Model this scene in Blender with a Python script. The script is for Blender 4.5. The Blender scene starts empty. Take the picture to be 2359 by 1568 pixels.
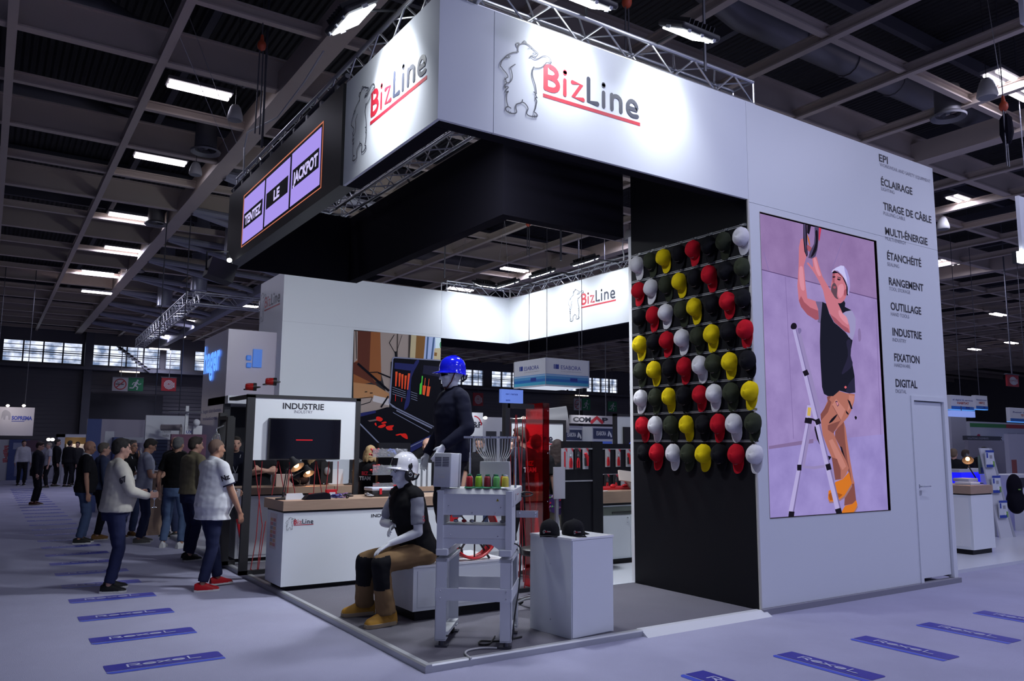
import bpy, math, random
import numpy as np
from mathutils import Vector, Matrix
random.seed(7)
sc = bpy.context.scene
COL = sc.collection
R_ = math.radians
# ---------------------------------------------------------------- camera
W, H, FPX = 2359, 1568, 1825.3
CAM = np.array([-2.789, -5.338, 1.65])
_yaw, _pit, _rol = [math.radians(a) for a in (33.396, 7.442, 0.417)]
FWD = np.array([math.sin(_yaw)*math.cos(_pit), math.cos(_yaw)*math.cos(_pit), math.sin(_pit)])
_r = np.array([math.cos(_yaw), -math.sin(_yaw), 0.0]); _u = np.cross(_r, FWD)
RGT = _r*math.cos(_rol)+_u*math.sin(_rol); UPV = -_r*math.sin(_rol)+_u*math.cos(_rol)
cd = bpy.data.cameras.new('camera'); cam = bpy.data.objects.new('camera', cd); COL.objects.link(cam)
cam.matrix_world = Matrix(((RGT[0], UPV[0], -FWD[0], CAM[0]), (RGT[1], UPV[1], -FWD[1], CAM[1]), (RGT[2], UPV[2], -FWD[2], CAM[2]), (0, 0, 0, 1)))
cd.sensor_fit = 'HORIZONTAL'; cd.sensor_width = 36; cd.lens = 36*FPX/W
cd.clip_start = 0.05; cd.clip_end = 300
sc.camera = cam
def ray(x, y): return FWD+RGT*(x-W/2)/FPX-UPV*(y-H/2)/FPX
def onz(x, y, z=0.0):
    d = ray(x, y); return CAM+d*(z-CAM[2])/d[2]
def onx(x, y, v):
    d = ray(x, y); return CAM+d*(v-CAM[0])/d[0]
def ony(x, y, v):
    d = ray(x, y); return CAM+d*(v-CAM[1])/d[1]
def at(x, y, depth): return CAM+ray(x, y)*depth
# ---------------------------------------------------------------- world, lights, exposure
wd = bpy.data.worlds.new('hall_air'); sc.world = wd; wd.use_nodes = True
wd.node_tree.nodes['Background'].inputs[0].default_value = (0.50, 0.56, 1.0, 1)
wd.node_tree.nodes['Background'].inputs[1].default_value = 0.30
sc.view_settings.view_transform = 'Standard'; sc.view_settings.look = 'None'
sc.view_settings.exposure = 0.0; sc.view_settings.gamma = 1.0; sc.view_settings.use_curve_mapping = False
def area(name, loc, target, size, energy, color=(1, 1, 1), size_y=None, spread=180):
    l = bpy.data.lights.new(name, 'AREA'); l.energy = energy; l.color = color; l.size = size
    l.spread = R_(spread)
    if size_y: l.shape = 'RECTANGLE'; l.size_y = size_y
    o = bpy.data.objects.new(name, l); COL.objects.link(o); o.location = loc
    o.rotation_euler = (Vector(target)-Vector(loc)).to_track_quat('-Z', 'Y').to_euler()
    o.visible_camera = False
    return o
def point(name, loc, energy, color, r=0.03):
    l = bpy.data.lights.new(name, 'POINT'); l.energy = energy; l.color = color; l.shadow_soft_size = r
    o = bpy.data.objects.new(name, l); COL.objects.link(o); o.location = loc; return o
COOL = (0.80, 0.86, 1.0); HALLC = (0.72, 0.74, 1.0)
# the hall's rows of ceiling lamps (the fixtures themselves are built below, at the same places)
LAMP_E = 42
# ---------------------------------------------------------------- materials
MATS = {}
def mat(name, col, rough=0.6, metal=0.0, spec=0.5, noise=0.0, scale=30.0, bump=0.0, emit=None, es=1.0, trans=0.0, alpha=1.0, coat=0.0, sheen=0.0):
    if name in MATS: return MATS[name]
    m = bpy.data.materials.new(name); m.use_nodes = True; nt = m.node_tree
    b = nt.nodes['Principled BSDF']; I = b.inputs
    c = tuple(col)+(1,)
    I['Base Color'].default_value = c; I['Roughness'].default_value = rough; I['Metallic'].default_value = metal
    I['Specular IOR Level'].default_value = spec
    if trans: I['Transmission Weight'].default_value = trans
    if alpha < 1: I['Alpha'].default_value = alpha
    if coat: I['Coat Weight'].default_value = coat
    if sheen: I['Sheen Weight'].default_value = sheen
    if emit: I['Emission Color'].default_value = tuple(emit)+(1,); I['Emission Strength'].default_value = es
    if noise or bump:
        tc = nt.nodes.new('ShaderNodeTexCoord'); nz = nt.nodes.new('ShaderNodeTexNoise')
        nz.inputs['Scale'].default_value = scale; nz.inputs['Detail'].default_value = 5
        nt.links.new(tc.outputs['Object'], nz.inputs['Vector'])
        if noise:
            mx = nt.nodes.new('ShaderNodeMix'); mx.data_type = 'RGBA'
            mx.inputs[6].default_value = tuple(max(0, v*(1-noise)) for v in col)+(1,)
            mx.inputs[7].default_value = tuple(min(1, v*(1+noise)) for v in col)+(1,)
            nt.links.new(nz.outputs['Fac'], mx.inputs[0]); nt.links.new(mx.outputs[2], I['Base Color'])
        if bump:
            bp = nt.nodes.new('ShaderNodeBump'); bp.inputs['Strength'].default_value = bump; bp.inputs['Distance'].default_value = 0.02
            nt.links.new(nz.outputs['Fac'], bp.inputs['Height']); nt.links.new(bp.outputs['Normal'], I['Normal'])
    MATS[name] = m; return m
def emis(name, col, s=1.0):
    if name in MATS: return MATS[name]
    m = bpy.data.materials.new(name); m.use_nodes = True; nt = m.node_tree; nt.nodes.clear()
    e = nt.nodes.new('ShaderNodeEmission'); o = nt.nodes.new('ShaderNodeOutputMaterial')
    e.inputs[0].default_value = tuple(col)+(1,); e.inputs[1].default_value = s
    nt.links.new(e.outputs[0], o.inputs[0]); MATS[name] = m; return m
def lin(r, g, b):  # 0-255 screen colour to linear
    f = lambda v: (v/255/12.92) if v <= 10 else ((v/255+0.055)/1.055)**2.4
    return (f(r), f(g), f(b))
def wood_mat(name, c1, c2, axis=(1, 12, 12)):
    m = mat(name, c1, 0.5); nt = m.node_tree; b = nt.nodes['Principled BSDF']
    tc = nt.nodes.new('ShaderNodeTexCoord'); mp = nt.nodes.new('ShaderNodeMapping'); mp.inputs['Scale'].default_value = axis
    nz = nt.nodes.new('ShaderNodeTexNoise'); nz.inputs['Scale'].default_value = 6; nz.inputs['Detail'].default_value = 6
    mx = nt.nodes.new('ShaderNodeMix'); mx.data_type = 'RGBA'; mx.inputs[6].default_value = tuple(c1)+(1,); mx.inputs[7].default_value = tuple(c2)+(1,)
    nt.links.new(tc.outputs['Object'], mp.inputs[0]); nt.links.new(mp.outputs[0], nz.inputs['Vector'])
    nt.links.new(nz.outputs['Fac'], mx.inputs[0]); nt.links.new(mx.outputs[2], b.inputs['Base Color'])
    return m
white_panel = mat('white_laminate', (0.66, 0.69, 0.74), 0.45)
white_gloss = mat('white_gloss', (0.74, 0.75, 0.79), 0.2)
fabric_white = mat('white_stretched_fabric', (0.68, 0.71, 0.77), 0.8, spec=0.2, noise=0.02, scale=300)
black_panel = mat('black_laminate', (0.006, 0.006, 0.010), 0.5, spec=0.25)
black_fab = mat('black_fabric', (0.0065, 0.006, 0.011), 0.9, spec=0.08)
black_metal = mat('black_metal', (0.016, 0.016, 0.02), 0.5)
black_plast = mat('black_plastic', (0.012, 0.012, 0.014), 0.4)
black_rub = mat('black_rubber', (0.01, 0.01, 0.01), 0.7)
alu = mat('aluminium', (0.62, 0.63, 0.66), 0.32, 0.9)
alu_dull = mat('dull_aluminium', (0.45, 0.46, 0.50), 0.5, 0.6)
chrome = mat('chrome', (0.75, 0.76, 0.78), 0.12, 1.0)
steel_dark = mat('dark_steel', (0.10, 0.10, 0.12), 0.45, 0.6)
ink = mat('black_ink', (0.012, 0.011, 0.022), 0.6)
ink_grey = mat('grey_ink', (0.16, 0.16, 0.21), 0.6)
logo_red = mat('logo_red', (0.46, 0.012, 0.030), 0.5)
logo_navy = mat('logo_navy', (0.018, 0.022, 0.045), 0.5)
red_plast = mat('red_plastic', (0.50, 0.012, 0.02), 0.35)
wood = wood_mat('pale_oak', (0.38, 0.26, 0.19), (0.27, 0.18, 0.13))
# ---------------------------------------------------------------- mesh builder
def _frame(d):
    d = np.array(d, float); d = d/np.linalg.norm(d)
    a = np.array([0, 0, 1.0]) if abs(d[2]) < 0.9 else np.array([1.0, 0, 0])
    u = np.cross(a, d); u /= np.linalg.norm(u); return u, np.cross(d, u)
class MB:
    def __init__(s): s.v = []; s.f = []; s.m = []; s.k = 0
    def mat(s, k): s.k = k; return s
    def add(s, vs, fs):
        b = len(s.v); s.v.extend(tuple(map(float, p)) for p in vs)
        for f in fs: s.f.append(tuple(b+i for i in f)); s.m.append(s.k)
        return s
    def bx(s, x0, x1, y0, y1, z0, z1):
        x0, x1 = min(x0, x1), max(x0, x1); y0, y1 = min(y0, y1), max(y0, y1); z0, z1 = min(z0, z1), max(z0, z1)
        return s.add([(x0, y0, z0), (x1, y0, z0), (x1, y1, z0), (x0, y1, z0), (x0, y0, z1), (x1, y0, z1), (x1, y1, z1), (x0, y1, z1)],
                     [(3, 2, 1, 0), (4, 5, 6, 7), (0, 1, 5, 4), (1, 2, 6, 5), (2, 3, 7, 6), (3, 0, 4, 7)])
    def box(s, c, size, rot=None):
        m = rot or Matrix.Identity(3); hx, hy, hz = [v/2 for v in size]; c = Vector(c)
        vs = [c+m @ Vector((a*hx, b*hy, d*hz)) for d in (-1, 1) for a, b in ((-1, -1), (1, -1), (1, 1), (-1, 1))]
        return s.add(vs, [(3, 2, 1, 0), (4, 5, 6, 7), (0, 1, 5, 4), (1, 2, 6, 5), (2, 3, 7, 6), (3, 0, 4, 7)])
    def rbox(s, x0, x1, y0, y1, z0, z1, b=0.01, n=3):
        # box with rounded vertical edges and a chamfer round the top and bottom
        x0, x1 = min(x0, x1), max(x0, x1); y0, y1 = min(y0, y1), max(y0, y1); z0, z1 = min(z0, z1), max(z0, z1)
        b = min(b, (x1-x0)*.49, (y1-y0)*.49, (z1-z0)*.49)
        def ring(z, ins):
            o = []
            r = b
            for cx, cy, a0 in ((x1-b, y1-b, 0), (x0+b, y1-b, 90), (x0+b, y0+b, 180), (x1-b, y0+b, 270)):
                for i in range(n+1):
                    a = R_(a0+90*i/n); rr = max(r-ins, 1e-5); o.append((cx+rr*math.cos(a), cy+rr*math.sin(a), z))
            return o
        return s.loft([ring(z0, b*.8), ring(z0+b*.25, b*.25), ring(z0+b*.9, 0), ring(z1-b*.9, 0), ring(z1-b*.25, b*.25), ring(z1, b*.8)])
    def loft(s, rings, caps=True, closed=True):
        n = len(rings[0]); vs = [p for r in rings for p in r]; fs = []
        for k in range(len(rings)-1):
            for i in range(n if closed else n-1):
                j = (i+1) % n; fs.append((k*n+i, k*n+j, (k+1)*n+j, (k+1)*n+i))
        if caps: fs.append(tuple(range(n-1, -1, -1))); fs.append(tuple((len(rings)-1)*n+i for i in range(n)))
        return s.add(vs, fs)
    def tube(s, pts, r, n=8, caps=True, closed=False):
        pts = [np.array(p, float) for p in pts]; N = len(pts); rings = []; u0 = None
        for i, p in enumerate(pts):
            a = pts[i-1] if (i > 0 or closed) else p; c = pts[(i+1) % N] if (i < N-1 or closed) else p
            d = c-a; d = d/(np.linalg.norm(d)+1e-12)
            if u0 is None: u, w = _frame(d)
            else:
                u = u0-d*np.dot(u0, d); nu = np.linalg.norm(u)
                if nu < 1e-6: u, w = _frame(d)
                else: u /= nu; w = np.cross(d, u)
            u0 = u; rr = r[i] if hasattr(r, '__len__') else r
            rings.append([p+rr*(u*math.cos(2*math.pi*k/n)+w*math.sin(2*math.pi*k/n)) for k in range(n)])
        if closed: rings.append(rings[0]); caps = False
        return s.loft(rings, caps)
    def cone(s, p0, p1, r0, r1, n=12, caps=True): return s.tube([p0, p1], [r0, r1], n, caps)
    def rcone(s, p0, p1, r0, r1, n=12, e0=True, e1=True):   # capsule with two radii
        p0 = np.array(p0, float); p1 = np.array(p1, float); d = p1-p0; L = np.linalg.norm(d)
        if L < 1e-6: return s.ell(p0, (r0, r0, r0))
        d = d/L; u, w = _frame(d); rings = []
        prof = []
        if e0: prof += [(-r0*math.cos(R_(a)), r0*math.sin(R_(a))) for a in (12, 40, 65)]
        prof += [(0, r0), (L, r1)]
        if e1: prof += [(L+r1*math.cos(R_(a)), r1*math.sin(R_(a))) for a in (65, 40, 12)]
        for t, r in prof: rings.append([p0+d*t+r*(u*math.cos(2*math.pi*k/n)+w*math.sin(2*math.pi*k/n)) for k in range(n)])
        return s.loft(rings)
    def ell(s, c, r, nu=14, nv=9, rot=None):
        c = Vector(c); m = rot or Matrix.Identity(3); rings = []
        for j in range(nv+1):
            t = math.pi*(j+0.15 if j == 0 else j-0.15 if j == nv else j)/nv
            rings.append([c+m @ Vector((r[0]*math.sin(t)*math.cos(2*math.pi*i/nu), r[1]*math.sin(t)*math.sin(2*math.pi*i/nu), -r[2]*math.cos(t))) for i in range(nu)])
        return s.loft(rings)
    def lathe(s, prof, c=(0, 0, 0), n=20, ax=None):  # prof: (radius, height)
        c = np.array(c, float)
        if ax is None: u, w, d = np.array([1., 0, 0]), np.array([0, 1., 0]), np.array([0, 0, 1.])
        else: d = np.array(ax, float)/np.linalg.norm(ax); u, w = _frame(d)
        return s.loft([[c+d*h+max(r, 1e-4)*(u*math.cos(2*math.pi*k/n)+w*math.sin(2*math.pi*k/n)) for k in range(n)] for r, h in prof])
    def prism(s, pts, off):
        pts = [np.array(p, float) for p in pts]; off = np.array(off, float); return s.loft([pts, [p+off for p in pts]])
    def poly(s, pts): return s.add(pts, [tuple(range(len(pts)))])
    def strip(s, path, r, O, X, Y, closed=False, hold=None):   # flat round-ended stroke; path in 2-D
        O, X, Y = (np.array(a, float) for a in (O, X, Y)); P = [np.array(p, float) for p in path]; n = len(P)
        N = np.cross(X, Y); s.lay = getattr(s, 'lay', 0)+1; O = O+N*(s.lay % 40)*.00025
        L, Rr = [], []
        for i in range(n):
            a = P[i-1] if (i > 0 or closed) else P[i]; b = P[(i+1) % n] if (i < n-1 or closed) else P[i]
            d = b-a; d = d/(np.linalg.norm(d)+1e-12); nn = np.array([-d[1], d[0]]); rr = r[i] if hasattr(r, '__len__') else r
            L.append(P[i]+nn*rr); Rr.append(P[i]-nn*rr)
        to = lambda q: O+X*q[0]+Y*q[1]
        vs = [to(q) for q in L]+[to(q) for q in Rr]; fs = [(i, n+i, n+(i+1) % n, (i+1) % n) for i in range(n if closed else n-1)]
        s.add(vs, fs)
        if not closed:
            for e in (0, n-1):
                rr = r[e] if hasattr(r, '__len__') else r
                s.add([N*.00012+to(P[e]+rr*np.array([math.cos(2*math.pi*k/10), math.sin(2*math.pi*k/10)])) for k in range(10)], [tuple(range(10))])
        return s
    def mesh(s, name, smooth=0):
        me = bpy.data.meshes.new(name); me.from_pydata(s.v, [], s.f); me.polygons.foreach_set('material_index', s.m)
        if smooth:
            me.polygons.foreach_set('use_smooth', [True]*len(me.polygons)); me.set_sharp_from_angle(angle=R_(smooth))
        me.update(); return me
    def build(s, name, mats, parent=None, smooth=0, loc=None):
        me = s.mesh(name, smooth)
        for m in (mats if isinstance(mats, (list, tuple)) else [mats]): me.materials.append(m)
        return link(name, me, parent, loc)
def link(name, data, parent=None, loc=None):
    o = bpy.data.objects.new(name, data); COL.objects.link(o)
    if parent: o.parent = parent
    if loc is not None: o.location = loc
    return o
def tag(o, label=None, cat=None, group=None, kind=None):
    if label: o['label'] = label
    if cat: o['category'] = cat
    if group: o['group'] = group
    if kind: o['kind'] = kind
    return o
def thing(name, label, cat, loc=(0, 0, 0), rz=0, group=None):
    o = bpy.data.objects.new(name, None); COL.objects.link(o); o.location = tuple(map(float, loc)); o.rotation_euler = (0, 0, rz)
    return tag(o, label, cat, group)
def struct(o): o['kind'] = 'structure'; return o
def dup(root, loc, rz=None, label=None, group=None):
    kids = {}
    for o in bpy.data.objects:
        if o.parent: kids.setdefault(o.parent.name, []).append(o)
    def cp(o, par):
        c = o.copy(); COL.objects.link(c)
        if par: c.parent = par
        for k in kids.get(o.name, ()): cp(k, c)
        return c
    r = cp(root, None); r.location = tuple(map(float, loc))
    if rz is not None: r.rotation_euler = (0, 0, rz)
    if label: r['label'] = label
    if group: r['group'] = group
    return r
def eval_mesh(o):
    bpy.context.view_layer.update(); dg = bpy.context.evaluated_depsgraph_get()
    return bpy.data.meshes.new_from_object(o.evaluated_get(dg))
# ---------------------------------------------------------------- writing
_TX = {}
def text2d(st, bold=0.0, res=3):
    key = (st, bold, res)
    if key not in _TX:
        c = bpy.data.curves.new('t', 'FONT'); c.body = st; c.size = 1.0; c.resolution_u = res; c.offset = bold; c.fill_mode = 'FRONT'
        o = bpy.data.objects.new('t', c); COL.objects.link(o); me = eval_mesh(o)
        vs = np.array([tuple(v.co) for v in me.vertices]).reshape(-1, 3); fs = [tuple(p.vertices) for p in me.polygons]
        bpy.data.objects.remove(o); bpy.data.curves.remove(c); bpy.data.meshes.remove(me)
        if len(vs): vs[:, 0] -= vs[:, 0].min()
        _TX[key] = (vs, fs)
    return _TX[key]
def write(mb, st, O, X, Y, h, w=None, align='l', bold=0.0, res=3):
    """letters of capital height h at O (baseline); w squeezes or stretches them to a width"""
    vs, fs = text2d(st, bold, res)
    if not len(vs): return
    O, X, Y = (np.array(a, float) for a in (O, X, Y)); k = h/0.727; ww = vs[:, 0].max(); kx = k if w is None else w/ww
    dx = {'l': 0, 'c': -ww*kx/2, 'r': -ww*kx}[align]
    mb.add([O+X*(v[0]*kx+dx)+Y*(v[1]*k) for v in vs], fs)
def arc(cx, cy, rx, ry, a0, a1, n=8): return [(cx+rx*math.cos(R_(a0+(a1-a0)*i/n)), cy+ry*math.sin(R_(a0+(a1-a0)*i/n))) for i in range(n+1)]
def smooth_path(pts, n=4, closed=False):
    pts = [np.array(p, float) for p in pts]; N = len(pts); out = []
    for i in range(N if closed else N-1):
        g = (lambda k: pts[k % N]) if closed else (lambda k: pts[min(max(k, 0), N-1)])
        p0, p1, p2, p3 = g(i-1), g(i), g(i+1), g(i+2)
        for t in np.linspace(0, 1, n, endpoint=False): out.append(0.5*((2*p1)+(-p0+p2)*t+(2*p0-5*p1+4*p2-p3)*t*t+(-p0+3*p1-3*p2+p3)*t**3))
    if not closed: out.append(pts[-1])
    return out
# ================================================================ the hall
carpet = mat('lavender_carpet', (0.33, 0.33, 0.46), 0.95, spec=0.05, noise=0.16, scale=1.3, bump=0.0)
nt = carpet.node_tree
def add_fibre(m, amt, sc_):
    nt = m.node_tree; b = nt.nodes['Principled BSDF']; tc = nt.nodes.new('ShaderNodeTexCoord'); nz = nt.nodes.new('ShaderNodeTexNoise')
    nz.inputs['Scale'].default_value = sc_; nz.inputs['Detail'].default_value = 3; bp = nt.nodes.new('ShaderNodeBump')
    bp.inputs['Strength'].default_value = amt; bp.inputs['Distance'].default_value = 0.01
    nt.links.new(tc.outputs['Object'], nz.inputs['Vector']); nt.links.new(nz.outputs['Fac'], bp.inputs['Height']); nt.links.new(bp.outputs['Normal'], b.inputs['Normal'])
add_fibre(carpet, 0.5, 160)
grey_carpet = mat('grey_booth_carpet', (0.135, 0.130, 0.160), 0.95, spec=0.05, noise=0.12, scale=2.0); add_fibre(grey_carpet, 0.5, 160)
white_floor = mat('white_booth_floor', (0.55, 0.57, 0.64), 0.25)
deck = mat('dark_ceiling_deck', (0.018, 0.017, 0.019), 0.8)
nt = deck.node_tree; tc = nt.nodes.new('ShaderNodeTexCoord'); wv = nt.nodes.new('ShaderNodeTexWave'); wv.inputs['Scale'].default_value = 2.6; wv.bands_direction = 'X'
bp = nt.nodes.new('ShaderNodeBump'); bp.inputs['Strength'].default_value = 1.0; bp.inputs['Distance'].default_value = 0.06
nt.links.new(tc.outputs['Object'], wv.inputs[0]); nt.links.new(wv.outputs['Fac'], bp.inputs['Height']); nt.links.new(bp.outputs['Normal'], nt.nodes['Principled BSDF'].inputs['Normal'])
beam_paint = mat('taupe_beam_paint', (0.46, 0.385, 0.335), 0.6, noise=0.08, scale=2)
beam_dark = mat('dark_beam_paint', (0.075, 0.075, 0.095), 0.6)
beam_grey = mat('pale_grey_paint', (0.26, 0.26, 0.32), 0.55)
duct_m = mat('duct_metal', (0.17, 0.165, 0.18), 0.45, 0.4)
cladding = mat('dark_cladding', (0.11, 0.105, 0.12), 0.7)
YW = 38.0; XMIN, XMAX = -16.0, 62.0; YMIN = -9.0; ZD = 8.6; ZC = 6.8
m = MB().bx(XMIN, XMAX, YMIN, YW+8, -0.05, 0.0); struct(m.build('floor', carpet))
m = MB().bx(XMIN, XMAX, YMIN, YW+1, ZD, ZD+0.1); struct(m.build('ceiling', deck))
# end wall: dark cladding below a strip of windows
wx = [(-9.8, -7.6), (-6.9, -2.95), (-2.42, 0.85), (1.25, 4.35), (4.6, 5.35), (6.0, 8.1), (8.9, 12.2), (12.8, 15.9), (16.6, 19.8), (20.4, 23.6), (24.2, 27.4), (28.0, 31.2), (31.8, 34.9), (36, 39), (40, 43), (44, 47)]
m = MB().bx(XMIN, XMAX, YW, YW+0.3, 0, 5.32).bx(XMIN, XMAX, YW, YW+0.3, 6.32, ZD)
xs = [XMIN]+[v for p in wx for v in p]+[XMAX]
for a, b in zip(xs[0::2], xs[1::2]): m.bx(a, b, YW, YW+0.3, 5.32, 6.32)
for k in range(26): m.bx(XMIN, XMAX, YW-0.03, YW, 0.2+k*0.19, 0.24+k*0.19)
struct(m.build('wall_end', cladding))
m = MB().bx(XMIN, XMAX, YW-0.9, YW-0.02, 5.02, 5.16); struct(m.build('trim_1', beam_dark))
sky_glass = emis('daylight_glass', (0.62, 0.74, 1.0), 1.25)
nt = sky_glass.node_tree; e = nt.nodes['Emission']; tc = nt.nodes.new('ShaderNodeTexCoord'); nz = nt.nodes.new('ShaderNodeTexNoise'); nz.inputs['Scale'].default_value = 1.6; nz.inputs['Detail'].default_value = 3
rp = nt.nodes.new('ShaderNodeValToRGB'); rp.color_ramp.elements[0].position = 0.38; rp.color_ramp.elements[0].color = (0.16, 0.22, 0.36, 1); rp.color_ramp.elements[1].position = 0.58; rp.color_ramp.elements[1].color = (0.78, 0.84, 1, 1)
nt.links.new(tc.outputs['Object'], nz.inputs['Vector']); nt.links.new(nz.outputs['Fac'], rp.inputs[0]); nt.links.new(rp.outputs[0], e.inputs[0])
for i, (a, b) in enumerate(wx):
    f = MB(); n = max(1, round((b-a)/0.82))
    for k in range(n+1):
        x = a+(b-a)*k/n; f.bx(x-0.03, x+0.03, YW-0.04, YW+0.1, 5.32, 6.32)
    for k in range(6): f.bx(a, b, YW-0.02, YW+0.08, 5.32+k*0.2-0.012, 5.32+k*0.2+0.012)
    f.bx(a, b, YW-0.04, YW+0.1, 5.80, 5.84)
    o = struct(f.build(f'window_{i+1}', beam_dark))
    p = MB().bx(a, b, YW+0.12, YW+0.14, 5.32, 6.32).build('pane', sky_glass, o)
# right-hand end of the hall and the wall behind the camera's right
struct(MB().bx(XMAX, XMAX+0.3, YMIN, YW, 0, ZD).build('wall_right', cladding))
struct(MB().bx(XMIN-0.3, XMIN, YMIN, YW, 0, ZD).build('wall_left', cladding))
# columns, balcony stair
for x in (-8.8, 1.1, 8.5, 20.1, 31.5): struct(MB().bx(x-0.18, x+0.18, YW-0.5, YW-0.05, 0, ZD).build('pillar', beam_dark))
st = MB()
for k in range(9):
    st.bx(2.35+k*0.16, 2.35+(k+1)*0.16, YW-0.95, YW-0.3, 6.1-k*0.12, 6.16-k*0.12)
st.prism([(2.2, YW-.95, 6.2), (2.4, YW-.95, 6.2), (4.0, YW-.95, 5.0), (3.75, YW-.95, 5.0)], (0, 0.06, 0))
tag(st.build('metal_stair', beam_dark), 'dark steel stair sloping across the strip of end wall windows', 'stairs')
# roof grid
def ibeam(x0, y0, x1, y1, zb, h, w, name='ceiling_beam', mt=None, n=None):
    m = MB(); t = 0.025
    if abs(y1-y0) > abs(x1-x0):
        m.bx(x0-w/2, x0+w/2, y0, y1, zb, zb+t).bx(x0-w/2, x0+w/2, y0, y1, zb+h-t, zb+h).bx(x0-.012, x0+.012, y0, y1, zb+t, zb+h-t)
    else:
        m.bx(x0, x1, y0-w/2, y0+w/2, zb, zb+t).bx(x0, x1, y0-w/2, y0+w/2, zb+h-t, zb+h).bx(x0, x1, y0-.012, y0+.012, zb+t, zb+h-t)
    o = m.build(name, mt or beam_paint); return struct(o)
gx = [0.6+1.75*k for k in range(-6, 30)]
gy = [0.45+1.85*k for k in range(-4, 21)]
for k, x in zip(range(-6, 30), gx):
    if k % 6 == 0: struct(MB().bx(x-0.15, x+0.15, YMIN, YW, ZC-0.02, ZC+0.34).build('girder_beam', beam_paint))
    else: ibeam(x, YMIN, x, YW, ZC, 0.16, 0.11)
for k, y in zip(range(-4, 21), gy):
    if k % 2: ibeam(XMIN, y, XMAX, y, ZC+0.03, 0.50, 0.15)
    else: ibeam(XMIN, y, XMAX, y, ZC+0.05, 0.15, 0.10, mt=beam_paint)
# upper purlins
for y in [1.4+3.7*k for k in range(-2, 10)]: struct(MB().bx(XMIN, XMAX, y-0.05, y+0.05, ZD-0.25, ZD-0.02).build('purlin_beam', beam_dark))
for x in [-0.3+3.5*k for k in range(-3, 16)]: struct(MB().bx(x-0.06, x+0.06, YMIN, YW, ZD-0.42, ZD-0.22).build('purlin_beam', beam_dark))
# slanting tie struts beside the girder (they meet in pairs)
for k in range(9):
    y = 10.2+2.9*k
    for dy in (0.0, 0.62):
        m = MB(); m.tube([(0.75, y+dy*0.2, ZC+0.02), (4.2, y+1.45 if dy else y-0.75, ZC-0.32)], 0.085, 8)
        struct(m.build('tie_beam', beam_grey))
for x in (4.2,): struct(MB().bx(x-0.12, x+0.12, 8, YW-1, ZC-0.5, ZC-0.2).build('girder_beam', beam_grey))
# round columns of pale duct
def duct(name, pts, r, label, mt=duct_m):
    m = MB(); m.tube(pts, r, 14)
    for a in pts[1:-1]: pass
    n = max(2, int(np.linalg.norm(np.array(pts[-1])-np.array(pts[0]))/1.2))
    for i in range(len(pts)-1):
        a, b = np.array(pts[i], float), np.array(pts[i+1], float); L = np.linalg.norm(b-a)
        for k in range(1, int(L/1.2)+1):
            c = a+(b-a)*(k*1.2/L)-(b-a)/L*0.02; e = c+(b-a)/L*0.04
            if np.linalg.norm(e-a) < L: m.cone(c, e, r+0.02, r+0.02, 14)
    return tag(m.build(name, mt, smooth=40), label, 'air duct', 'air ducts under the hall roof')
duct('air_duct', [(-15, 6.92, 7.8), (-1.9, 6.92, 7.8), (-1.0, 6.92, 7.45), (0.6, 6.92, 7.45), (3.2, 6.92, 7.45)], 0.24, 'grey round duct with a raised bend high above the black lit screen')
duct('air_duct', [(-15, 10.62, 7.8), (-1.9, 10.62, 7.8), (-1.0, 10.62, 7.45), (0.4, 10.62, 7.45), (2.6, 10.62, 7.45)], 0.24, 'grey duct kinked downwards beyond the second pair of ceiling tubes at left')
duct('air_duct', [(1.5, 3.23, 7.55), (4.3, 3.23, 7.55)], 0.3, 'wide grey duct behind the lamp over the corner of the booth')
duct('air_duct', [(4.4, 1.38, 7.7), (5.3, 1.38, 7.45), (9.6, 1.38, 7.45), (12.3, 1.38, 7.45)], 0.22, 'long grey duct slanting above the storage room of the booth')
duct('air_duct', [(7, 17.6, 7.78), (18, 17.6, 7.78)], 0.35, 'thick grey duct seen through the square hole of the booth roof')
for k, (x, y) in enumerate([(2.0, 14.4), (2.35, 20.0), (2.0, 23.6), (3.0, 26.9)]):
    duct('drop_duct', [(x, y, ZD), (x, y, 6.25)], 0.24, ['bright vertical duct dropping beside the left edge of the lit screen', 'vertical duct second down the row beside the roof girder', 'vertical duct third down the row beside the roof girder', 'vertical duct farthest down the row beside the roof girder'][k], mt=mat('bright_duct', (0.42, 0.43, 0.5), 0.35, 0.5))
# fan outlets and cone speakers
def fan(p, label):
    t = thing('ceiling_fan', label, 'fan', p); r = 0.2
    m = MB(); m.lathe([(r*.85, 0.5), (r*.9, 0.05), (r*1.25, 0.0), (r*1.3, 0.03), (r*.95, 0.08), (r*.9, 0.5)], n=24); m.build('housing', duct_m, t, 40)
    m = MB(); m.ell((0, 0, 0.1), (0.05, 0.05, 0.04))
    for k in range(6):
        a = k*math.pi/3; m.prism([(0.04*math.cos(a), 0.04*math.sin(a), 0.08), (r*.85*math.cos(a-.2), r*.85*math.sin(a-.2), 0.06), (r*.85*math.cos(a+.3), r*.85*math.sin(a+.3), 0.11)], (0, 0, 0.01))
    m.build('blades', steel_dark, t)
fan(onz(473, 352, 6.75), 'round fan outlet beside the second cone speaker at left'); fan(onz(359, 518, 6.75), 'small round fan outlet next to the third pair of tubes')
fan(onz(2185, 272, 6.7), 'round fan outlet above the right end of the storage wall'); fan(onz(312, 625, 6.8), 'tiny far fan outlet beside the roof girder')
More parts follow.
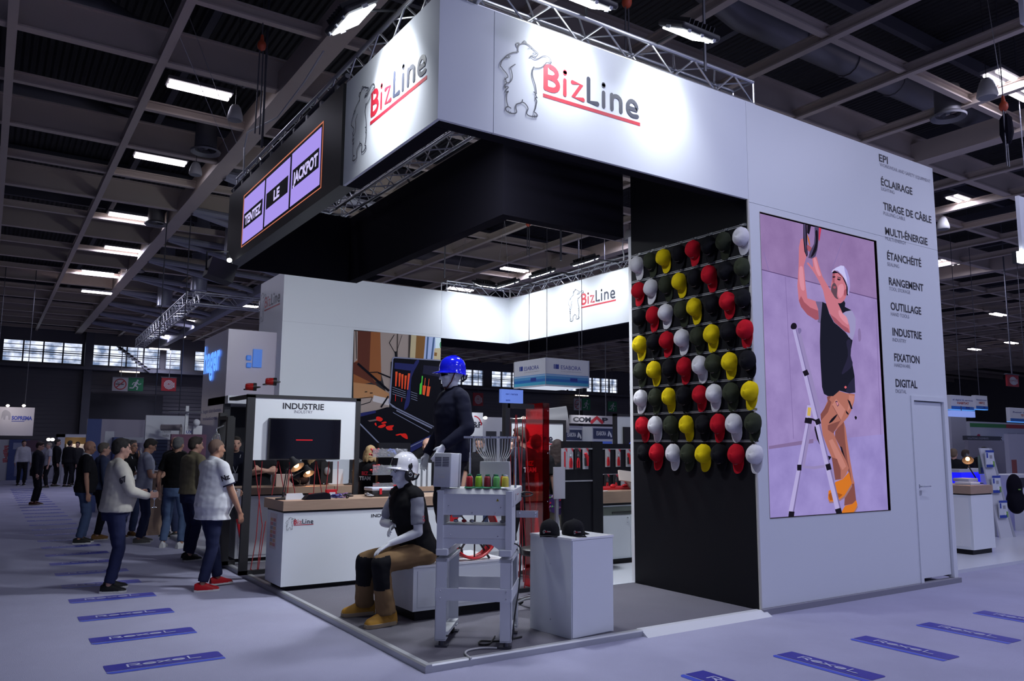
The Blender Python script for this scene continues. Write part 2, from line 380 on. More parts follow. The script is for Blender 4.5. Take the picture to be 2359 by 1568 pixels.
def speaker(p, s, label):
    t = thing('cone_speaker', label, 'speaker', p)
    m = MB(); m.lathe([(0.10*s, 0.0), (0.115*s, 0.02*s), (0.105*s, 0.09*s), (0.075*s, 0.19*s), (0.05*s, 0.23*s), (0.0, 0.24*s)], n=20); m.build('shell', mat('speaker_grey', (0.42, 0.41, 0.40), 0.5), t, 50)
    MB().lathe([(0.0, -0.004), (0.095*s, -0.004), (0.1*s, 0.004), (0, 0.006)], n=20).build('grille', mat('speaker_grille', (0.2, 0.2, 0.22), 0.7), t)
    MB().tube([(0, 0, 0.23*s), (0, 0, 8.62-p[2])], 0.006, 6).build('cable', black_metal, t)
for p, s, l in ((onz(541, 277, 6.35), 1.0, 'pale cone speaker hanging above the lit screen, the nearer one'), (onz(450, 403, 6.4), 1.0, 'pale cone speaker hanging beyond the second pair of ceiling tubes'),
                (onz(2275, 225, 6.5), 1.2, 'pale cone speaker hanging at upper right near the roof tubes'), (onz(1450, 553, 6.5), 1.1, 'cone speaker seen under the rim of the square roof hole'), (onz(2173, 528, 6.5), 1.2, 'cone speaker hanging just right of the storage wall')): speaker(p, s, l)
# ceiling lamps: two bright tubes on a tray
tube_on = emis('lamp_tube', (1.0, 0.90, 0.97), 6.0)
def lamp_proto(n=2):
    t = thing('ceiling_lamp', 'x', 'lamp')
    MB().bx(-0.47, 0.47, -0.15, 0.15, 0.03, 0.08).build('tray', beam_dark, t)
    for k in range(n): MB().rbox(-0.45, 0.45, -0.125+k*0.17, -0.045+k*0.17, -0.01, 0.03, 0.015, 2).build('tube', tube_on, t)
    return t
LP = [((460, 210), 'ceiling lamp with two tubes nearest the lit screen at left'), ((370, 369), 'second ceiling lamp down the left row, below a roof rail'), ((299, 500), 'third ceiling lamp down the left row'), ((283, 575), 'short far ceiling lamp beside the roof girder'),
      ((225, 629), 'single bright strip lamp far down the left row'), ((223, 674), 'tiny far strip lamp near the small hanging speaker'), ((1388, 545), 'ceiling lamp seen through the roof hole above the white fabric'), ((1185, 622), 'small far ceiling lamp seen through the roof hole'),
      ((2217, 462), 'ceiling lamp just right of the storage wall heading'), ((2345, 212), 'ceiling lamp cut by the right edge under the roof rails'), ((2320, 188), 'pair of short lamp ends above the hoist at right'), ((2183, 605), 'ceiling lamp half hidden by the storage wall edge'),
      ((2300, 725), 'far ceiling lamp over the hanging booth cubes at right'), ((565, 705), 'ceiling lamp right behind the tall white column'), ((1060, 667), 'ceiling lamp behind the back truss'), ((2245, 805), 'distant strip lamp above the red hose sign at right'),
      ((455, 741), 'trapezoid shaded lamp under the far truss'), ((404, 775), 'shaded strip lamp next to the far window stair'), ((367, 804), 'shaded lamp farthest down beside the windows'), ((2330, 790), 'distant strip lamp near the hose sign at right edge')]
protoL = lamp_proto(); first = True
for (px, py), lab in LP:
    z = 6.95 if py < 640 else 6.6
    p = onz(px, py, z)
    if p[1] > YW-1: p = ony(px, py, YW-1.5)
    if first: o = protoL; o.location = tuple(p); o['label'] = lab; first = False
    else: o = dup(protoL, p, None, lab)
    o['group'] = 'two-tube ceiling lamps of the hall'
    l = area('lamp_light', (p[0], p[1], p[2]-0.03), (p[0], p[1], 0), 1.2, LAMP_E*(0.28 if p[0] < 1 and p[1] < 16 else 1.0 if p[1] < 14 else 1.8), HALLC, 0.3)
# lamps of the same rows above and behind the camera, out of the frame
for x in (-7.5, -2.0, 3.5, 9.0, 14.5):
    for y in (-6.5, -3.0):
        area('lamp_light', (x, y, 6.9), (x, y, 0), 1.2, LAMP_E*(0.1 if x < 0 else 2.7), HALLC, 0.3)
for x in (20, 30, 42):
    for y in (6, 16, 28): area('lamp_light', (x, y, 6.6), (x, y, 0), 1.2, LAMP_E*1.6, HALLC, 0.3)
# the pale fall of floor-sign stickers: drawn from the printed words
sticker_blue = mat('sticker_blue', (0.022, 0.020, 0.27), 0.6); sticker_blue2 = mat('sticker_light_blue', (0.04, 0.07, 0.48), 0.6); sticker_white = mat('sticker_lettering', (0.40, 0.41, 0.60), 0.7)
def rexel(mb, O, X, Y, h, hw):
    """wide letters R e x e L"""
    O, X, Y = (np.array(v, float) for v in (O, X, Y)); w = hw/5.35; r = 0.075*h*1.3
    S = lambda pts, cl=False: mb.strip([(a*w, b*h) for a, b in pts], r, O, X, Y, cl)
    S([(0.05, 0.05), (0.05, 0.95), (0.6, 0.95)]+arc(0.6, 0.70, .28, .25, 90, -90, 6)+[(0.3, 0.45)]); S([(0.5, 0.45), (0.95, 0.05)])
    for x0 in (1.15, 3.25): S([(x0+.02, .36), (x0+.86, .36), (x0+.86, .45)]+arc(x0+.44, .38, .42, .30, 10, 330, 12))
    S([(2.2, .68), (3.05, .05)]); S([(3.05, .68), (2.2, .05)]); S([(4.45, .95), (4.45, .05), (5.25, .05)])
def sticker_proto():
    t = thing('floor_sticker', 'x', 'floor sticker')
    m = MB()
    L, D = 0.82, 0.185
    pts = [(-L/2, 0.075, 0.002), (L/2, 0.075, 0.002)]+[(L/2-0.03+0.03*math.cos(R_(a)), 0.075+D-0.03+0.03*math.sin(R_(a)), 0.002) for a in (0, 30, 60, 90)]+[(-L/2, 0.075+D, 0.002)]
    m.poly(pts); m.build('panel', sticker_blue, t)
    MB().poly([(-L/2+0.03, 0, 0.002), (L/2-0.0, 0, 0.002), (L/2, 0.06, 0.002), (-L/2, 0.06, 0.002), (-L/2, 0.03, 0.002)]).build('stripe', sticker_blue2, t)
    m = MB(); rexel(m, (-0.26, 0.13, 0.0035), (1, 0, 0), (0, 1, 0), 0.08, 0.52); m.build('lettering', sticker_white, t)
    return t
stk = sticker_proto(); kk = 0
for i in range(28):
    p = (-1.52, 1.17+0.985*i, 0)
    if i == 27: continue
    lab = 'blue floor sticker nearest the camera in the left aisle' if i == 0 else f'blue floor sticker in the left aisle, number {i+1} counted away from the camera'
    if i == 0: stk.location = p; o = stk
    else: o = dup(stk, p, 0)
    o['label'] = lab; o['group'] = 'blue floor stickers along the left aisle'
o = dup(stk, (-1.52, 0.185, 0), 0, 'blue floor sticker cut by the bottom edge of the picture at left'); o['group'] = 'blue floor stickers along the left aisle'
for i in range(5):
    lab = ['blue floor sticker cut by the bottom edge in the right aisle', 'blue floor sticker in the right aisle, whole word in view', 'blue floor sticker in the right aisle, third from the bottom edge', 'blue floor sticker in the right aisle, fourth from the bottom edge', 'blue floor sticker peeping in at the right edge'][i]
    dup(stk, (1.52+1.02*i, -1.42, 0), -math.pi/2, lab, 'blue floor stickers along the right aisle')
# ================================================================ the booth's logo, drawn once as strokes
_bz = lambda pts: [(1130+x/7.469, 80+y/7.467) for x, y in pts]
BEAR = [  # (closed, half width, points in the photograph)
 (0, 9, [(470, 305), (468, 260), (468, 235), (450, 205), (437, 170), (450, 147), (475, 145), (495, 160), (475, 190), (470, 225)]),
 (0, 9, [(470, 215), (490, 185), (520, 162), (575, 150), (620, 160), (680, 200), (720, 240), (770, 285), (808, 318), (810, 345), (790, 370), (770, 383), (745, 372), (715, 362), (690, 370), (668, 395)]),
 (0, 8, [(550, 145), (560, 118), (580, 110), (600, 125), (610, 148)]),
 (0, 7, [(722, 318), (750, 318), (770, 335), (790, 325)]), (0, 6, [(640, 238), (660, 236), (668, 250)]), (0, 6, [(690, 240), (705, 240)]),
 (0, 9, [(690, 375), (720, 400), (760, 420), (800, 420), (850, 395), (895, 372), (945, 370), (990, 390), (1020, 420), (1035, 455), (1042, 480), (1020, 492), (962, 478), (930, 515), (880, 560), (825, 578), (770, 580), (735, 572)]),
 (0, 6, [(985, 458), (1020, 470), (1048, 490)]),
 (0, 10, [(740, 555), (722, 600), (712, 665), (722, 740), (750, 830), (770, 910), (782, 1020)]),
 (0, 10, [(735, 990), (760, 1005), (772, 1050), (795, 1095), (775, 1085), (760, 1105), (780, 1120), (788, 1150), (778, 1200), (765, 1270), (740, 1330), (770, 1350), (798, 1385), (790, 1410), (740, 1412), (690, 1408), (640, 1390), (612, 1355), (625, 1310), (638, 1270), (610, 1215), (570, 1175), (535, 1162), (543, 1125)]),
 (0, 10, [(540, 1160), (500, 1180), (440, 1200), (427, 1240), (432, 1290), (442, 1330), (420, 1355), (370, 1358), (320, 1345), (270, 1318), (250, 1280), (265, 1250), (300, 1242), (340, 1268)]),
 (0, 6, [(720, 1385), (712, 1425)]), (0, 6, [(748, 1385), (750, 1430)]), (0, 6, [(775, 1385), (785, 1425)]), (0, 6, [(300, 1310), (318, 1358)]), (0, 6, [(335, 1330), (342, 1368)]),
 (0, 10, [(292, 1240), (270, 1160), (265, 1080), (275, 1010), (300, 975), (255, 995), (262, 950), (300, 905), (250, 900), (240, 930), (238, 880), (270, 830)]),
 (0, 9, [(270, 832), (310, 830), (350, 790), (365, 730), (355, 650), (335, 580), (345, 560), (415, 515)]),
 (0, 9, [(265, 828), (250, 775), (262, 750), (285, 740), (285, 710), (255, 660), (205, 605), (175, 560), (160, 555), (165, 510), (190, 450), (240, 400), (262, 370), (300, 345), (370, 315), (470, 298)]),
 (0, 6, [(225, 748), (255, 775)]), (0, 6, [(228, 775), (258, 795)]), (0, 6, [(235, 815), (262, 815)]), (0, 7, [(330, 378), (285, 372), (320, 402), (235, 400)])]
_lz = lambda x, y: ony(1240+x/9.224, 130+y/9.224, 0.04)
_U0 = _lz(98, 860); _U1 = _lz(2162, 1462); LOGO_W = _U1[0]-_U0[0]   # underline length in the world
_B0 = np.array([_U0[0], _U0[2]])
BEAR2 = []
for c, hw, pts in BEAR:
    q = [ony(px, py, 0.04) for px, py in _bz(pts)]
    BEAR2.append((c, hw/7.469*0.0038/LOGO_W, [((p[0]-_B0[0])/LOGO_W, (p[2]-_B0[1])/LOGO_W) for p in q]))
_hB = (_lz(92, 180)[2]-_lz(92, 735)[2])  # height of the B
def letters():
    """strokes of the word in units of the underline length, baseline at y = .05"""
    k = 0.235
    red = [(.092, [(.11, .12), (.11, .90), (.30, .90)]+arc(.30, .715, .26, .185, 90, -90, 8)+[(.11, .53)]), (.092, [(.11, .53), (.34, .53)]+arc(.34, .32, .27, .205, 90, -90, 8)+[(.20, .115), (.11, .18)]),
           (.075, [(.89, .10), (.89, .60)]), (.085, [(.895, .855), (.895, .895)]),
           (.078, [(1.21, .62), (1.59, .62), (1.23, .11), (1.65, .11)])]
    navy = [(.085, [(1.89, .92), (1.89, .12), (2.27, .12)]), (.075, [(2.55, .10), (2.55, .60)]), (.085, [(2.555, .855), (2.555, .895)]),
            (.075, [(2.92, .10), (2.92, .62)]), (.075, [(2.92, .45)]+arc(3.13, .44, .20, .18, 180, 0, 8)+[(3.33, .10)]),
            (.075, [(3.67, .34), (4.07, .34)]+arc(3.86, .40, .21, .23, 0, 180, 8)+[(3.65, .30)]+arc(3.90, .30, .25, .215, 180, 285, 6)+[(4.09, .11)])]
    s = 1/4.22
    return [(r*s, [(a*s, 0.05+b*k) for a, b in p]) for r, p in red], [(r*s, [(a*s, 0.05+b*k) for a, b in p]) for r, p in navy]
L_RED, L_NAVY = letters()
def logo(parent, O, X, Y, w, name='logo', bear_w=1.0):
    """emblem on a surface: O = left end of the underline, w = its length. Sits 2 mm proud of the surface."""
    O, X, Y = (np.array(v, float) for v in (O, X, Y)); N = np.cross(X, Y); P = O+N*0.002
    m = MB()
    for r, p in L_RED: m.strip([(a*w, b*w) for a, b in p], r*w, P, X, Y)
    m.add([P, P+X*w, P+X*w+Y*0.03*w, P+Y*0.03*w], [(0, 1, 2, 3)])
    m.mat(1)
    for r, p in L_NAVY: m.strip([(a*w, b*w) for a, b in p], r*w, P, X, Y)
    for c, hw, p in BEAR2: m.strip(smooth_path([(a*w, b*w) for a, b in p], 2), max(hw*w*bear_w, 0.0004), P+N*0.0006, X, Y)
    return m.build(name, [logo_red, logo_navy], parent)
# ================================================================ the booth: floor, walls, fascia, trusses, lit screens
FX, FY, ZB, ZT, XW, XE, YLED, YEND, IX, IY, YC, YB, XB, XPS = 0.03, 0.04, 4.222, 5.307, 3.729, 7.40, 2.063, 6.621, 1.90, 1.981, 1.85, 11.32, 8.086, 6.149
ZF = 0.05
Xv, Yv, Zv = np.array([1., 0, 0]), np.array([0, 1., 0]), np.array([0, 0, 1.])
t = thing('booth_platform', 'raised booth floor with grey carpet and aluminium edging under the exhibits', 'platform')
MB().bx(0.03, 3.7, 0.03, 12.4, 0.0, ZF-.002).bx(3.7, XE, 1.9, 2.66, 0.0, ZF-.002).bx(3.7, 8.2, 2.66, 12.4, 0.0, ZF-.002).build('deck', grey_carpet, t)
MB().bx(2.6, 8.2, 3.0, 11.3, ZF-.001, ZF+.003).bx(3.05, XE-.1, 1.86, 3.0, ZF-.001, ZF+.003).bx(0.05, 2.6, 5.7, 11.3, ZF-.001, ZF+.003).build('white_floor', white_floor, t)
e = MB(); xe = onz(1486, 1467)[0]
e.prism([(0, 0, 0), (0, 0, .045), (.012, .0, .056), (.055, 0, .056), (.055, 0, 0)], (0, 12.4, 0))
e.prism([(.055, 0, 0), (.055, 0, .045), (.055, .012, .056), (.055, .055, .056), (.055, .055, 0)], (xe-.055, 0, 0)); e.build('edge_trim', alu_dull, t)
MB().prism([(xe, -.06, 0), (xe, 0.03, .052), (xe, .09, .052), (xe, .09, 0)], (XW-xe+.03, 0, 0)).build('ramp_trim', mat('white_ramp', (.55, .56, .62), .4), t)
# storage room walls (flush with the fascia), with a screen, words and a door
scr = [ony(*p, FY) for p in ((1748, 489), (2017, 553), (2053, 1173), (1776, 1196))]
sx0, sx1, sz0, sz1 = (scr[0][0]+scr[3][0])/2, (scr[1][0]+scr[2][0])/2, (scr[2][2]+scr[3][2])/2, (scr[0][2]+scr[1][2])/2
dx0, dx1, dzt = 6.615, 7.29, 2.215
w = MB(); T = .06
def front(x0, x1, z0, z1): w.bx(x0, x1, FY, FY+T, z0, z1)
front(XW, sx0, .06, ZB-.03); front(sx1, dx0, .06, ZB-.03); front(sx0, sx1, .06, sz0); front(sx0, sx1, sz1, ZB-.03); front(dx0, dx1, dzt, ZB-.03); front(dx1, XE, .06, ZB-.03); front(XW, XE, ZB-.026, ZT)
w.bx(XE-T, XE, FY+T, YC, .06, ZT).bx(XW+.01, XE-T, YC-T, YC, .06, ZT)
struct(w.build('wall_front', white_panel))
struct(MB().bx(XW-.02, XE, 0.0, FY+.05, 0, .058).build('baseboard_front', mat('grey_curb', (.22, .22, .27), .7)))
struct(MB().bx(XW-.022, XW, FY+.012, YC, .05, ZT).build('wall_caps', mat('charcoal_slatwall', (.0075, .0075, .011), .55, spec=.2)))
struct(MB().bx(XW-.026, XW+.03, YC, YC+.05, .05, 4.21).build('trim_2', white_gloss))
struct(MB().bx(XW-.024, XW, FY-.004, FY+.012, .05, ZB).build('trim_3', mat('cream_edge', (.5, .49, .45), .5)))
# door leaf, frame and handle
d = MB().bx(dx0+.012, dx1-.012, FY+.02, FY+.055, .10, dzt-.012); d = struct(d.build('door_1', white_panel))
f = MB().bx(dx0-.055, dx0, FY-.014, FY+.0, .06, dzt+.055).bx(dx1, dx1+.07, FY-.014, FY, .06, dzt+.055).bx(dx0, dx1, FY-.014, FY, dzt, dzt+.055); f.build('frame', white_panel, d)
h = MB(); hx, hz = 6.665, 1.18
h.lathe([(.026, 0), (.026, .01), (.0, .012)], (hx, FY+.02, hz), 16, (0, -1, 0)); h.tube([(hx, FY+.02, hz), (hx, FY-.045, hz), (hx+.02, FY-.055, hz), (hx+.13, FY-.055, hz)], .010, 8); h.build('handle', chrome, d, 40)
h = MB().bx(hx-.02, hx+.05, FY+.012, FY+.02, hz-.10, hz-.05); h.build('keyhole_plate', alu_dull, d)
# words on the wall: heading, its translation; measured on the photograph
ZM = lambda zx, zy: ony(1980+zx/2.529, 320+zy/2.529, FY)
ROWS = [('EPI', (114, 128), (110, 90), 165, 'WORKWEAR AND SAFETY EQUIPMENT', (118, 157), 410), ('ÉCLAIRAGE', (126, 268), (123, 238), 307, 'LIGHTING', (127, 298), 203), ('TIRAGE DE CÂBLE', (139, 410), (135, 373), 418, 'PULLING CABLE', (140, 441), 266),
        ('MULTI-ÉNERGIE', (150, 555), (147, 518), 396, 'MULTI-ENERGY', (151, 587), 271), ('ÉTANCHÉITÉ', (162, 700), (159, 667), 360, 'SEALING', (162, 737), 231), ('RANGEMENT', (172, 848), (170, 812), 373, 'TOOL STORAGE', (173, 880), 295),
        ('OUTILLAGE', (182, 993), (179, 958), 360, 'HAND TOOLS', (183, 1028), 289), ('INDUSTRIE', (193, 1143), (190, 1107), 363, 'INDUSTRY', (193, 1178), 273), ('FIXATION', (203, 1292), (200, 1256), 351, 'HARDWARE', (203, 1326), 297), ('DIGITAL', (211, 1442), (209, 1407), 338, 'DIGITAL', (211, 1478), 274)]
for a, b, tp, r, s2, b2, r2 in ROWS:
    p = ZM(*b); hgt = .096; rt = ZM(r, b[1]+(r-b[0])*.2)
    m = MB(); write(m, a, (p[0], FY-.002, p[2]), Xv, Zv, hgt, rt[0]-p[0], bold=.022); 
    m.mat(1); p = ZM(*b2); rt = ZM(r2, b2[1]+(r2-b2[0])*.2); write(m, s2, (p[0], FY-.002, p[2]), Xv, Zv, .046, rt[0]-p[0], bold=-.004)
    o = m.build('wall_lettering', [ink, ink_grey]); tag(o, f'black {a} lettering above smaller grey {s2} on the white storage wall', 'lettering', 'department names on the storage wall')
# fascia boards
gap = .006; xs1 = .554
def fascia(name, label, b, mt=fabric_white): 
    o = b.build(name, mt); return tag(o, label, 'fascia')
t = thing('fascia_board', 'white fascia with the bear logo facing the right aisle', 'fascia')
MB().bx(FX, xs1-gap/2, FY, FY+.03, ZB, ZT).build('corner_panel', fabric_white, t); MB().bx(xs1+gap/2, XW-gap/2, FY, FY+.03, ZB, ZT).build('front_panel', fabric_white, t)
MB().bx(FX+.035, XW-.005, FY+.012, FY+.034, ZB+.004, ZT-.004).build('backing', black_fab, t)
MB().bx(FX+.035, XW, FY+.03, FY+.165, ZB, ZB+.03).build('bottom_lip', black_fab, t)
logo(t, (_U0[0], FY, _U0[2]), Xv, Zv, LOGO_W)
t = thing('fascia_board', 'white fascia with the bear logo facing the left aisle', 'fascia')
MB().bx(FX, FX+.03, FY+.03, YLED-.005, ZB, ZT).build('panel', fabric_white, t); MB().bx(FX+.03, FX+.19, FY+.17, YLED-.003, ZB, ZB+.03).build('bottom_lip', black_fab, t)
MB().bx(FX+.031, FX+.036, FY+.04, YLED-.004, ZB+.03, ZT-.01).build('backing', black_fab, t)
u0 = onx(853, 283, FX); u1 = onx(984, 178, FX); logo(t, (FX, u0[1], (u0[2]+u1[2])/2-.02), -Yv, Zv, u0[1]-u1[1])
# black inner boards of the hanging ring
t = thing('ring_board', 'black inner boards of the hanging ring above the exhibits', 'fascia')
MB().bx(IX, IX+.04, IY, YEND, ZB, ZT-.03).build('long_panel', black_fab, t); MB().bx(IX+.04, XW-.03, IY, IY+.04, ZB, ZT-.03).build('cross_panel', black_fab, t)
MB().bx(FX+.17, IX, YEND-.04, YEND, ZB, ZT-.03).build('end_panel', black_fab, t)
MB().bx(IX+.04, IX+.16, IY+.04, YEND, ZB, ZB+.03).bx(IX+.16, XW-.03, IY+.04, IY+.16, ZB, ZB+.03).build('bottom_lip', black_fab, t)
# LED screen on the left fascia
led_black = mat('led_cabinet', (.006, .006, .008), .45); led_violet = emis('led_violet', lin(168, 148, 236), 1.0); led_white = emis('led_lettering', lin(205, 195, 245), 1.0); led_orange = emis('led_orange', lin(196, 118, 92), 1.0); led_dark = mat('led_dark', (.008, .007, .012), .6)
t = thing('led_screen', 'black lit screen reading TENTEZ LE JACKPOT on violet panels', 'screen')
MB().bx(FX-.03, FX+.14, YLED, YEND, ZB-.0, ZT).build('cabinet', led_black, t)
m = MB()
for k in range(10): y = YLED+.25+k*.46; m.bx(FX-.02, FX+.04, y-.03, y+.03, ZT, ZT+.07)
m.tube([(FX+.01, YLED, ZT+.09), (FX+.01, YEND, ZT+.09)], .028, 8); m.build('hanging_bar', steel_dark, t, 40)
LZ = lambda zx, zy: onx(500+zx/3.408, 240+zy/3.408, FX-.03)
def quad_on(m, pts, lift, k):
    q = [LZ(*p) for p in pts]; y0 = (q[0][1]+q[3][1])/2; y1 = (q[1][1]+q[2][1])/2; z1 = (q[0][2]+q[1][2])/2; z0 = (q[2][2]+q[3][2])/2
    m.mat(k).add([(FX-.03-lift, y0, z0), (FX-.03-lift, y1, z0), (FX-.03-lift, y1, z1), (FX-.03-lift, y0, z1)], [(0, 1, 2, 3)]); return y0, y1, z0, z1
m = MB(); quad_on(m, [(208, 728), (837, 122), (822, 637), (192, 1137)], .002, 0); quad_on(m, [(213, 737), (832, 136), (817, 630), (198, 1128)], .003, 1); m.build('border', [led_orange, led_dark], t)
for wd_, pts, band, tx in (('TENTEZ', [(216, 740), (377, 603), (363, 975), (200, 1103)], [(215, 865), (362, 737), (355, 862), (210, 982)], .86), ('LE', [(388, 593), (578, 410), (565, 815), (373, 965)], [(390, 708), (565, 553), (555, 690), (387, 832)], .27), ('JACKPOT', [(590, 397), (823, 175), (808, 635), (578, 800)], [(597, 523), (806, 335), (800, 508), (592, 655)], .93)):
    m = MB(); quad_on(m, pts, .004, 0); y0, y1, z0, z1 = quad_on(m, band, .005, 1); hh = z1-z0
    m.mat(2); write(m, wd_, (FX-.037, (y0+y1)/2, z0+hh*.2), -Yv, Zv, hh*.6, abs(y1-y0)*tx, 'c', .045); m.build('message_panel', [led_violet, led_dark, led_white], t)
# back wall with the poster, back fascia with logo
struct(MB().bx(2.32, XPS, YB, YB+1.75, ZF+.004, ZT).build('wall_back', white_panel))
struct(MB().bx(2.32, XPS, YB-.002, YB, ZB-.004, ZB+.0).build('trim_4', mat('seam_grey', (.4, .42, .48), .6)))
cl = thing('wall_logo', 'bear logo high on the narrow side of the tall white column', 'logo')
cy0 = onx(609, 718, 2.32); cy1 = onx(645, 700, 2.32); logo(cl, (2.32, cy0[1], (cy0[2]+cy1[2])/2), -Yv, Zv, cy0[1]-cy1[1])
t = thing('back_fascia', 'blank white hanging fascia beside the poster wall', 'fascia')
MB().bx(XPS+.004, XB, YB, YB+.03, ZB-.06, ZT).build('panel', fabric_white, t); MB().bx(XPS+.004, XB, YB+.03, YB+.15, ZB-.06, ZB-.03).build('bottom_lip', black_fab, t)
t = thing('back_fascia', 'white hanging fascia with the bear logo across the back of the booth', 'fascia')
MB().bx(XB, XB+.03, 1.9, YB+.03, ZB-.06, ZT).build('panel', fabric_white, t); MB().bx(XB+.03, XB+.15, 1.9, YB+.03, ZB-.06, ZB-.03).build('bottom_lip', black_fab, t)
u0 = onx(1339, 711, XB); u1 = onx(1419, 692, XB); logo(t, (XB, u0[1], (u0[2]+u1[2])/2), -Yv, Zv, u0[1]-u1[1])
t = thing('ring_board', 'black far inner boards under the back fascia', 'fascia')
MB().bx(10.0, 10.04, 1.9, 13.2, ZB, ZT).build('long_panel', black_fab, t); MB().bx(XPS+.01, 10.0, 13.2, 13.24, ZB, ZT).build('cross_panel', black_fab, t)
# trusses
def truss(a, b, up, side, wdt, hgt, label, n=None, r=.024):
    a, b, up, side = (np.array(v, float) for v in (a, b, up, side)); L = np.linalg.norm(b-a); d = (b-a)/L; n = n or max(2, int(L/.28))
    t = thing('roof_truss', label, 'truss'); c = [side*s*wdt/2+up*u for s, u in ((-1, 0), (1, 0), (-1, hgt), (1, hgt))]
    for k in range(4): MB().tube([a+c[k], b+c[k]], r, 10).build('chord', alu, t, 40)
    m = MB()
    for p, q in ((0, 2), (1, 3), (0, 1), (2, 3)):
        for i in range(n):
            u, v = a+d*L*i/n, a+d*L*(i+1)/n
            if i % 2: m.tube([u+c[q], v+c[p]], r*.42, 6)
            else: m.tube([u+c[p], v+c[q]], r*.42, 6)
    for e in (a, b):
        for p, q in ((0, 2), (1, 3), (0, 1), (2, 3)): m.tube([e+c[p], e+c[q]], r*.5, 6)
    m.build('lattice', alu, t); return t
ZL = ZT+.03; HT = .26
truss((-.3+.6, .24, ZL), (3.93, .24, ZL), Zv, Yv, .28, HT, 'aluminium truss above the white fascia on the right aisle')
truss((.24, -.02, ZL), (.24, YEND, ZL), Zv, Xv, .28, HT, 'aluminium truss above the white fascia on the left aisle')
truss((1.72, 1.6, ZL), (1.72, YEND+.25, ZL), Zv, Xv, .28, HT, 'aluminium truss along the black inner board, seen under the left fascia')
truss((1.88, 1.8, ZL), (3.9, 1.8, ZL), Zv, Yv, .28, HT, 'aluminium truss along the short black inner board near the caps wall')
truss((.4, YEND-.1, ZL), (1.6, YEND-.1, ZL), Zv, Yv, .28, HT, 'short aluminium truss at the far end of the ring')
truss((XPS+.2, YB+.25, ZL), (XB+.1, YB+.25, ZL), Zv, Yv, .28, HT, 'aluminium truss above the blank back fascia')
truss((XB+.25, 1.9, ZL), (XB+.25, YB+.1, ZL), Zv, Xv, .28, HT, 'aluminium truss above the back fascia with the logo')
# floodlights on arms, their lenses towards the fascia
flood_on = emis('flood_lens', (.92, .97, 1.0), 14.0)
def flood(p, aim, arm, label, e=60, wd_=.40, hd=.30, spr=150):
    t = thing('floodlight', label, 'floodlight'); p = np.array(p, float); aim = np.array(aim, float)
    q = Vector(aim-p).to_track_quat('-Z', 'Y'); t.location = tuple(p); t.rotation_euler = q.to_euler()
    MB().rbox(-wd_*.62, wd_*.62, -hd*.62, hd*.62, .005, .07, .03).build('housing', black_metal, t, 40)
    m = MB()
    for k in range(7): m.bx(-wd_*.4+k*wd_*.13, -wd_*.4+k*wd_*.13+.01, -hd*.5, hd*.5, .07, .12)
    m.build('heat_sink', black_metal, t)
    MB().rbox(-wd_/2, wd_/2, -hd/2, hd/2, -.01, .006, .01).build('lens', flood_on, t)
    m = MB()
    for s in (-1, 1): m.bx(s*wd_*.63, s*wd_*.63+s*.008, -.03, .03, -.01, .02)
    for s in (-1, 0, 1): m.bx(s*wd_*.4-.015, s*wd_*.4+.015, -hd*.66, -hd*.60, -.008, .02)
    m.build('clip', alu_dull, t)
    inv = t.matrix_basis.inverted() if False else (Matrix.Translation(Vector(p)) @ q.to_matrix().to_4x4()).inverted()
    pts = [inv @ Vector(v) for v in arm]; MB().tube([(0, 0, .09)]+[tuple(v) for v in pts], .014, 8).build('arm', black_metal, t, 40)
    dirv = (aim-p)/np.linalg.norm(aim-p)
    area('flood_light', tuple(p+dirv*.03), tuple(aim), wd_, e, (.90, .95, 1.0), hd, spr)
FE = 5.0
flood(onz(815, 45, 5.33), onz(815, 45, 5.33)+np.array([.75, 0, -1.0]), [(.1, 1.0, 5.62)], 'bright floodlight above the left fascia', FE*3.6, spr=85)
flood(onz(1345, 4, 5.46), onz(1345, 4, 5.46)+np.array([0, .55, -1.0]), [(1.6, .1, 5.62)], 'bright floodlight at the top edge above the right fascia logo', FE*1.2, spr=85)
flood(onz(1585, 80, 5.46), onz(1585, 80, 5.46)+np.array([0, .55, -1.0]), [(2.5, .1, 5.62)], 'bright floodlight above the plain end of the right fascia', FE*1.2, spr=85)
for k, (px, py, lab) in enumerate([(1117, 657, 'floodlight on the back truss above the blank fascia'), (1170, 656, 'floodlight at the inner corner of the back truss'), (1250, 632, 'floodlight over the middle of the back logo fascia'), (1349, 604, 'floodlight above the back logo near the caps wall')]):
    if k == 0: p = ony(px, py, YB-.75); arm = [(p[0], YB+.1, ZT+.2)]; d = np.array([0, .4, -1.0])
    else: p = onx(px, py, XB-.8); arm = [(XB+.1, p[1], ZT+.2)]; d = np.array([.4, 0, -1.0])
    flood(p, p+d, arm, lab, 17, .46, .32)
for p, aim, arm, lab, e in (((2.3, 4.6, 4.85), (1.6, 3.4, 0.6), (1.95, 4.6, 5.4), 'added unseen floodlight inside the ring, brightening the counter', 30), ((2.3, 6.1, 4.85), (4.4, 11.3, 1.8), (1.95, 6.1, 5.4), 'added unseen floodlight inside the ring, brightening the poster wall', 62),  # floods hidden by the ring boards, added to brighten counter and back wall
        ((2.9, 2.36, 4.85), (1.4, 3.3, 0.5), (2.9, 2.05, 5.4), 'added unseen floodlight behind the short ring board, brightening the counter front', 150), ((1.0, 1.05, 5.2), (1.0, 2.2, 0.3), (1.6, 1.6, 5.4), 'floodlight in the hollow corner of the ring', 75)):
    flood(p, aim, [arm], lab, e)
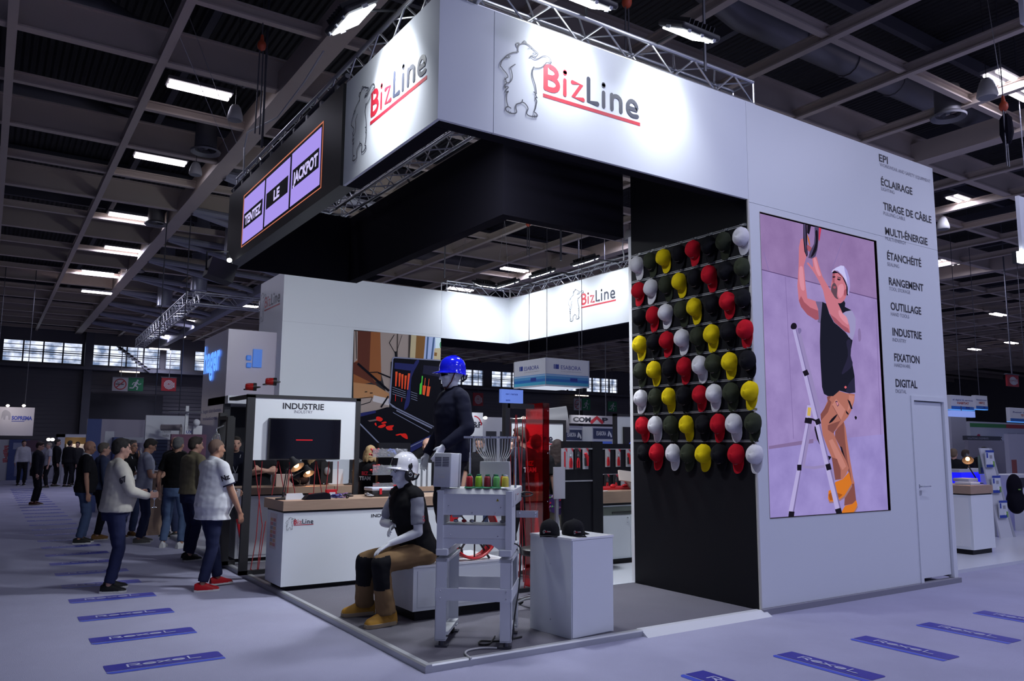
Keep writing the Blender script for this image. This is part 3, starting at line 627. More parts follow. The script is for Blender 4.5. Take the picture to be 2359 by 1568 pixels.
# wall lights of the tall column and a work lamp at the end of the lit screen
p = at(507, 625, 11.2); t = thing('stage_lamp', 'black stage lamp with barn door hanging by the left end of the lit screen', 'lamp', p)
MB().box((0, 0, 0), (.36, .30, .26), Matrix.Rotation(.25, 3, 'Y')).build('housing', black_metal, t); MB().tube([(-.19, 0, 0), (-.19, 0, .26), (.1, 0, .30), (.19, 0, .06)], .012, 6).build('yoke', black_metal, t)
MB().ell((.10, -.08, .16), (.035, .035, .03)).build('lens', flood_on, t)
# suspension chains and hoists
def hoist(px, py, z, zt, label, col=(.45, .06, .02)):
    p = onz(px, py, z); t = thing('chain_hoist', label, 'hoist', p)
    m = MB(); m.ell((0, 0, 0), (.055, .055, .07)); m.cone((0, 0, .05), (.0, 0, .14), .03, .015); m.build('motor', mat('hoist_orange', col, .5), t, 40)
    m = MB()
    for s in (-.02, .02):
        m.tube([(s, 0, 0), (s*1.4, 0, zt-z)], .009, 6)
    m.build('chain', steel_dark, t); MB().tube([(0, 0, .12), (0, 0, 8.62-z)], .008, 6).build('hook_chain', steel_dark, t)
hoist(603, 105, 6.55, 5.4, 'orange chain hoist hanging over the lit screen'); hoist(1444, 5, 6.3, 5.6, 'red chain hoist above the right fascia'); hoist(2312, 245, 6.0, 5.2, 'orange hoist with black bag hanging at upper right')
p = onz(2318, 290, 5.75); tag(MB().lathe([(.0, -.28), (.05, -.22), (.08, -.1), (.07, .1), (.03, .16)], tuple(p), 10).build('chain_bag', black_fab), 'black chain bag under the orange hoist at upper right', 'bag')
hoist(1217, 515, 6.3, 5.6, 'grey chain hoist hanging in the roof hole', (.3, .3, .35))
def chain(px, py, z0, z1, label, r=.016, mt=steel_dark):
    p = onz(px, py, z0); tag(MB().tube([(p[0], p[1], z0), (p[0], p[1], z1)], r, 6).build('hanging_chain', mt), label, 'chain', 'chains holding the trusses')
chain(1625, 165, 5.45, 8.62, 'chain rising beside the plain end of the right fascia floodlight'); chain(603, 340, 5.40, 8.62, 'doubled chain down to the middle of the lit screen'); chain(1024, 640, 5.5, 8.62, 'chain on the left in the square roof hole'); chain(1292, 600, 5.5, 8.62, 'thick chain on the right in the square roof hole', .022)
def wire(a, b, label, r=.004, mt=None): tag(MB().tube([a, b], r, 5).build('hanging_wire', mt or mat('wire_grey', (.35, .35, .38), .5)), label, 'wire', 'thin suspension wires')
for (x0, y0, x1, y1, l) in ((545, 330, 470, 130, 'thin wire left of the nearer cone speaker'), (527, 352, 395, 40, 'long thin wire crossing the first ceiling lamp'), (1055, 620, 1075, 545, 'thin wire left in the roof hole'), (1172, 640, 1162, 500, 'thin wire in the middle of the roof hole'), (1150, 600, 1163, 505, 'thin wire crossing the roof hole'), (2305, 190, 2275, 0, 'thin wire holding the hoist at upper right'), (1332, 620, 1330, 530, 'thin wire right in the roof hole')):
    a = onz(x0, y0, 5.7); b = onz(x1, y1, 7.0); b = a+(b-a)*((8.62-a[2])/(b[2]-a[2])); wire(a, b, l)
tag(MB().tube([onx(745, 118, .15), onx(700, 190, .12), onx(640, 270, .1), onx(570, 305, .1), onx(563, 340, .1), onx(561, 400, .05)], .012, 6).build('white_cable', mat('cable_white', (.5, .5, .52), .5)), 'white cable hanging in a loop above the lit screen', 'cable')
# cable dangling by the post of the caps wall
tag(MB().tube([at(1436, 520, 10), at(1435, 548, 10), at(1434, 570, 10), at(1438, 590, 10), at(1437, 600, 10)], .008, 6).build('loose_cable', mat('cable_white', (.5, .5, .52), .5)), 'loose white cable dangling beside the caps wall post', 'cable')
# ================================================================ people and dress dummies
from mathutils import noise as mnoise
def remesh(mb, voxel, smooth=2, wrinkle=0.0, wscale=9.0):
    me = mb.mesh('tmp'); o = bpy.data.objects.new('tmp', me); COL.objects.link(o)
    r = o.modifiers.new('r', 'REMESH'); r.mode = 'VOXEL'; r.voxel_size = voxel; r.use_smooth_shade = True
    if smooth: s = o.modifiers.new('s', 'SMOOTH'); s.factor = 0.5; s.iterations = smooth
    out = eval_mesh(o); bpy.data.objects.remove(o); bpy.data.meshes.remove(me)
    if wrinkle:
        for v in out.vertices:
            c = v.co; n = mnoise.noise(Vector((c.x*wscale, c.y*wscale, c.z*wscale*1.7)))+.5*mnoise.noise(Vector((c.x*wscale*2.3+5, c.y*wscale*2.3, c.z*wscale*3)))
            v.co = c+v.normal*n*wrinkle
    out.polygons.foreach_set('use_smooth', [True]*len(out.polygons)); return out
def ik(a, c, l1, l2, pole):
    a, c, pole = (np.array(v, float) for v in (a, c, pole)); d = c-a; L = np.linalg.norm(d); L2 = min(L, (l1+l2)*.999); d = d/L; c = a+d*L2
    x = (l1*l1-l2*l2+L2*L2)/(2*L2); h = math.sqrt(max(l1*l1-x*x, 0)); p = pole-a; p = p-d*np.dot(p, d); p = p/(np.linalg.norm(p)+1e-9)
    return a+d*x+p*h, c
skin_m = lambda nm, c: mat('skin_'+nm, c, .5, spec=.3)
S_FAIR = ('fair', (.47, .27, .21)); S_TAN = ('tan', (.36, .19, .13)); S_DARK = ('brown', (.16, .085, .06)); S_DUMMY = ('dummy', (.72, .74, .80))
def hand(mb, w, d, n, L=.175, curl=.5, thumb=1, r=1.0):
    """palm, four fingers of different lengths and a thumb; d = direction of the fingers, n = the way the palm faces; thumb = side sign"""
    w, d, n = (np.array(v, float) for v in (w, d, n)); d /= np.linalg.norm(d); n = n-d*np.dot(n, d); n /= np.linalg.norm(n)+1e-9; s = np.cross(n, d)*thumb
    pl = L*.52
    for k in (-1, 0, 1): mb.rcone(w+s*k*.012, w+d*pl+s*k*.026, .016*r, .0135*r, 10)
    base = w+d*pl
    for k, (off, ln) in enumerate(((.033, .80), (.0115, .92), (-.0105, .86), (-.031, .66))):
        f = L*.48*ln; p = base+s*off; a = curl*.5; dd = d+s*off*.9; dd /= np.linalg.norm(dd)
        for seg, q in enumerate((.45, .32, .23)):
            v = dd*math.cos(a)+n*math.sin(a); e = p+v*f*q; mb.rcone(p, e, (.0092-.0009*seg)*r, (.0085-.0010*seg)*r, 8); p = e; a += curl*.75
    p = w+d*L*.12+s*.022; v = d*.62+s*.62+n*.35; v /= np.linalg.norm(v); e = p+v*L*.22; mb.rcone(p, e, .0125*r, .0105*r, 8)
    v = d*.8+s*.12+n*(.3+.5*curl); v /= np.linalg.norm(v); mb.rcone(e, e+v*L*.18, .0105*r, .008*r, 8)
TORSO = [(.80, -.005, .105, .150), (.86, -.005, .118, .165), (.95, -.008, .122, .170), (1.05, 0, .110, .155), (1.15, .006, .112, .157), (1.27, .010, .120, .172), (1.37, .002, .112, .182), (1.43, -.012, .090, .165), (1.475, -.018, .066, .105), (1.51, -.018, .055, .062)]
def person(name, label, loc, face, height=1.70, lean=.02, legs=None, armL=None, armR=None, head=(0, 0), hipz=None, skin=S_FAIR, top='tee', topc=(.02, .02, .02), trous=(.03, .04, .09), shoe=(.02, .02, .02),
           sole=(.5, .5, .52), hair='short', hairc=(.02, .015, .012), belly=0.0, wide=1.0, vox=.011, group=None, hem=None, cat='person', collar=None, trim=None, lanyard=None, hands=(None, None), beard=None, glasses=None, rough=.9, knee_pads=None, boot=False, tr=1.0, zbase=0.0, vest=None, wr=.006, skirt=False):
    """face = world direction (x, y) the chest points to. Local frame: +x ahead, +y left, z up, sizes for 1.75 m."""
    S = height/1.75; t = thing(name, label, cat, (loc[0], loc[1], zbase), math.atan2(face[1], face[0]), group)
    hz = hipz/S if hipz else .915
    rot = Matrix.Rotation(lean, 3, 'Y'); pel = Vector((0, 0, hz)); up = lambda p: np.array(pel+rot @ (Vector(p)-Vector((0, 0, .915))))
    sh = {1: up((-.010, .185*wide, 1.415)), -1: up((-.010, -.185*wide, 1.415))}; neck = up((-.018, 0, 1.49))
    lg = {1: (.02, .10, 0, 0), -1: (-.02, -.10, 0, 0)}   # ankle x, y, toe turn, heel lift
    if legs: lg[1], lg[-1] = legs
    hip = {s: np.array((0, s*.09, hz-.03)) for s in (1, -1)}; kn, an = {}, {}
    for s in (1, -1):
        L = lg[s]; kpole = hip[s]+np.array((1.0, L[4] if len(L) > 4 else s*.12, 0)); kn[s], an[s] = ik(hip[s], (L[0], L[1], .085+L[3]), .410 if not boot else .44, .403 if not boot else .43, kpole)
    ar = {}
    for s, a in ((1, armL), (-1, armR)):
        a = a or dict(w=(.06, s*.27, .86), pole=(-1, s*.6, 1.0), d=(.25, 0, -1), n=(0, -s, 0), curl=.5)
        w = np.array(a['w'], float); e, w = ik(sh[s], w, .30, .265, a.get('pole', (-1, s*.6, .9))); ar[s] = (e, w, a)
    # ---- body
    b = MB()
    ring = lambda z, cx, rx, ry, o=0., n=20: [up((cx+(rx+o)*math.cos(2*math.pi*i/n), (ry*wide+o)*math.sin(2*math.pi*i/n), z)) for i in range(n)]
    def trings(off, z0=None, z1=None, bl=0.):
        R = []
        for z, cx, rx, ry in TORSO:
            if (z0 and z < z0) or (z1 and z > z1): continue
            k = max(0, 1-abs(z-1.05)/.28); gx = belly*k; R.append(ring(z, cx+gx*.55, rx+gx, ry+gx*.55, off))
        return R
    b.loft(trings(-.012))
    for s in (1, -1):
        b.rcone(hip[s], kn[s], .075, .048, 12); b.rcone(kn[s], an[s], .050, .036, 12); ft = R_(lg[s][2]); fd = np.array((math.cos(ft), math.sin(ft), 0))
        b.rcone(an[s]-(0, 0, .04), an[s]+fd*.13-(0, 0, .055), .030, .022, 8)
        e, w, a = ar[s]
        b.rcone(sh[s]-np.array((0, s*.012, .0)), e, .050*(1+belly*.8), .039, 12); m_ = e+(w-e)*.3; b.rcone(e, m_, .040, .041, 12); b.rcone(m_, w, .040, .026, 12)
        d = a.get('d'); d = np.array(d, float) if d is not None else (w-e); hand(b, w, d, a.get('n', (0, -s, 0)), curl=a.get('curl', .5), thumb=a.get('thumb', s))
    b.rcone(neck-(0, 0, .02), up((.005, 0, 1.585)), .058*(1+belly*.5), .052, 12)
    H = Matrix.Translation(Vector(up((0, 0, 1.545)))) @ Matrix.Rotation(R_(head[0]), 4, 'Z') @ Matrix.Rotation(R_(head[1])+lean*.3, 4, 'Y') @ Matrix.Translation((0, 0, -1.56)); Hr = H.to_3x3()
    hp = lambda p: H @ Vector(p)
    b.ell(hp((.002, 0, 1.662)), (.097, .074, .098), 18, 12, Hr); b.ell(hp((.036, 0, 1.595)), (.060, .055, .064), 16, 10, Hr); b.ell(hp((.070, 0, 1.552)), (.022, .026, .018), 10, 7, Hr)
    b.rcone(hp((.092, 0, 1.655)), hp((.114, 0, 1.612)), .010, .0145, 8); b.ell(hp((.088, 0, 1.676)), (.013, .045, .011), 12, 6, Hr); b.ell(hp((.088, 0, 1.577)), (.014, .024, .011), 10, 6, Hr)
    for s in (1, -1): b.ell(hp((.066, s*.043, 1.625)), (.026, .018, .024), 10, 7, Hr); b.ell(hp((-.004, s*.077, 1.635)), (.019, .010, .031), 8, 7, Hr)
    me = remesh(b, vox, 3 if vox < .015 else 2)
    hairm = mat('hair_%02d%02d%02d' % tuple(int(c*99) for c in hairc), hairc, .8)
    for m in (skin_m(*skin), mat('lips_'+skin[0], tuple(c*k for c, k in zip(skin[1], (.85, .6, .6))) if skin is not S_DUMMY else (.6, .6, .64), .5), mat('eye_dark', (.02, .015, .015), .3) if skin is not S_DUMMY else mat('dummy_eye', (.5, .5, .54), .4), hairm): me.materials.append(m)
    Hi = H.inverted(); idx = [0]*len(me.polygons)
    for p in me.polygons:
        c = p.center
        if c.z < 1.2*0+neck[2]: continue
        q = Hi @ c
        if q.x > .055:
            if abs(q.z-1.650) < .008 and .018 < abs(q.y) < .047: idx[p.index] = 2
            elif abs(q.z-1.672) < .006 and .014 < abs(q.y) < .052 and skin is not S_DUMMY: idx[p.index] = 3
            elif abs(q.z-1.577) < .010 and abs(q.y) < .023: idx[p.index] = 1
        if beard and q.z < 1.60 and q.x > .0 and q.z > 1.52 and idx[p.index] == 0: idx[p.index] = 3
        if hair == 'buzz' and (q.z > 1.685-.12*min(max((.03-q.x)/.1, 0), 1)) and q.x < .075 and q.z > 1.57: idx[p.index] = 3
    me.polygons.foreach_set('material_index', idx)
    o = link('body', me, t); o.scale = (S, S, S)
    def part(nm, me, m, par=t):
        for k in (m if isinstance(m, (list, tuple)) else [m]): me.materials.append(k)
        q = link(nm, me, par)
        if par is t: q.scale = (S, S, S)
        return q
    cl = lambda nm, c, r=.9: mat('%s_%03d_%03d_%03d' % (nm, *[int(v*999) for v in c]), c, r, spec=.15, noise=.10, scale=14)
    v2 = max(vox*1.15, .012)
    # ---- trousers
    g = MB(); g.loft(trings(.014, None, 1.0)); fl = .060 if not boot else .074
    for s in (1, -1):
        c = kn[s]+(an[s]-kn[s])*.5; en = kn[s]+(an[s]-kn[s])*(.95 if not boot else .98)
        g.rcone(hip[s]+(0, 0, .02), kn[s], .100*(1+belly*.6)*tr, .070*tr, 14); g.rcone(kn[s], c, .070*tr, .068*tr, 14); g.rcone(c, en, .068*tr, fl*tr, 14, True, False)
    me = remesh(g, v2, 2, wr)
    if knee_pads:
        idx = []
        for p in me.polygons:
            c = np.array(p.center); k = 0
            for s in (1, -1):
                u = c-kn[s]; ax = (an[s]-kn[s])/np.linalg.norm(an[s]-kn[s])
                if -.06 < np.dot(u, ax) < .21 and np.linalg.norm(u-ax*np.dot(u, ax)) < .11 and (c[0] > kn[s][0]-.06): k = 1
            idx.append(k)
        me.polygons.foreach_set('material_index', idx); part('trousers', me, [cl('cloth', trous), cl('cloth', knee_pads)])
    else: part('trousers', me, cl('cloth', trous))
    # ---- top
    g = MB(); off = {'tee': .020, 'polo': .022, 'sweater': .030, 'jacket': .036, 'vest': .034}[top]; hem = hem or (.86 if top in ('polo', 'tee') else .90)
    R = [ring(hem, -.004+belly*.30, .120+belly*.50, .168+belly*.30, off+.002)]+[r for r, q in zip(trings(off), TORSO) if q[0] > hem+.03 and q[0] < 1.49]; R.append(ring(1.49, -.018, .064, .075, .006)); g.loft(R)
    for s in (1, -1): g.rcone(up((-.020, s*.035, 1.475)), up((-.012, s*.175*wide, 1.425)), .048+off*.4, .052+off*.4, 12)
    frac = {'tee': .68, 'polo': .74, 'sweater': 9, 'jacket': 9, 'vest': .02}[top]
    for s in (1, -1):
        e, w, a = ar[s]; s0 = sh[s]-np.array((0, s*.015, 0)); ro = .058+off*.55
        if frac < 1: g.rcone(s0, s0+(e-s0)*frac, ro*(1+belly*.7), ro*(1.0+belly*.5), 14, True, False)
        else: g.rcone(s0, e, ro*(1+belly*.5), .046+off*.5, 14); g.rcone(e, w+(w-e)*.0, .046+off*.5, .036+off*.25, 14, True, False)
    topm = cl('cloth', topc, rough); me = remesh(g, v2, 2, wr); tp = part({'tee': 'shirt', 'polo': 'polo_shirt', 'sweater': 'sweater', 'jacket': 'jacket', 'vest': 'vest'}[top], me, topm)
    if vest:    # a short-sleeved shirt shows under a sleeveless vest
        g = MB()
        for s in (1, -1):
            e, w, a = ar[s]; s0 = sh[s]-np.array((0, s*.005, 0)); g.rcone(s0, s0+(e-s0)*.78, .064, .060, 14, True, False)
        part('shirt_sleeves', remesh(g, v2, 2, wr), cl('cloth', vest))
    if collar:
        c = MB(); n = 26
        c.loft([[tuple(np.array(up((-.016+.068*1.0*math.cos(2*math.pi*i/n)*k+.012*q, .074*math.sin(2*math.pi*i/n)*k, 1.478+q*.045+.022*q*(-math.cos(2*math.pi*i/n)))))) for i in range(n)] for q, k in ((0, 1.14), (1, .98), (1, .90), (0, .98))], caps=False)
        part('collar', c.mesh('collar', 60), cl('cloth', collar), t)
    if trim:
        c = MB()
        for s in (1, -1):
            e, w, a = ar[s]; s0 = sh[s]-np.array((0, s*.015, 0)); q = s0+(e-s0)*frac; dv = (e-s0)/np.linalg.norm(e-s0); rr = (.058+off*.55)*(1.02+belly*.5); c.tube([q-dv*.012, q+dv*.003], rr+.002, 18)
        part('cuff_trim', c.mesh('trim', 50), cl('cloth', trim))
    # ---- shoes
    for s in (1, -1):
        ft = R_(lg[s][2]); lift = lg[s][3]; sm = cl('shoe', shoe, .5); A = Vector(an[s])-Vector((0, 0, .085+lift*.0)); M = Matrix.Translation(A) @ Matrix.Rotation(ft, 4, 'Z') @ Matrix.Rotation(min(lift*3.0, .5), 4, 'Y')
        up_, so = MB(), MB(); prof = [(-.085, .030, .085), (-.06, .040, .100), (0, .042, .110), (.06, .046, .085), (.12, .050, .062), (.165, .044, .050), (.185, .025, .036)]
        if boot: prof = [(x*1.08, w*1.16, h*1.25+.012) for x, w, h in prof]
        rings = []
        for x, w, h in prof: rings.append([tuple(M @ Vector((x, w*math.cos(a)*(1.0 if math.sin(a) < .5 else .9), .018+max(0, math.sin(a))*(h-.018)))) for a in [math.pi*2*i/16 for i in range(16)]])
        up_.loft(rings)
        if boot: up_.rcone(M @ Vector((-.02, 0, .08)), M @ Vector((-.025, 0, .15)), .056, .056, 14)
        q = part('shoe' if not boot else 'boot', up_.mesh('shoe', 60), sm)
        so.loft([[tuple(M @ Vector((x, w*1.06*math.cos(a), .001+(.022 if not boot else .032)*(math.sin(a) > 0)))) for a in [math.pi*2*i/16+.01 for i in range(16)]] for x, w, h in [(-.09, .030, 0)]+prof[1:]+[(prof[-1][0]+.006, .02, 0)]])
        part('sole', so.mesh('sole', 40), cl('sole', sole), q)
    # ---- hair
    if hair in ('short', 'long', 'bob', 'fringe'):
        g = MB(); g.ell(hp((-.012, 0, 1.682)), (.100, .082, .094), 18, 10, Hr); g.ell(hp((-.045, 0, 1.645)), (.064, .077, .075), 14, 8, Hr)
        if hair == 'short': g.ell(hp((.045, 0, 1.742)), (.048, .058, .026), 12, 7, Hr)
        if hair in ('long', 'bob'):
            zb = 1.40 if hair == 'long' else 1.53
            for k in range(9):
                a = R_(95+k*170/8); g.rcone(hp((-.01+.07*math.cos(a), .078*math.sin(a), 1.66)), hp((-.022+.085*math.cos(a), .092*math.sin(a), zb+.03*(k % 2))), .034, .026, 8)
        me = remesh(g, max(.009, vox), 2, .004, 30)
        part('hair', me, hairm)
    if glasses:
        g = MB()
        for s in (1, -1):
            g.tube([hp((.100+.004*math.cos(a), s*.033+.024*math.cos(a), 1.650+.017*math.sin(a))) for a in [2*math.pi*i/14 for i in range(14)]], .0026, 5, closed=True)
            g.tube([hp((.098, s*.057, 1.655)), hp((.0, s*.079, 1.655))], .0026, 5)
        g.tube([hp((.104, -.01, 1.653)), hp((.104, .01, 1.653))], .0024, 5); part('glasses', g.mesh('glasses'), black_plast)
    if lanyard:
        g = MB(); f = lambda y, z: up((.128+off+belly*max(0, 1-abs(z-1.05)/.28)*1.55+(.0 if z < 1.3 else (1.3-z)*.42), y, z)); g.tube([f(.075, 1.46), f(.03, 1.25), f(.0, 1.17)], .006, 6); g.tube([f(-.075, 1.46), f(-.03, 1.25), f(.0, 1.17)], .006, 6)
        q = part('lanyard', g.mesh('lanyard'), cl('cloth', lanyard)); a = Vector(f(0, 1.165)); g = MB().bx(a.x-.001, a.x+.006, -.045, .045, a.z-.125, a.z); part('badge', g.mesh('badge'), mat('badge_card', (.62, .64, .72), .4), q)
    t['up'] = 0; del t['up']
    W = Matrix.Translation((loc[0], loc[1], zbase)) @ Matrix.Rotation(math.atan2(face[1], face[0]), 4, 'Z') @ Matrix.Scale(S, 4)
    return dict(root=t, W=W, up=lambda p: W @ Vector(up(p)), wrist={s: W @ Vector(ar[s][1]) for s in (1, -1)}, elbow={s: W @ Vector(ar[s][0]) for s in (1, -1)}, sh={s: W @ Vector(sh[s]) for s in (1, -1)}, head=lambda p: W @ (H @ Vector(p)), headm=W @ H, top=tp, ar=ar, S=S, part=part, off=off, shl=sh)
RG = np.array([RGT[0], RGT[1]])/math.hypot(RGT[0], RGT[1]); AW = np.array([FWD[0], FWD[1]])/math.hypot(FWD[0], FWD[1])
def D(r, a): v = RG*r+AW*a; return v/np.linalg.norm(v)
hang = lambda s, x=.03, y=.25, z=.83: dict(w=(x, s*y, z), pole=(-1, s*.5, 1.1), d=(.15, 0, -1), n=(0, -s, 0), curl=.45)
def sleeve_text(P, s, st, h, frac, col=ink, out=None, bold=.03, font_w=None):
    """writing on the outside of a sleeve, on its own small patch"""
    a, b = np.array(P['sh'][s]), np.array(P['elbow'][s]); d = (b-a)/np.linalg.norm(b-a); c = a+(b-a)*frac; out = np.array(out, float); out = out-d*np.dot(out, d); out /= np.linalg.norm(out)
    Yd = -d; Xd = np.cross(Yd, out); r = .082*P['S']; m = MB(); tmp = MB(); write(tmp, st, (0, 0, 0), (1, 0, 0), (0, 1, 0), h, font_w, 'c', bold)
    for v in tmp.v:
        an = v[0]/r; m.v.append(tuple(c+Xd*r*math.sin(an)+out*r*math.cos(an)+Yd*v[1]))
    m.f = tmp.f; m.m = tmp.m
    Wi = P['W'].inverted(); m.v = [tuple(Wi @ Vector(v)) for v in m.v]
    me = m.mesh('sleeve_print'); return P['part']('sleeve_print', me, col, P['top'])
def flute(p, label, s=1.0):
    t = thing('flute_glass', label, 'glass', p); gl = mat('clear_glass', (.85, .88, .95), .05, trans=.85)
    MB().lathe([(.032*s, 0), (.033*s, .004), (.006, .010), (.004, .07), (.005, .085), (.020*s, .105), (.027*s, .15), (.024*s, .20), (.0225*s, .20), (.025*s, .15), (.017*s, .108), (0, .10)], n=18).build('bowl', gl, t, 50)
    return t
def phone(p, rz, tilt, label):
    t = thing('smartphone', label, 'phone', p, rz); m = MB().box((0, 0, 0), (.145, .07, .009), Matrix.Rotation(tilt, 3, 'Y')); m.build('case', black_plast, t)
    MB().box((0, 0, .0052), (.13, .062, .0012), Matrix.Rotation(tilt, 3, 'Y')).build('display', emis('phone_glow', (.5, .6, .8), .6), t); return t
jeans = (.020, .030, .085); jeans_l = (.075, .115, .22); blk = (.010, .010, .013)
# --- the two men in front
P = person('person', 'man in a white sweater with 67 on the sleeve, holding a flute glass', (-1.50, 4.72), D(.80, .55), 1.68, armR=dict(w=(.33, -.13, 1.075), pole=(-.4, -.8, .9), d=(.9, .2, .12), n=(-.1, 1, 0), curl=1.0), armL=dict(w=(.22, .10, 1.10), pole=(-.3, .9, .9), d=(1, -.2, .1), n=(0, -1, 0), curl=.8),
           legs=((.03, .12, 12, 0), (-.03, -.13, -18, 0)), head=(6, 4), top='sweater', topc=(.46, .44, .40), trous=(.016, .020, .060), shoe=(.012, .012, .014), hairc=(.012, .010, .010), belly=.055, vox=.0085, hem=.90)
sleeve_text(P, -1, '67', .062, .62, out=(-.5, -.83, 0), bold=.05); w = P['wrist'][-1]; hd = P['W'].to_3x3() @ Vector((.075, .035, .012)); flute((w.x+hd.x, w.y+hd.y, w.z-.135), 'flute glass held by the man in the white sweater')
fs = P['S']
for s in (1, -1):  # stripes of the trainers
    pass
P = person('person', 'heavy man in a white polo shirt with Nz on the sleeve and red trainers', (-.56, 4.28), D(.62, .78), 1.69, lean=.03, armR=dict(w=(.20, -.30, .87), pole=(-1, -.5, 1.0), d=(.25, .05, -1), n=(0, 1, 0), curl=.5), armL=dict(w=(.36, .16, 1.06), pole=(-.3, .9, .9), d=(1, .1, .1), n=(0, -1, 0), curl=.9),
           legs=((.20, .11, -6, 0), (-.12, -.10, -26, 0.0)), head=(-4, -2), skin=S_TAN, top='polo', topc=(.62, .63, .68), trous=(.016, .020, .055), shoe=(.36, .008, .015), hair='buzz', hairc=(.11, .065, .048), belly=.105, wide=1.12, vox=.0085, hem=.80, collar=(.62, .63, .68), trim=(.015, .015, .04))
sleeve_text(P, -1, 'Nz', .060, .50, out=(-.45, -.85, 0), bold=.045); w = P['wrist'][1]; hd = P['W'].to_3x3() @ Vector((.08, -.02, .01)); flute((w.x+hd.x, w.y+hd.y, w.z-.13), 'flute glass held by the heavy man in the white polo')
# --- the group behind them
person('person', 'bald man in a black polo shirt and light blue jeans seen from the side', (-1.36, 9.55), D(.80, .45), 1.66, armR=hang(-1, .05), legs=((.02, .1, 8, 0), (-.03, -.1, -10, 0)), head=(0, 10), skin=S_TAN, top='polo', topc=blk, trous=(.05, .075, .15), hair='none', belly=.05, vox=.011, collar=(.4, .42, .46))
person('person', 'man in a dark blue jacket hidden behind the white sweater', (-1.08, 9.95), D(.75, .55), 1.62, top='jacket', topc=(.035, .045, .09), trous=(.012, .012, .02), hairc=(.10, .085, .07), vox=.014, shoe=(.20, .10, .03))
P = person('person', 'man with glasses in a black jacket and badge, drinking', tuple(at(299, 1100, 13.9)[:2]), D(.85, -.42), 1.67, armL=dict(w=(.20, .02, 1.43), pole=(.1, .9, 1.1), d=(.25, -.2, .9), n=(-1, 0, 0), curl=.9), armR=dict(w=(.26, -.12, 1.14), pole=(-.4, -.8, .9), d=(.9, .3, .25), n=(0, .3, 1), curl=.6), head=(8, -4), skin=S_TAN, top='jacket', topc=(.012, .012, .014),
           trous=(.02, .028, .07), hairc=(.06, .055, .055), glasses=True, lanyard=(.5, .52, .58), vox=.011, shoe=(.10, .05, .02))
w = P['wrist'][1]; hd = P['W'].to_3x3() @ Vector((.05, -.02, .04)); flute((w.x+hd.x, w.y+hd.y, w.z-.03), 'glass at the mouth of the man with glasses', .9); w = P['wrist'][-1]; hd = P['W'].to_3x3() @ Vector((.09, .03, .05)); phone((w.x+hd.x, w.y+hd.y, w.z+.05), math.atan2(-.2, .6), -.5, 'smartphone held by the man with glasses')
P = person('person', 'man in a grey T-shirt and dark jeans looking down at his phone', tuple(at(332, 1100, 13.1)[:2]), D(.80, .50), 1.70, lean=.04, armR=dict(w=(.27, -.08, 1.10), pole=(-.5, -.8, .8), d=(.6, .2, .75), n=(-.3, .9, .2), curl=.8), armL=dict(w=(.28, .08, 1.12), pole=(-.4, .9, .8), d=(.6, -.2, .75), n=(-.3, -.9, .2), curl=.8), legs=((.04, .12, 14, 0), (-.04, -.12, -6, 0)), head=(0, 24),
           skin=S_TAN, topc=(.24, .25, .32), trous=(.016, .020, .050), shoe=(.10, .095, .09), hairc=(.014, .011, .010), vox=.011, hem=.84)
w = P['wrist'][-1]; hd = P['W'].to_3x3() @ Vector((.07, .09, .10)); phone((w.x+hd.x, w.y+hd.y, w.z+.08), math.atan2(.2, .7), -.7, 'smartphone in the hands of the man in the grey T-shirt')
person('person', 'man in a black T-shirt and light blue jeans seen from behind', (-.21, 8.22), D(.12, 1), 1.72, armL=dict(w=(.04, .30, .88), pole=(-1, .8, 1.0), d=(.1, 0, -1), n=(0, -1, 0), curl=.5), legs=((.02, .17, 18, 0), (-.02, -.16, -14, 0)), skin=S_TAN, topc=(.006, .006, .007), trous=(.085, .13, .24), shoe=(.5, .5, .52), hairc=(.10, .10, .105), vox=.011, hem=.94)
person('person', 'smiling man with a shaved head in a dark jacket facing the camera', (.05, 9.75), D(-.25, -1), 1.74, top='jacket', topc=(.020, .020, .024), hair='none', skin=S_TAN, beard=True, hairc=(.12, .08, .06), vox=.013)
person('person', 'man in an olive jacket and dark jeans behind the heavy man', (-.28, 6.72), D(.55, .80), 1.72, lean=.03, top='jacket', topc=(.17, .148, .095), trous=(.018, .022, .06), hairc=(.016, .014, .014), skin=S_FAIR, head=(-14, 4), vox=.011, hem=.93, legs=((.06, .1, 6, 0), (-.04, -.1, -6, 0)), collar=(.17, .148, .095))
# --- inside the booth
def inside(label, px, py, depth, face, h, **k):
    p = at(px, py, depth); return person('person', label, (p[0], p[1]), face, h, zbase=ZF+.005, vox=k.pop('vox', .015), **k)
inside('man in a dark polo with a badge inside the booth beside the black post', 541, 1080, 12.4, D(.35, -.9), 1.68, top='polo', topc=(.014, .015, .03), lanyard=(.5, .52, .58), hairc=(.02, .016, .014), skin=S_FAIR)
P = inside('man with folded arms half hidden by the INDUSTRIE panel', 598, 1080, 12.1, D(.55, -.8), 1.74, armR=dict(w=(.20, .06, 1.17), pole=(-.1, -.9, .8), d=(.3, 1, .1), n=(-1, 0, 0), curl=.4), armL=dict(w=(.22, -.06, 1.20), pole=(-.1, .9, .8), d=(.3, -1, .1), n=(-1, 0, 0), curl=.4), topc=blk, skin=S_FAIR)
inside('dark-haired person in a black TEAM shirt behind the desk lamps', 660, 1085, 12.6, D(.2, 1), 1.62, topc=blk, skin=S_FAIR)
inside('woman with long blond hair and black top behind the red cords', 722, 1085, 12.0, D(.3, 1), 1.60, topc=blk, hair='long', hairc=(.30, .20, .10), trous=blk)
P = inside('blond woman in a black TEAM shirt seen from behind near the poster', 852, 1085, 11.0, D(.35, 1), 1.56, topc=blk, hair='bob', hairc=(.36, .24, .12), trous=blk, vox=.012)
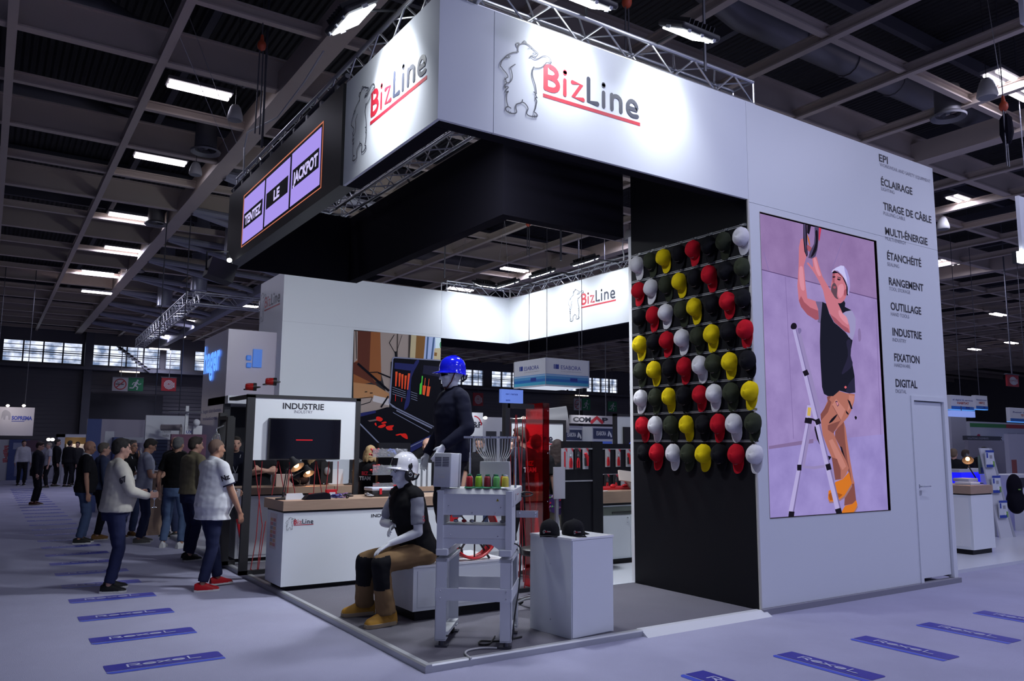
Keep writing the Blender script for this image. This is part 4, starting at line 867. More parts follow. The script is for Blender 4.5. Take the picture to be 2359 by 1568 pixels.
def back_print(P, red, h=.05, dy=.0):
    Wm = P['W']; z = 1.30; off = P['off']; O = [Wm @ Vector((-.122-off-.006, .0, zz)) for zz in (z, z-.075)]; X = np.array(Wm.to_3x3().normalized() @ Vector((0, -1, 0))); m = MB(); Wi = Wm.inverted()
    write(m, 'BIZ', tuple(O[0]), X, Zv, h, None, 'c', .04); m.mat(1); write(m, 'TEAM', tuple(O[1]), X, Zv, h, None, 'c', .04); m.v = [tuple(Wi @ Vector(v)) for v in m.v]; P['part']('back_print', m.mesh('back_print'), [logo_red, mat('print_white', (.6, .6, .62), .6)], P['top'])
back_print(P, True)
inside('bald man partly behind the standing dummy looking this way', 985, 1060, 11.6, D(-.35, -1), 1.68, topc=blk, hair='none', skin=S_FAIR, trous=blk)
P = inside('man with glasses in a black TEAM shirt behind the red cords', 1203, 1060, 9.75, D(-.62, .78), 1.80, topc=(.010, .010, .016), hair='short', hairc=(.05, .04, .036), glasses=True, skin=S_FAIR, beard=True, trous=(.02, .02, .022), vox=.011, head=(28, 6)); back_print(P, True, .058)
inside('woman with brown hair and a pale shoulder bag by the pegboards', 1284, 1060, 10.8, D(.25, 1), 1.66, topc=blk, hair='long', hairc=(.022, .011, .012), trous=(.35, .33, .26), vox=.013)
inside('bearded man seen between the white thread tubes', 1105, 1045, 12.4, D(-.2, -1), 1.70, topc=(.015, .015, .02), beard=True, hairc=(.07, .06, .055), skin=S_FAIR)
inside('dark-haired person raising a hand behind the man with glasses', 1236, 1040, 10.6, D(.2, 1), 1.72, topc=blk, hairc=(.03, .02, .018), armL=dict(w=(.02, .18, 1.66), pole=(-.2, .9, 1.2), d=(.1, -.7, .6), n=(0, -1, 0), curl=.5), trous=blk)
# --- far aisle and the stands at right
def far(label, px, py, face, h, **k):
    p = onz(px, py); return person('person', label, (p[0], p[1]), face, h, vox=k.pop('vox', .022), **k)
far('man in a dark suit standing alone at the far left', 78, 1163, D(.9, .3), 1.62, top='jacket', topc=(.012, .012, .018), trous=(.010, .010, .014), hairc=(.03, .02, .015), vox=.017, hem=.80, head=(0, 12), shoe=(.06, .02, .012))
far('person in a pale shirt beside the blue poster in the far aisle', 47, 1118, D(.6, -.6), 1.66, top='sweater', topc=(.38, .38, .44), trous=blk)
far('woman in a white top with folded hands in the far aisle', 106, 1124, D(-.5, -.5), 1.58, topc=(.32, .32, .36), trous=blk, hairc=(.20, .17, .14))
far('tall person in black leaning in the far aisle', 124, 1121, D(.8, .4), 1.70, top='jacket', topc=blk, trous=blk)
far('man in a black jacket seen from behind in the far aisle', 153, 1122, D(.1, 1), 1.66, top='jacket', topc=blk, trous=blk)
far('person behind the white counter in the far aisle', 172, 1118, D(.2, -1), 1.62, topc=(.03, .03, .035), trous=blk)
p = at(2199, 1080, 16.5); person('person', 'dark-dressed person with fair hair beside the storage wall edge', (p[0], p[1]), D(.6, .6), 1.62, top='jacket', topc=blk, trous=blk, hairc=(.16, .11, .07), vox=.018)
p = at(2226, 1080, 17.5); person('person', 'person in black bending over the far desk at right', (p[0], p[1]), D(.8, .3), 1.60, top='jacket', topc=blk, trous=blk, hairc=(.05, .03, .02), vox=.018)
p = at(2262, 1080, 18.5); person('person', 'dark-haired man in a black suit leaning over the blue-lit desk', (p[0], p[1]), D(.75, .5), 1.68, lean=.25, top='jacket', topc=blk, trous=blk, hairc=(.012, .012, .014), vox=.016)
# --- dress dummies
def helmet(Hm, label, col, shell=None):
    """hard hat with ridge, brim and harness; Hm places head space (1.56 = top of neck) in the world"""
    t = thing('hard_hat', label, 'helmet'); t.matrix_world = Hm @ Matrix.Translation((0, 0, 1.672)); s = shell or mat('helmet_'+label[:4].strip(), col, .12, coat=.4)
    m = MB(); n = 36; rings = []
    for j, (k, z) in enumerate([(1.06, -.012), (1.0, .0), (.985, .04), (.93, .08), (.80, .112), (.58, .135), (.30, .147), (.04, .150)]):
        rings.append([((.128*k)*math.cos(2*math.pi*i/n)-.004, .108*k*math.sin(2*math.pi*i/n), z-.022*(1 if j < 2 else 0)*max(0, -math.cos(2*math.pi*i/n))) for i in range(n)])
    m.loft(rings[::1], caps=True); m.build('shell', s, t, 50)
    m = MB(); ang = [R_(-62+124*i/16) for i in range(17)]; inn = [(.118*math.cos(a), .102*math.sin(a), .006) for a in ang]; out = [((.128+.062*math.cos(a*1.25))*math.cos(a), .112*math.sin(a), -.012) for a in ang]
    m.loft([[(p[0], p[1], p[2]+.004) for p in inn], [(p[0], p[1], p[2]+.004) for p in out], [(p[0], p[1], p[2]-.003) for p in out], [(p[0], p[1], p[2]-.004) for p in inn]], caps=False, closed=False); m.build('brim', s, t, 40)
    m = MB()
    for y in (-.03, 0, .03): m.tube([(.118*math.cos(a)-.004, y*(1-.3*abs(math.cos(a))), .006+.147*math.sin(a)) for a in [R_(25+130*i/12) for i in range(13)]], .006, 6)
    m.build('ridge', s, t, 40); m = MB().tube([(-.128, -.05, -.02), (-.125, -.03, -.06), (-.10, 0, -.08), (-.125, .03, -.06), (-.128, .05, -.02)], .010, 6); m.build('harness', mat('harness_grey', (.05, .05, .06), .6), t, 40); return t
dz = .543; P = person('dress_dummy', 'seated white dress dummy in a black vest, brown work trousers and yellow boots', (.69, 1.50), (-1, -.05), 1.84, lean=.30, hipz=dz+.07-ZF+.045, zbase=ZF, cat='dress dummy',
     legs=((.37, .12, 6, 0, .06), (.34, -.36, -10, 0, -.30)), armL=dict(w=(.35, .10, .665), pole=(-.5, .55, .3), d=(.75, -.12, -.42), n=(.1, 0, -1), curl=.35), armR=dict(w=(.22, -.07, .80), pole=(.25, -.9, .25), d=(.6, .45, -.3), n=(-.2, .6, -.5), curl=.5), head=(0, -14), skin=S_DUMMY, top='vest', topc=(.010, .010, .012), vest=(.30, .31, .36), tr=1.18, trous=(.21, .13, .066), knee_pads=(.012, .012, .015), shoe=(.48, .25, .045), sole=(.45, .36, .25), boot=True,
     hair='none', vox=.007, hem=.88, collar=(.010, .010, .012), glasses=True)
sleeve_text(P, 1, '19', .022, .60, logo_red, out=(.2, -.95, 0)); sleeve_text(P, 1, '70', .022, .70, logo_red, out=(.2, -.95, 0))
hm = helmet(P['headm'], 'white hard hat with a dark front visor on the seated dummy', (.75, .75, .80)); m = MB(); m.loft([[((.125*k)*math.cos(R_(a)), .108*k*math.sin(R_(a)), z) for a in range(-32, 33, 8)] for k, z in ((1.04, .02), (.98, .085))], caps=False, closed=False); m.build('visor', mat('visor_dark', (.02, .02, .025), .1), hm)
MB().ell((0, .108, .03), (.022, .010, .024)).build('ear_bracket', black_plast, hm)
t = thing('ear_defenders', 'black ear defenders clipped to the white hard hat', 'ear defenders'); t.matrix_world = P['headm'] @ Matrix.Translation((0, 0, 1.63))
for s in (1, -1): m = MB(); m.ell((-.004, s*.098, -.005), (.042, .026, .056), 18, 10); c = m.build('ear_cup', black_plast, t, 60); MB().tube([(-.004+.018*math.cos(R_(a)), s*.125, .0+.018*math.sin(R_(a))) for a in range(30, 331, 30)], .003, 5).build('cup_emblem', mat('print_white', (.6, .6, .62), .6), c)
m = MB(); m.tube([(-.004, .105, .04), (-.002, .115, .08), (-.002, .112, .10)], .007, 6); m.build('arm', black_plast, t, 40)
gp = P['W'] @ Vector((.20, -.11, .97)); t = thing('work_glove', 'black and red work glove hanging from the chest of the seated dummy', 'glove', gp, math.pi)
def glove(mb, k): hand(mb, (0, 0, .05), (.1, 0, -1), (0, 1, 0), .20, .25, 1, 1.5)
g = MB(); hand(g, (0, .0, .05), (.12, .2, -1), (1, .2, 0), .20, .25, 1, 1.45); me = remesh(g, .006, 2); me.materials.append(black_rub); link('back', me, t); g = MB(); g.ell((.032, .0, -.02), (.012, .034, .07)); g.build('palm', red_plast, t, 60)
MB().rbox(-.03, .04, -.045, .045, .05, .075, .012).build('cuff', black_fab, t, 40)
P2 = person('dress_dummy', 'standing white dress dummy in a navy work jacket on the white podium', (1.15, 1.72), (-1, .06), 1.93, zbase=dz, cat='dress dummy', skin=S_DUMMY, top='jacket', topc=(.010, .011, .026), trous=(.010, .010, .016), shoe=blk, hair='none', vox=.008, hem=.84, armL=dict(w=(.20, .24, .98), pole=(-.9, .8, .9), d=(.45, -.05, -.8), n=(0, -1, 0), curl=.4), armR=dict(w=(.14, -.25, .90), pole=(-.9, -.8, .9), d=(.3, .05, -1), n=(0, 1, 0), curl=.4), collar=(.010, .011, .026), head=(-8, 0))
helmet(P2['headm'], 'shiny blue hard hat on the standing dummy', (.008, .012, .62))
t = thing('sunglasses', 'dark wrap-around sunglasses on the standing dummy', 'sunglasses'); t.matrix_world = P2['headm'] @ Matrix.Translation((0, 0, 1.650))
m = MB(); m.loft([[(.004+.104*math.cos(R_(a)*1.0), .074*math.sin(R_(a)), z*(1-.6*abs(a)/62)) for a in range(-62, 63, 6)] for z in (-.022, .012)], caps=False, closed=False); m.build('lens', mat('dark_lens', (.006, .006, .007), .08), t); m = MB()
for s in (1, -1): m.tube([(.055, s*.068, .006), (-.02, s*.082, .006)], .003, 5)
m.build('temple', black_plast, t); 
t = thing('chin_strap', 'dark red chin strap under the blue hard hat', 'strap'); t.matrix_world = P2['headm'] @ Matrix.Translation((0, 0, 1.56)); MB().tube([(.0, .083, .10), (.03, .075, .02), (.06, .035, -.035), (.066, 0, -.043), (.06, -.035, -.035), (.03, -.075, .02), (.0, -.083, .10)], .006, 6).build('band', mat('strap_maroon', (.09, .015, .02), .8), t)
# ================================================================ the INDUSTRIE counter, its frame and what lies on it
CZ = .905; CT = 1.012
t = thing('display_counter', 'white INDUSTRIE counter with thick oak top and small bear logo', 'counter', (0, 0, 0))
MB().bx(-.0, 2.55, 3.40, 3.98, .10, CZ-.02).build('body', white_panel, t); MB().bx(.06, 2.5, 3.46, 3.94, ZF, .10).build('plinth', black_panel, t)
MB().bx(.0, 2.55, 3.395, 3.99, CZ-.02, CZ).build('shadow_gap', black_panel, t); MB().bx(-.012, 2.56, 3.385, 4.10, CZ, CT).build('top', wood, t)
u0, u1 = ony(676, 1210, 3.40), ony(722, 1206, 3.40); logo(t, (u0[0], 3.40, u0[2]), Xv, Zv, u1[0]-u0[0], bear_w=1.6)
a = ony(855, 1191, 3.40); m = MB(); write(m, 'INDUSTRIE', (a[0], 3.398, a[2]), Xv, Zv, .036, .36, 'l', .02); m.build('lettering', ink, t)
p0, p1 = onx(618, 1190, 0), onx(637, 1290, 0); m = MB().bx(-.004, -.001, 3.62, 3.86, .47, .86); pp = m.build('price_poster', mat('poster_paper', (.60, .56, .58), .5), t)
m = MB()
for j in range(7):
    for k in range(2): m.mat((j+k) % 3).bx(-.006, -.004, 3.65+k*.10, 3.735+k*.10, .50+j*.045, .535+j*.045)
m.build('price_blocks', [mat('block_rose', (.5, .2, .2), .6), mat('block_peach', (.55, .33, .2), .6), mat('block_grey', (.3, .3, .35), .6)], pp)
# steel frame carrying the panel and the television
FY0 = 4.70
t = thing('sign_frame', 'black steel frame with white INDUSTRIE panel behind the counter', 'frame')
def posts(m, x, y0, y1, w=.075, z1=2.235): m.bx(x, x+w, y0, y1, ZF, z1)
MB().bx(-.10, -.0, FY0, FY0+.055, ZF, 2.235).build('left_post', black_metal, t); MB().bx(1.335, 1.40, FY0, FY0+.055, ZF, 2.24).build('right_post', black_metal, t)
MB().bx(-.10, 1.40, FY0, FY0+.055, 2.205, 2.245).build('top_rail', black_metal, t); MB().bx(-.10, 1.40, FY0, FY0+.055, ZF, ZF+.05).build('bottom_rail', black_metal, t)
MB().bx(-.10, -.0, FY0+.055, FY0+.9, 2.20, 2.24).build('side_rail', black_metal, t)
pn = MB().bx(.0, 1.335, FY0+.012, FY0+.05, 1.43, 2.205).build('panel', white_panel, t)
m = MB(); a, b = ony(652, 941, FY0), ony(747, 941, FY0); write(m, 'INDUSTRIE', (a[0], FY0+.010, a[2]), Xv, Zv, .078, b[0]-a[0], 'l', .022)
m.mat(1); a, b = ony(678, 951, FY0), ony(721, 951, FY0); write(m, 'INDUSTRY', (a[0], FY0+.010, a[2]), Xv, Zv, .040, b[0]-a[0], 'l', -.004); m.build('lettering', [ink, ink_grey], pn)
SF = t
t = thing('television', 'black television showing one short red line on the INDUSTRIE panel', 'television'); a, b = ony(622, 962, FY0-.05), ony(783, 1058, FY0-.05)
MB().rbox(a[0], b[0], FY0-.05, FY0+.012, b[2], a[2], .006).build('casing', black_plast, t); MB().bx(a[0]+.012, b[0]-.012, FY0-.052, FY0-.049, b[2]+.014, a[2]-.012).build('display', mat('dark_display', (.004, .004, .008), .12), t)
c0, c1 = ony(682, 1013, FY0-.053), ony(720, 1015, FY0-.053); MB().bx(c0[0], c1[0], FY0-.054, FY0-.052, c0[2]-.006, c0[2]+.006).build('red_line', emis('screen_red', (.62, .02, .03), 1.1), t)
def red_cords(name, label, segs, r=.0055, par=None):
    m = MB()
    for pth in segs: m.tube(pth, r, 6)
    o = m.build('cord', mat('cord_red', (.30, .018, .026), .8), par); o.matrix_parent_inverse = par.matrix_basis.inverted(); o['label'] = label; return o
fp = lambda px, py, y=FY0+.03: tuple(ony(px, py, y))
red_cords('red_cord', 'red cord zigzagging through the lower part of the INDUSTRIE frame', [[fp(586, 1060), fp(604, 1210), fp(592, 1318), fp(576, 1310)], [fp(604, 1062), fp(590, 1240), fp(577, 1312)], [fp(612, 1200), fp(594, 1318)]], par=SF)
red_cords('red_cord', 'red cord stretched in long points behind the counter under the television', [[fp(640, 1062), fp(626, 1140)], [fp(642, 1062), fp(656, 1140)], [fp(727, 1062), fp(722, 1140)], [fp(729, 1062), fp(742, 1138)], [fp(758, 1062), fp(750, 1140)], [fp(779, 1062), fp(777, 1130)], [fp(666, 1064), fp(680, 1138)], [fp(668, 1064), fp(662, 1138)]], par=SF)
# second frame behind it, with a clear bag and a level leaning on it
t = thing('sign_frame', 'black steel frame second along the aisle behind the heavy man', 'frame')
MB().bx(-.10, .0, 6.05, 6.15, ZF, 2.05).build('left_post', black_metal, t); MB().bx(-.10, .0, 5.62, 5.70, ZF, 1.98).build('front_post', black_metal, t); MB().bx(-.10, .09, 5.62, 5.70, ZF, ZF+.05).build('bottom_rail', black_metal, t); MB().bx(-.10, .0, 5.70, 6.05, ZF, .9).build('side_board', black_panel, t)
MB().bx(-.10, .0, 5.70, 6.05, 1.95, 2.0).build('top_rail', black_metal, t)
m = MB()
for z in (1.38, 1.34): m.ell((-.05, 5.615, z-.3), (.012, .006, .012))
m.build('knob', chrome, t, 60)
a = at(497, 1040, 10.3); t = thing('clear_bag', 'clear plastic bag hanging on the black post behind the heavy man', 'bag', a); m = MB(); m.ell((0, 0, -.05), (.075, .035, .30), 16, 14); m.tube([(0, 0, .2), (-.0, .0, .30), (.11, .1, .34)], .01, 5); bm = m.mesh('bag', 40)
for v in bm.vertices: v.co += v.normal*.02*mnoise.noise(v.co*14)
bm.materials.append(mat('clear_plastic', (.8, .82, .88), .08, trans=.9)); link('film', bm, t)
t = thing('spirit_level', 'black and red pole leaning in the second frame beside the white cupboard', 'pole'); a, b = at(533, 1120, 10.2), at(556, 1245, 10.1); MB().tube([tuple(a), tuple(a+(b-a)*.6)], .022, 8).build('grip', black_plast, t, 40); MB().tube([tuple(a+(b-a)*.6), tuple(b)], .020, 8).build('shaft', red_plast, t, 40)
# white cupboards behind, along the aisle
t = thing('white_cupboard', 'white cupboard with oak top behind the second black frame', 'cupboard'); MB().bx(.12, 1.45, 5.78, 6.35, .10, .92).build('body', white_panel, t); MB().bx(.14, 1.42, 5.81, 6.33, ZF, .10).build('plinth', black_panel, t); MB().bx(.10, 1.47, 5.75, 6.38, .94, 1.03).build('top', wood, t); MB().bx(.12, 1.45, 5.78, 6.35, .92, .94).build('shadow_gap', black_panel, t)
for x in (.16, .80):
    d = MB().bx(x, x+.61, 5.765, 5.78, .14, .78).build('door', white_panel, t); MB().ell((x+.55, 5.758, .70), (.012, .010, .012)).ell((x+.55, 5.758, .64), (.010, .008, .010)).build('lock', chrome, d)
t = thing('oak_back_counter', 'long oak-topped counter under the desk lamps behind the red cords', 'counter'); MB().bx(1.52, 2.8, 5.78, 6.33, ZF, .93).build('body', white_panel, t); MB().bx(1.48, 2.82, 5.75, 6.36, .93, 1.03).build('top', wood, t)
# desk lamps
lamp_shade_m = black_metal; bulb_on = emis('lamp_bulb', (1.0, .42, .16), 9.0)
def desk_lamp(base, elbow, head, aim, label, light=True):
    t = thing('desk_lamp', label, 'lamp', base); B = np.array(base); e, h = np.array(elbow)-B, np.array(head)-B
    MB().lathe([(.085, 0), (.085, .014), (.03, .02), (.012, .03), (.012, .08), (0, .085)], n=18).build('base', black_metal, t, 40)
    m = MB(); m.tube([(-.008, 0, .05), tuple(e+(-.008, 0, 0)), tuple(h+(-.008, 0, 0))], .007, 6); m.tube([(.014, 0, .05), tuple(e+(.014, 0, 0)), tuple(h+(.014, 0, .01))], .005, 6); m.ell(tuple(e), (.02, .015, .02)); m.build('arm', black_metal, t, 40)
    d = np.array(aim, float)/np.linalg.norm(aim); m = MB(); m.lathe([(.012, -.06), (.03, -.055), (.036, -.02), (.075, .05), (.085, .085), (.082, .085), (.070, .048), (.03, -.01)], tuple(h), 18, d); m.build('lamp_shade', lamp_shade_m, t, 50)
    MB().ell(tuple(h+d*.05), (.032, .032, .032)).build('bulb', bulb_on, t, 60); l = point('bulb_light', tuple(B+h+d*.095), 2.2, (1.0, .50, .22), .03); return t
b = onz(652, 1150, CT); y = b[1]; K = lambda px, py, yy=y: ony(px, py, yy)
desk_lamp(tuple(b), tuple(K(662, 1082)), tuple(K(677, 1063)), (.35, -.55, -.75), 'black desk lamp lit orange on the left end of the INDUSTRIE counter')
b = ony(690, 1120, 5.95); desk_lamp((b[0], 5.95, 1.03), tuple(ony(672, 1098, 5.95)), tuple(ony(707, 1080, 5.95)), (.15, -.6, -.8), 'second lit desk lamp, its shade just below the television')
desk_lamp((1.80, 6.0, 1.03), tuple(ony(812, 1085, 6.0)), tuple(ony(822, 1060, 6.0)), (.3, -.5, -.8), 'small lit desk lamp right of the frame post')
# small goods on the counter
on = lambda px, py: onz(px, py, CT)
def put(name, label, cat, px, py, parts, rz=0., group=None, z=CT):
    p = onz(px, py, z); t = thing(name, label, cat, p, rz, group)
    for nm, m, mt in parts: m.build(nm, mt, t, 45)
    return t
put('small_sign', 'folded white card standing beside the lamp base on the counter', 'card', 678, 1150, [('card', MB().prism([(-.11, -.03, 0), (-.10, -.028, .07), (.08, -.028, .07), (.11, -.03, 0)], (0, .012, 0)), mat('card_white', (.6, .62, .68), .5))])
put('red_torch', 'red hand torch lying on the counter', 'torch', 728, 1147.5, [('body', MB().tube([(-.09, 0, .03), (.05, 0, .03)], [.028, .030], 12), red_plast), ('head', MB().tube([(.05, 0, .03), (.11, .0, .03)], [.034, .036], 12), black_plast)], .1)
put('tool_pouch', 'black fabric pouch lying on the counter in front of the torch', 'pouch', 733, 1150.5, [('pouch', MB().prism([(-.16, 0, 0), (-.11, 0, .055), (.10, 0, .075), (.14, 0, .06), (.15, 0, 0)], (0, .11, 0)), black_fab)])
put('gadget_box', 'red box standing on the counter near the frame post', 'box', 762, 1147, [('box', MB().bx(-.06, .06, -.03, .03, 0, .10), red_plast), ('tag', MB().bx(-.03, .04, -.034, -.03, -.0, .07), mat('tag_white', (.6, .58, .6), .5))])
random.seed(3)
for k, (px, py, lab) in enumerate([(775, 1148, 'tangle of blue wires left on the counter'), (788, 1146.5, 'tangle of violet wires beside the frame post'), (800, 1147.5, 'tangle of black wires at the foot of the frame post'), (850, 1145.5, 'small heap of grey clips by the clear tool case')]):
    p = on(px, py); m = MB(); pts = [(random.uniform(-.07, .07), random.uniform(-.04, .04), random.uniform(.006, .055)) for _ in range(16)]; m.tube(smooth_path(pts, 4), .006, 5)
    t = thing('wire_tangle', lab, 'wires', p); m.build('wires', [mat('wire_blue', (.04, .05, .25), .5), mat('wire_violet', (.12, .03, .16), .5), black_plast, mat('clip_grey', (.3, .3, .33), .4)][k], t)
put('tool_case', 'clear-lidded case with red latches on the right of the counter', 'case', 876, 1142.5, [('tray', MB().rbox(-.15, .22, -.10, .14, 0, .07, .012), black_plast), ('lid', MB().rbox(-.155, .225, -.105, .145, .07, .11, .012), mat('clear_lid', (.42, .44, .55), .15)), ('latch', MB().bx(-.06, -.03, -.115, -.10, .03, .10).bx(.09, .12, -.115, -.10, .03, .10), red_plast)])
put('water_bottle', 'clear water bottle on the back counter beside the lamps', 'bottle', 708, 1118, [('bottle', MB().lathe([(.03, 0), (.033, .01), (.031, .05), (.033, .09), (.033, .15), (.014, .19), (.014, .215), (0, .216)], n=16), mat('clear_plastic', (.8, .82, .88), .08, trans=.9)), ('cap', MB().lathe([(.016, .2), (.016, .225), (0, .226)], n=12), mat('cap_blue', (.05, .1, .4), .4))], 0, None, 1.03)
put('cardboard_box', 'pale open box on the back counter behind the first lamp', 'box', 655, 1120, [('box', MB().bx(-.12, .12, 0, .16, 0, .17), mat('box_pale', (.45, .36, .33), .7))], 0, None, 1.03)
put('tool_bag', 'round black tool bag on the back counter under the television', 'bag', 690, 1119.5, [('bag', MB().ell((0, .1, .09), (.18, .10, .09)), black_fab)], 0, None, 1.03)
put('paper_stack', 'stack of white packs on the back counter near the frame post', 'packs', 775, 1115, [('packs', MB().bx(-.10, .12, .05, .22, 0, .22), mat('card_white', (.6, .62, .68), .5))], 0, None, 1.03)
put('packaged_gadget', 'black packaged gadget hanging card on the back counter', 'package', 752, 1116, [('card', MB().bx(-.09, .09, .0, .012, .02, .34), black_plast), ('gadget', MB().ell((0, -.01, .2), (.05, .03, .06)), mat('gadget_grey', (.2, .2, .22), .4))], 0, None, 1.03)
# three clear bins on a black stand right of the frame post
t = thing('bin_stand', 'black stand with three clear bins of small parts behind the seated dummy', 'stand'); y0 = 4.6
a, b = ony(858, 1040, y0), ony(930, 1140, y0); MB().bx(a[0]+.10, b[0]+.1, y0+.03, y0+.10, CT-.05, a[2]+.12).bx(a[0]+.0, b[0]+.15, y0-.08, y0+.2, ZF, CT-.06).build('board', black_panel, t)
for k, (py0, py1, c) in enumerate(((1033, 1052, 'blue'), (1071, 1092, 'green'), (1112, 1127, 'brown'))):
    a, b = ony(856, py0, y0-.06), ony(935, py1, y0-.06); bn = MB().bx(a[0], b[0], y0-.10, y0+.03, b[2]-.005, b[2]).bx(a[0], b[0], y0-.102, y0-.10, b[2], a[2]).build('bin', mat('bin_clear', (.7, .72, .8), .1, trans=.8), t)
    for j in range(4):
        m = MB(); 
        for q in range(14): x = a[0]+(b[0]-a[0])*(j+random.random())/4; m.ell((x, y0-.04+random.uniform(-.04, .04), b[2]+.02+random.random()*(a[2]-b[2]-.02)), (.022, .016, .014), 6, 4)
        m.build('small_parts', [red_plast, black_plast, mat('part_'+c, {'blue': (.03, .10, .45), 'green': (.05, .25, .08), 'brown': (.16, .07, .05)}[c], .4), mat('clip_grey', (.3, .3, .33), .4)][j], bn)['kind'] = 'stuff'
tag(MB().rbox(1.60, 1.86, 3.95, 4.09, CT, CT+.11, .03).build('red_case', red_plast), 'red soft case behind the clear tool case on the counter', 'case')
# white podium carrying the dummies
dzt_ = .543; t = thing('podium', 'low white podium on a black plinth behind the sewing machine', 'podium'); MB().bx(.556, 1.56, 1.335, 2.02, .14, dzt_-.02).build('body', white_panel, t); MB().bx(.60, 1.52, 1.38, 1.98, ZF, .14).build('plinth', black_panel, t); MB().bx(.55, 1.566, 1.329, 2.026, dzt_-.02, dzt_).build('top', white_gloss, t)
MB().bx(.60, 1.52, 1.331, 1.335, .17, dzt_-.05).build('front_panel', white_panel, t)
# bicycle wheel reel on the podium: red cable coil
t = thing('cable_drum', 'red cable coil on a black spoked drum behind the embroidery machine', 'cable drum', (1.22, 1.42, dzt_))
m = MB()
for k in range(5): m.tube([(.25*math.cos(a), -.06+k*.025, .27+.25*math.sin(a)) for a in [2*math.pi*i/36 for i in range(36)]], .014, 6, closed=True)
m.build('cable', red_plast, t, 60); m = MB()
for k in range(8): a = k*math.pi/4; m.tube([(0, -.05, .27), (.24*math.cos(a), -.05, .27+.24*math.sin(a))], .008, 5)
m.lathe([(.05, 0), (.05, .1), (0, .1)], (0, -.08, .27), 14, (0, 1, 0)).tube([(-.2, 0, 0), (.0, 0, .27), (.2, 0, 0)], .012, 6).build('drum', black_metal, t, 40)
# ================================================================ embroidery machine on its stand
mc = (.738, .492); mrz = math.atan2(-.35, .43)
stand_m = mat('machine_grey', (.64, .66, .70), .45); head_m = mat('machine_white', (.55, .56, .58), .4)
st = thing('machine_stand', 'pale grey steel stand on casters under the embroidery machine', 'stand', (mc[0], mc[1], ZF), mrz)
hw, hd = .305, .30
def leg(x, y):
    sx, sy = (1 if x > 0 else -1), (1 if y > 0 else -1); m = MB(); a = .09; x0, x1 = sorted((x, x-sx*a)); y0, y1 = sorted((y, y-sy*a))
    m.bx(x0, x1, y-sy*.006, y, .05, .685).bx(x-sx*.006, x, y0, y1, .05, .685).bx(x0, x1, y0, y1, .055, .062); l = m.build('leg', stand_m, st)
    m = MB(); m.cone((x-sx*.045, y-sy*.045, .012), (x-sx*.045, y-sy*.045, .06), .022, .018); m.bx(x-sx*.10, x-sx*.0, y-sy*.08, y-sy*.01, 0, .012); m.build('foot', steel_dark, l)
for x in (-hw, hw):
    for y in (-hd, hd): leg(x, y)
m = MB(); m.bx(-hw, hw, -hd-.004, -hd+.002, .36, .455).bx(-hw, hw, hd-.002, hd+.004, .36, .455).bx(-hw-.004, -hw+.002, -hd, hd, .36, .455).bx(hw-.002, hw+.004, -hd, hd, .36, .455).bx(-hw, hw, -hd, -hd+.06, .37, .376); m.build('cross_bar', stand_m, st)
m = MB()
for x in (-hw, hw): sx = 1 if x > 0 else -1; m.bx(x-sx*.10, x-sx*.02, -hd+.05, hd-.05, .085, .11).bx(x-sx*.10, x, -hd, hd, .66, .685)
m.build('side_rail', stand_m, st); 
for x in (-hw+.04, hw-.04):
    for z in (.38, .435): MB().ell((x, -hd-.006, z), (.007, .005, .007), 8, 5).build('bolt', chrome, st)
for x, y in ((-hw+.06, hd-.12), (hw-.06, hd-.12), (hw-.06, -hd+.2)):
    MB().lathe([(.0, -.014), (.032, -.014), (.035, 0), (.032, .014), (0, .014)], (x, y, .036), 16, (1, 0, 0)).build('caster', black_rub, st, 40)
mt_ = thing('embroidery_machine', 'pale grey embroidery machine seen from behind with a tube comb above', 'embroidery machine', (mc[0], mc[1], ZF+.685), mrz)
z_ = lambda zy: 1.261-(zy-733)*.000674-ZF-.685; x_ = lambda zx: (zx-532)*.00068; yf = -.285
m = MB()
for x0, x1 in ((85, 160), (905, 980)): m.bx(x_(x0), x_(x1), yf-.012, yf+.30, z_(1400), z_(715))
m.build('side_frame', stand_m, mt_)
m = MB(); m.bx(x_(160), x_(905), yf, yf+.012, z_(1005), z_(755)); up_ = m.build('upper_panel', stand_m, mt_)
m = MB(); m.bx(x_(160), x_(905), yf, yf+.012, z_(1275), z_(1118)).bx(x_(160), x_(905), yf, yf+.26, z_(1125), z_(1118)); m.build('lower_panel', stand_m, mt_)
m = MB(); m.prism([(x_(160), yf+.004, z_(1278)), (x_(905), yf+.004, z_(1278)), (x_(905), yf+.004, z_(1410)), (x_(835), yf+.004, z_(1410)), (x_(735), yf+.004, z_(1345)), (x_(310), yf+.004, z_(1340)), (x_(225), yf+.004, z_(1400)), (x_(160), yf+.004, z_(1400))], (0, .012, 0)); m.build('arch_panel', stand_m, mt_)
for x0, x1 in ((78, 225), (830, 978)): MB().rbox(x_(x0), x_(x1), yf-.016, yf+.62, z_(1480), z_(1400), .008).build('foot_block', stand_m, mt_)
m = MB(); m.prism([(x_(160), yf-.004, z_(755)), (x_(160), yf+.018, z_(700)), (x_(160), yf+.30, z_(690)), (x_(160), yf+.30, z_(780)), (x_(160), yf+.0, z_(760))], (x_(905)-x_(160), 0, 0)); m.build('top_plate', head_m, mt_)
m = MB(); m.rbox(x_(700), x_(1000), yf+.05, yf+.76, z_(900), z_(700), .012); hd_ = m.build('head_arm', head_m, mt_, 30)
m = MB()
for k in range(6): m.bx(x_(1000), x_(1000)+.0015, yf+.12, yf+.165, z_(765+k*14), z_(760+k*14))
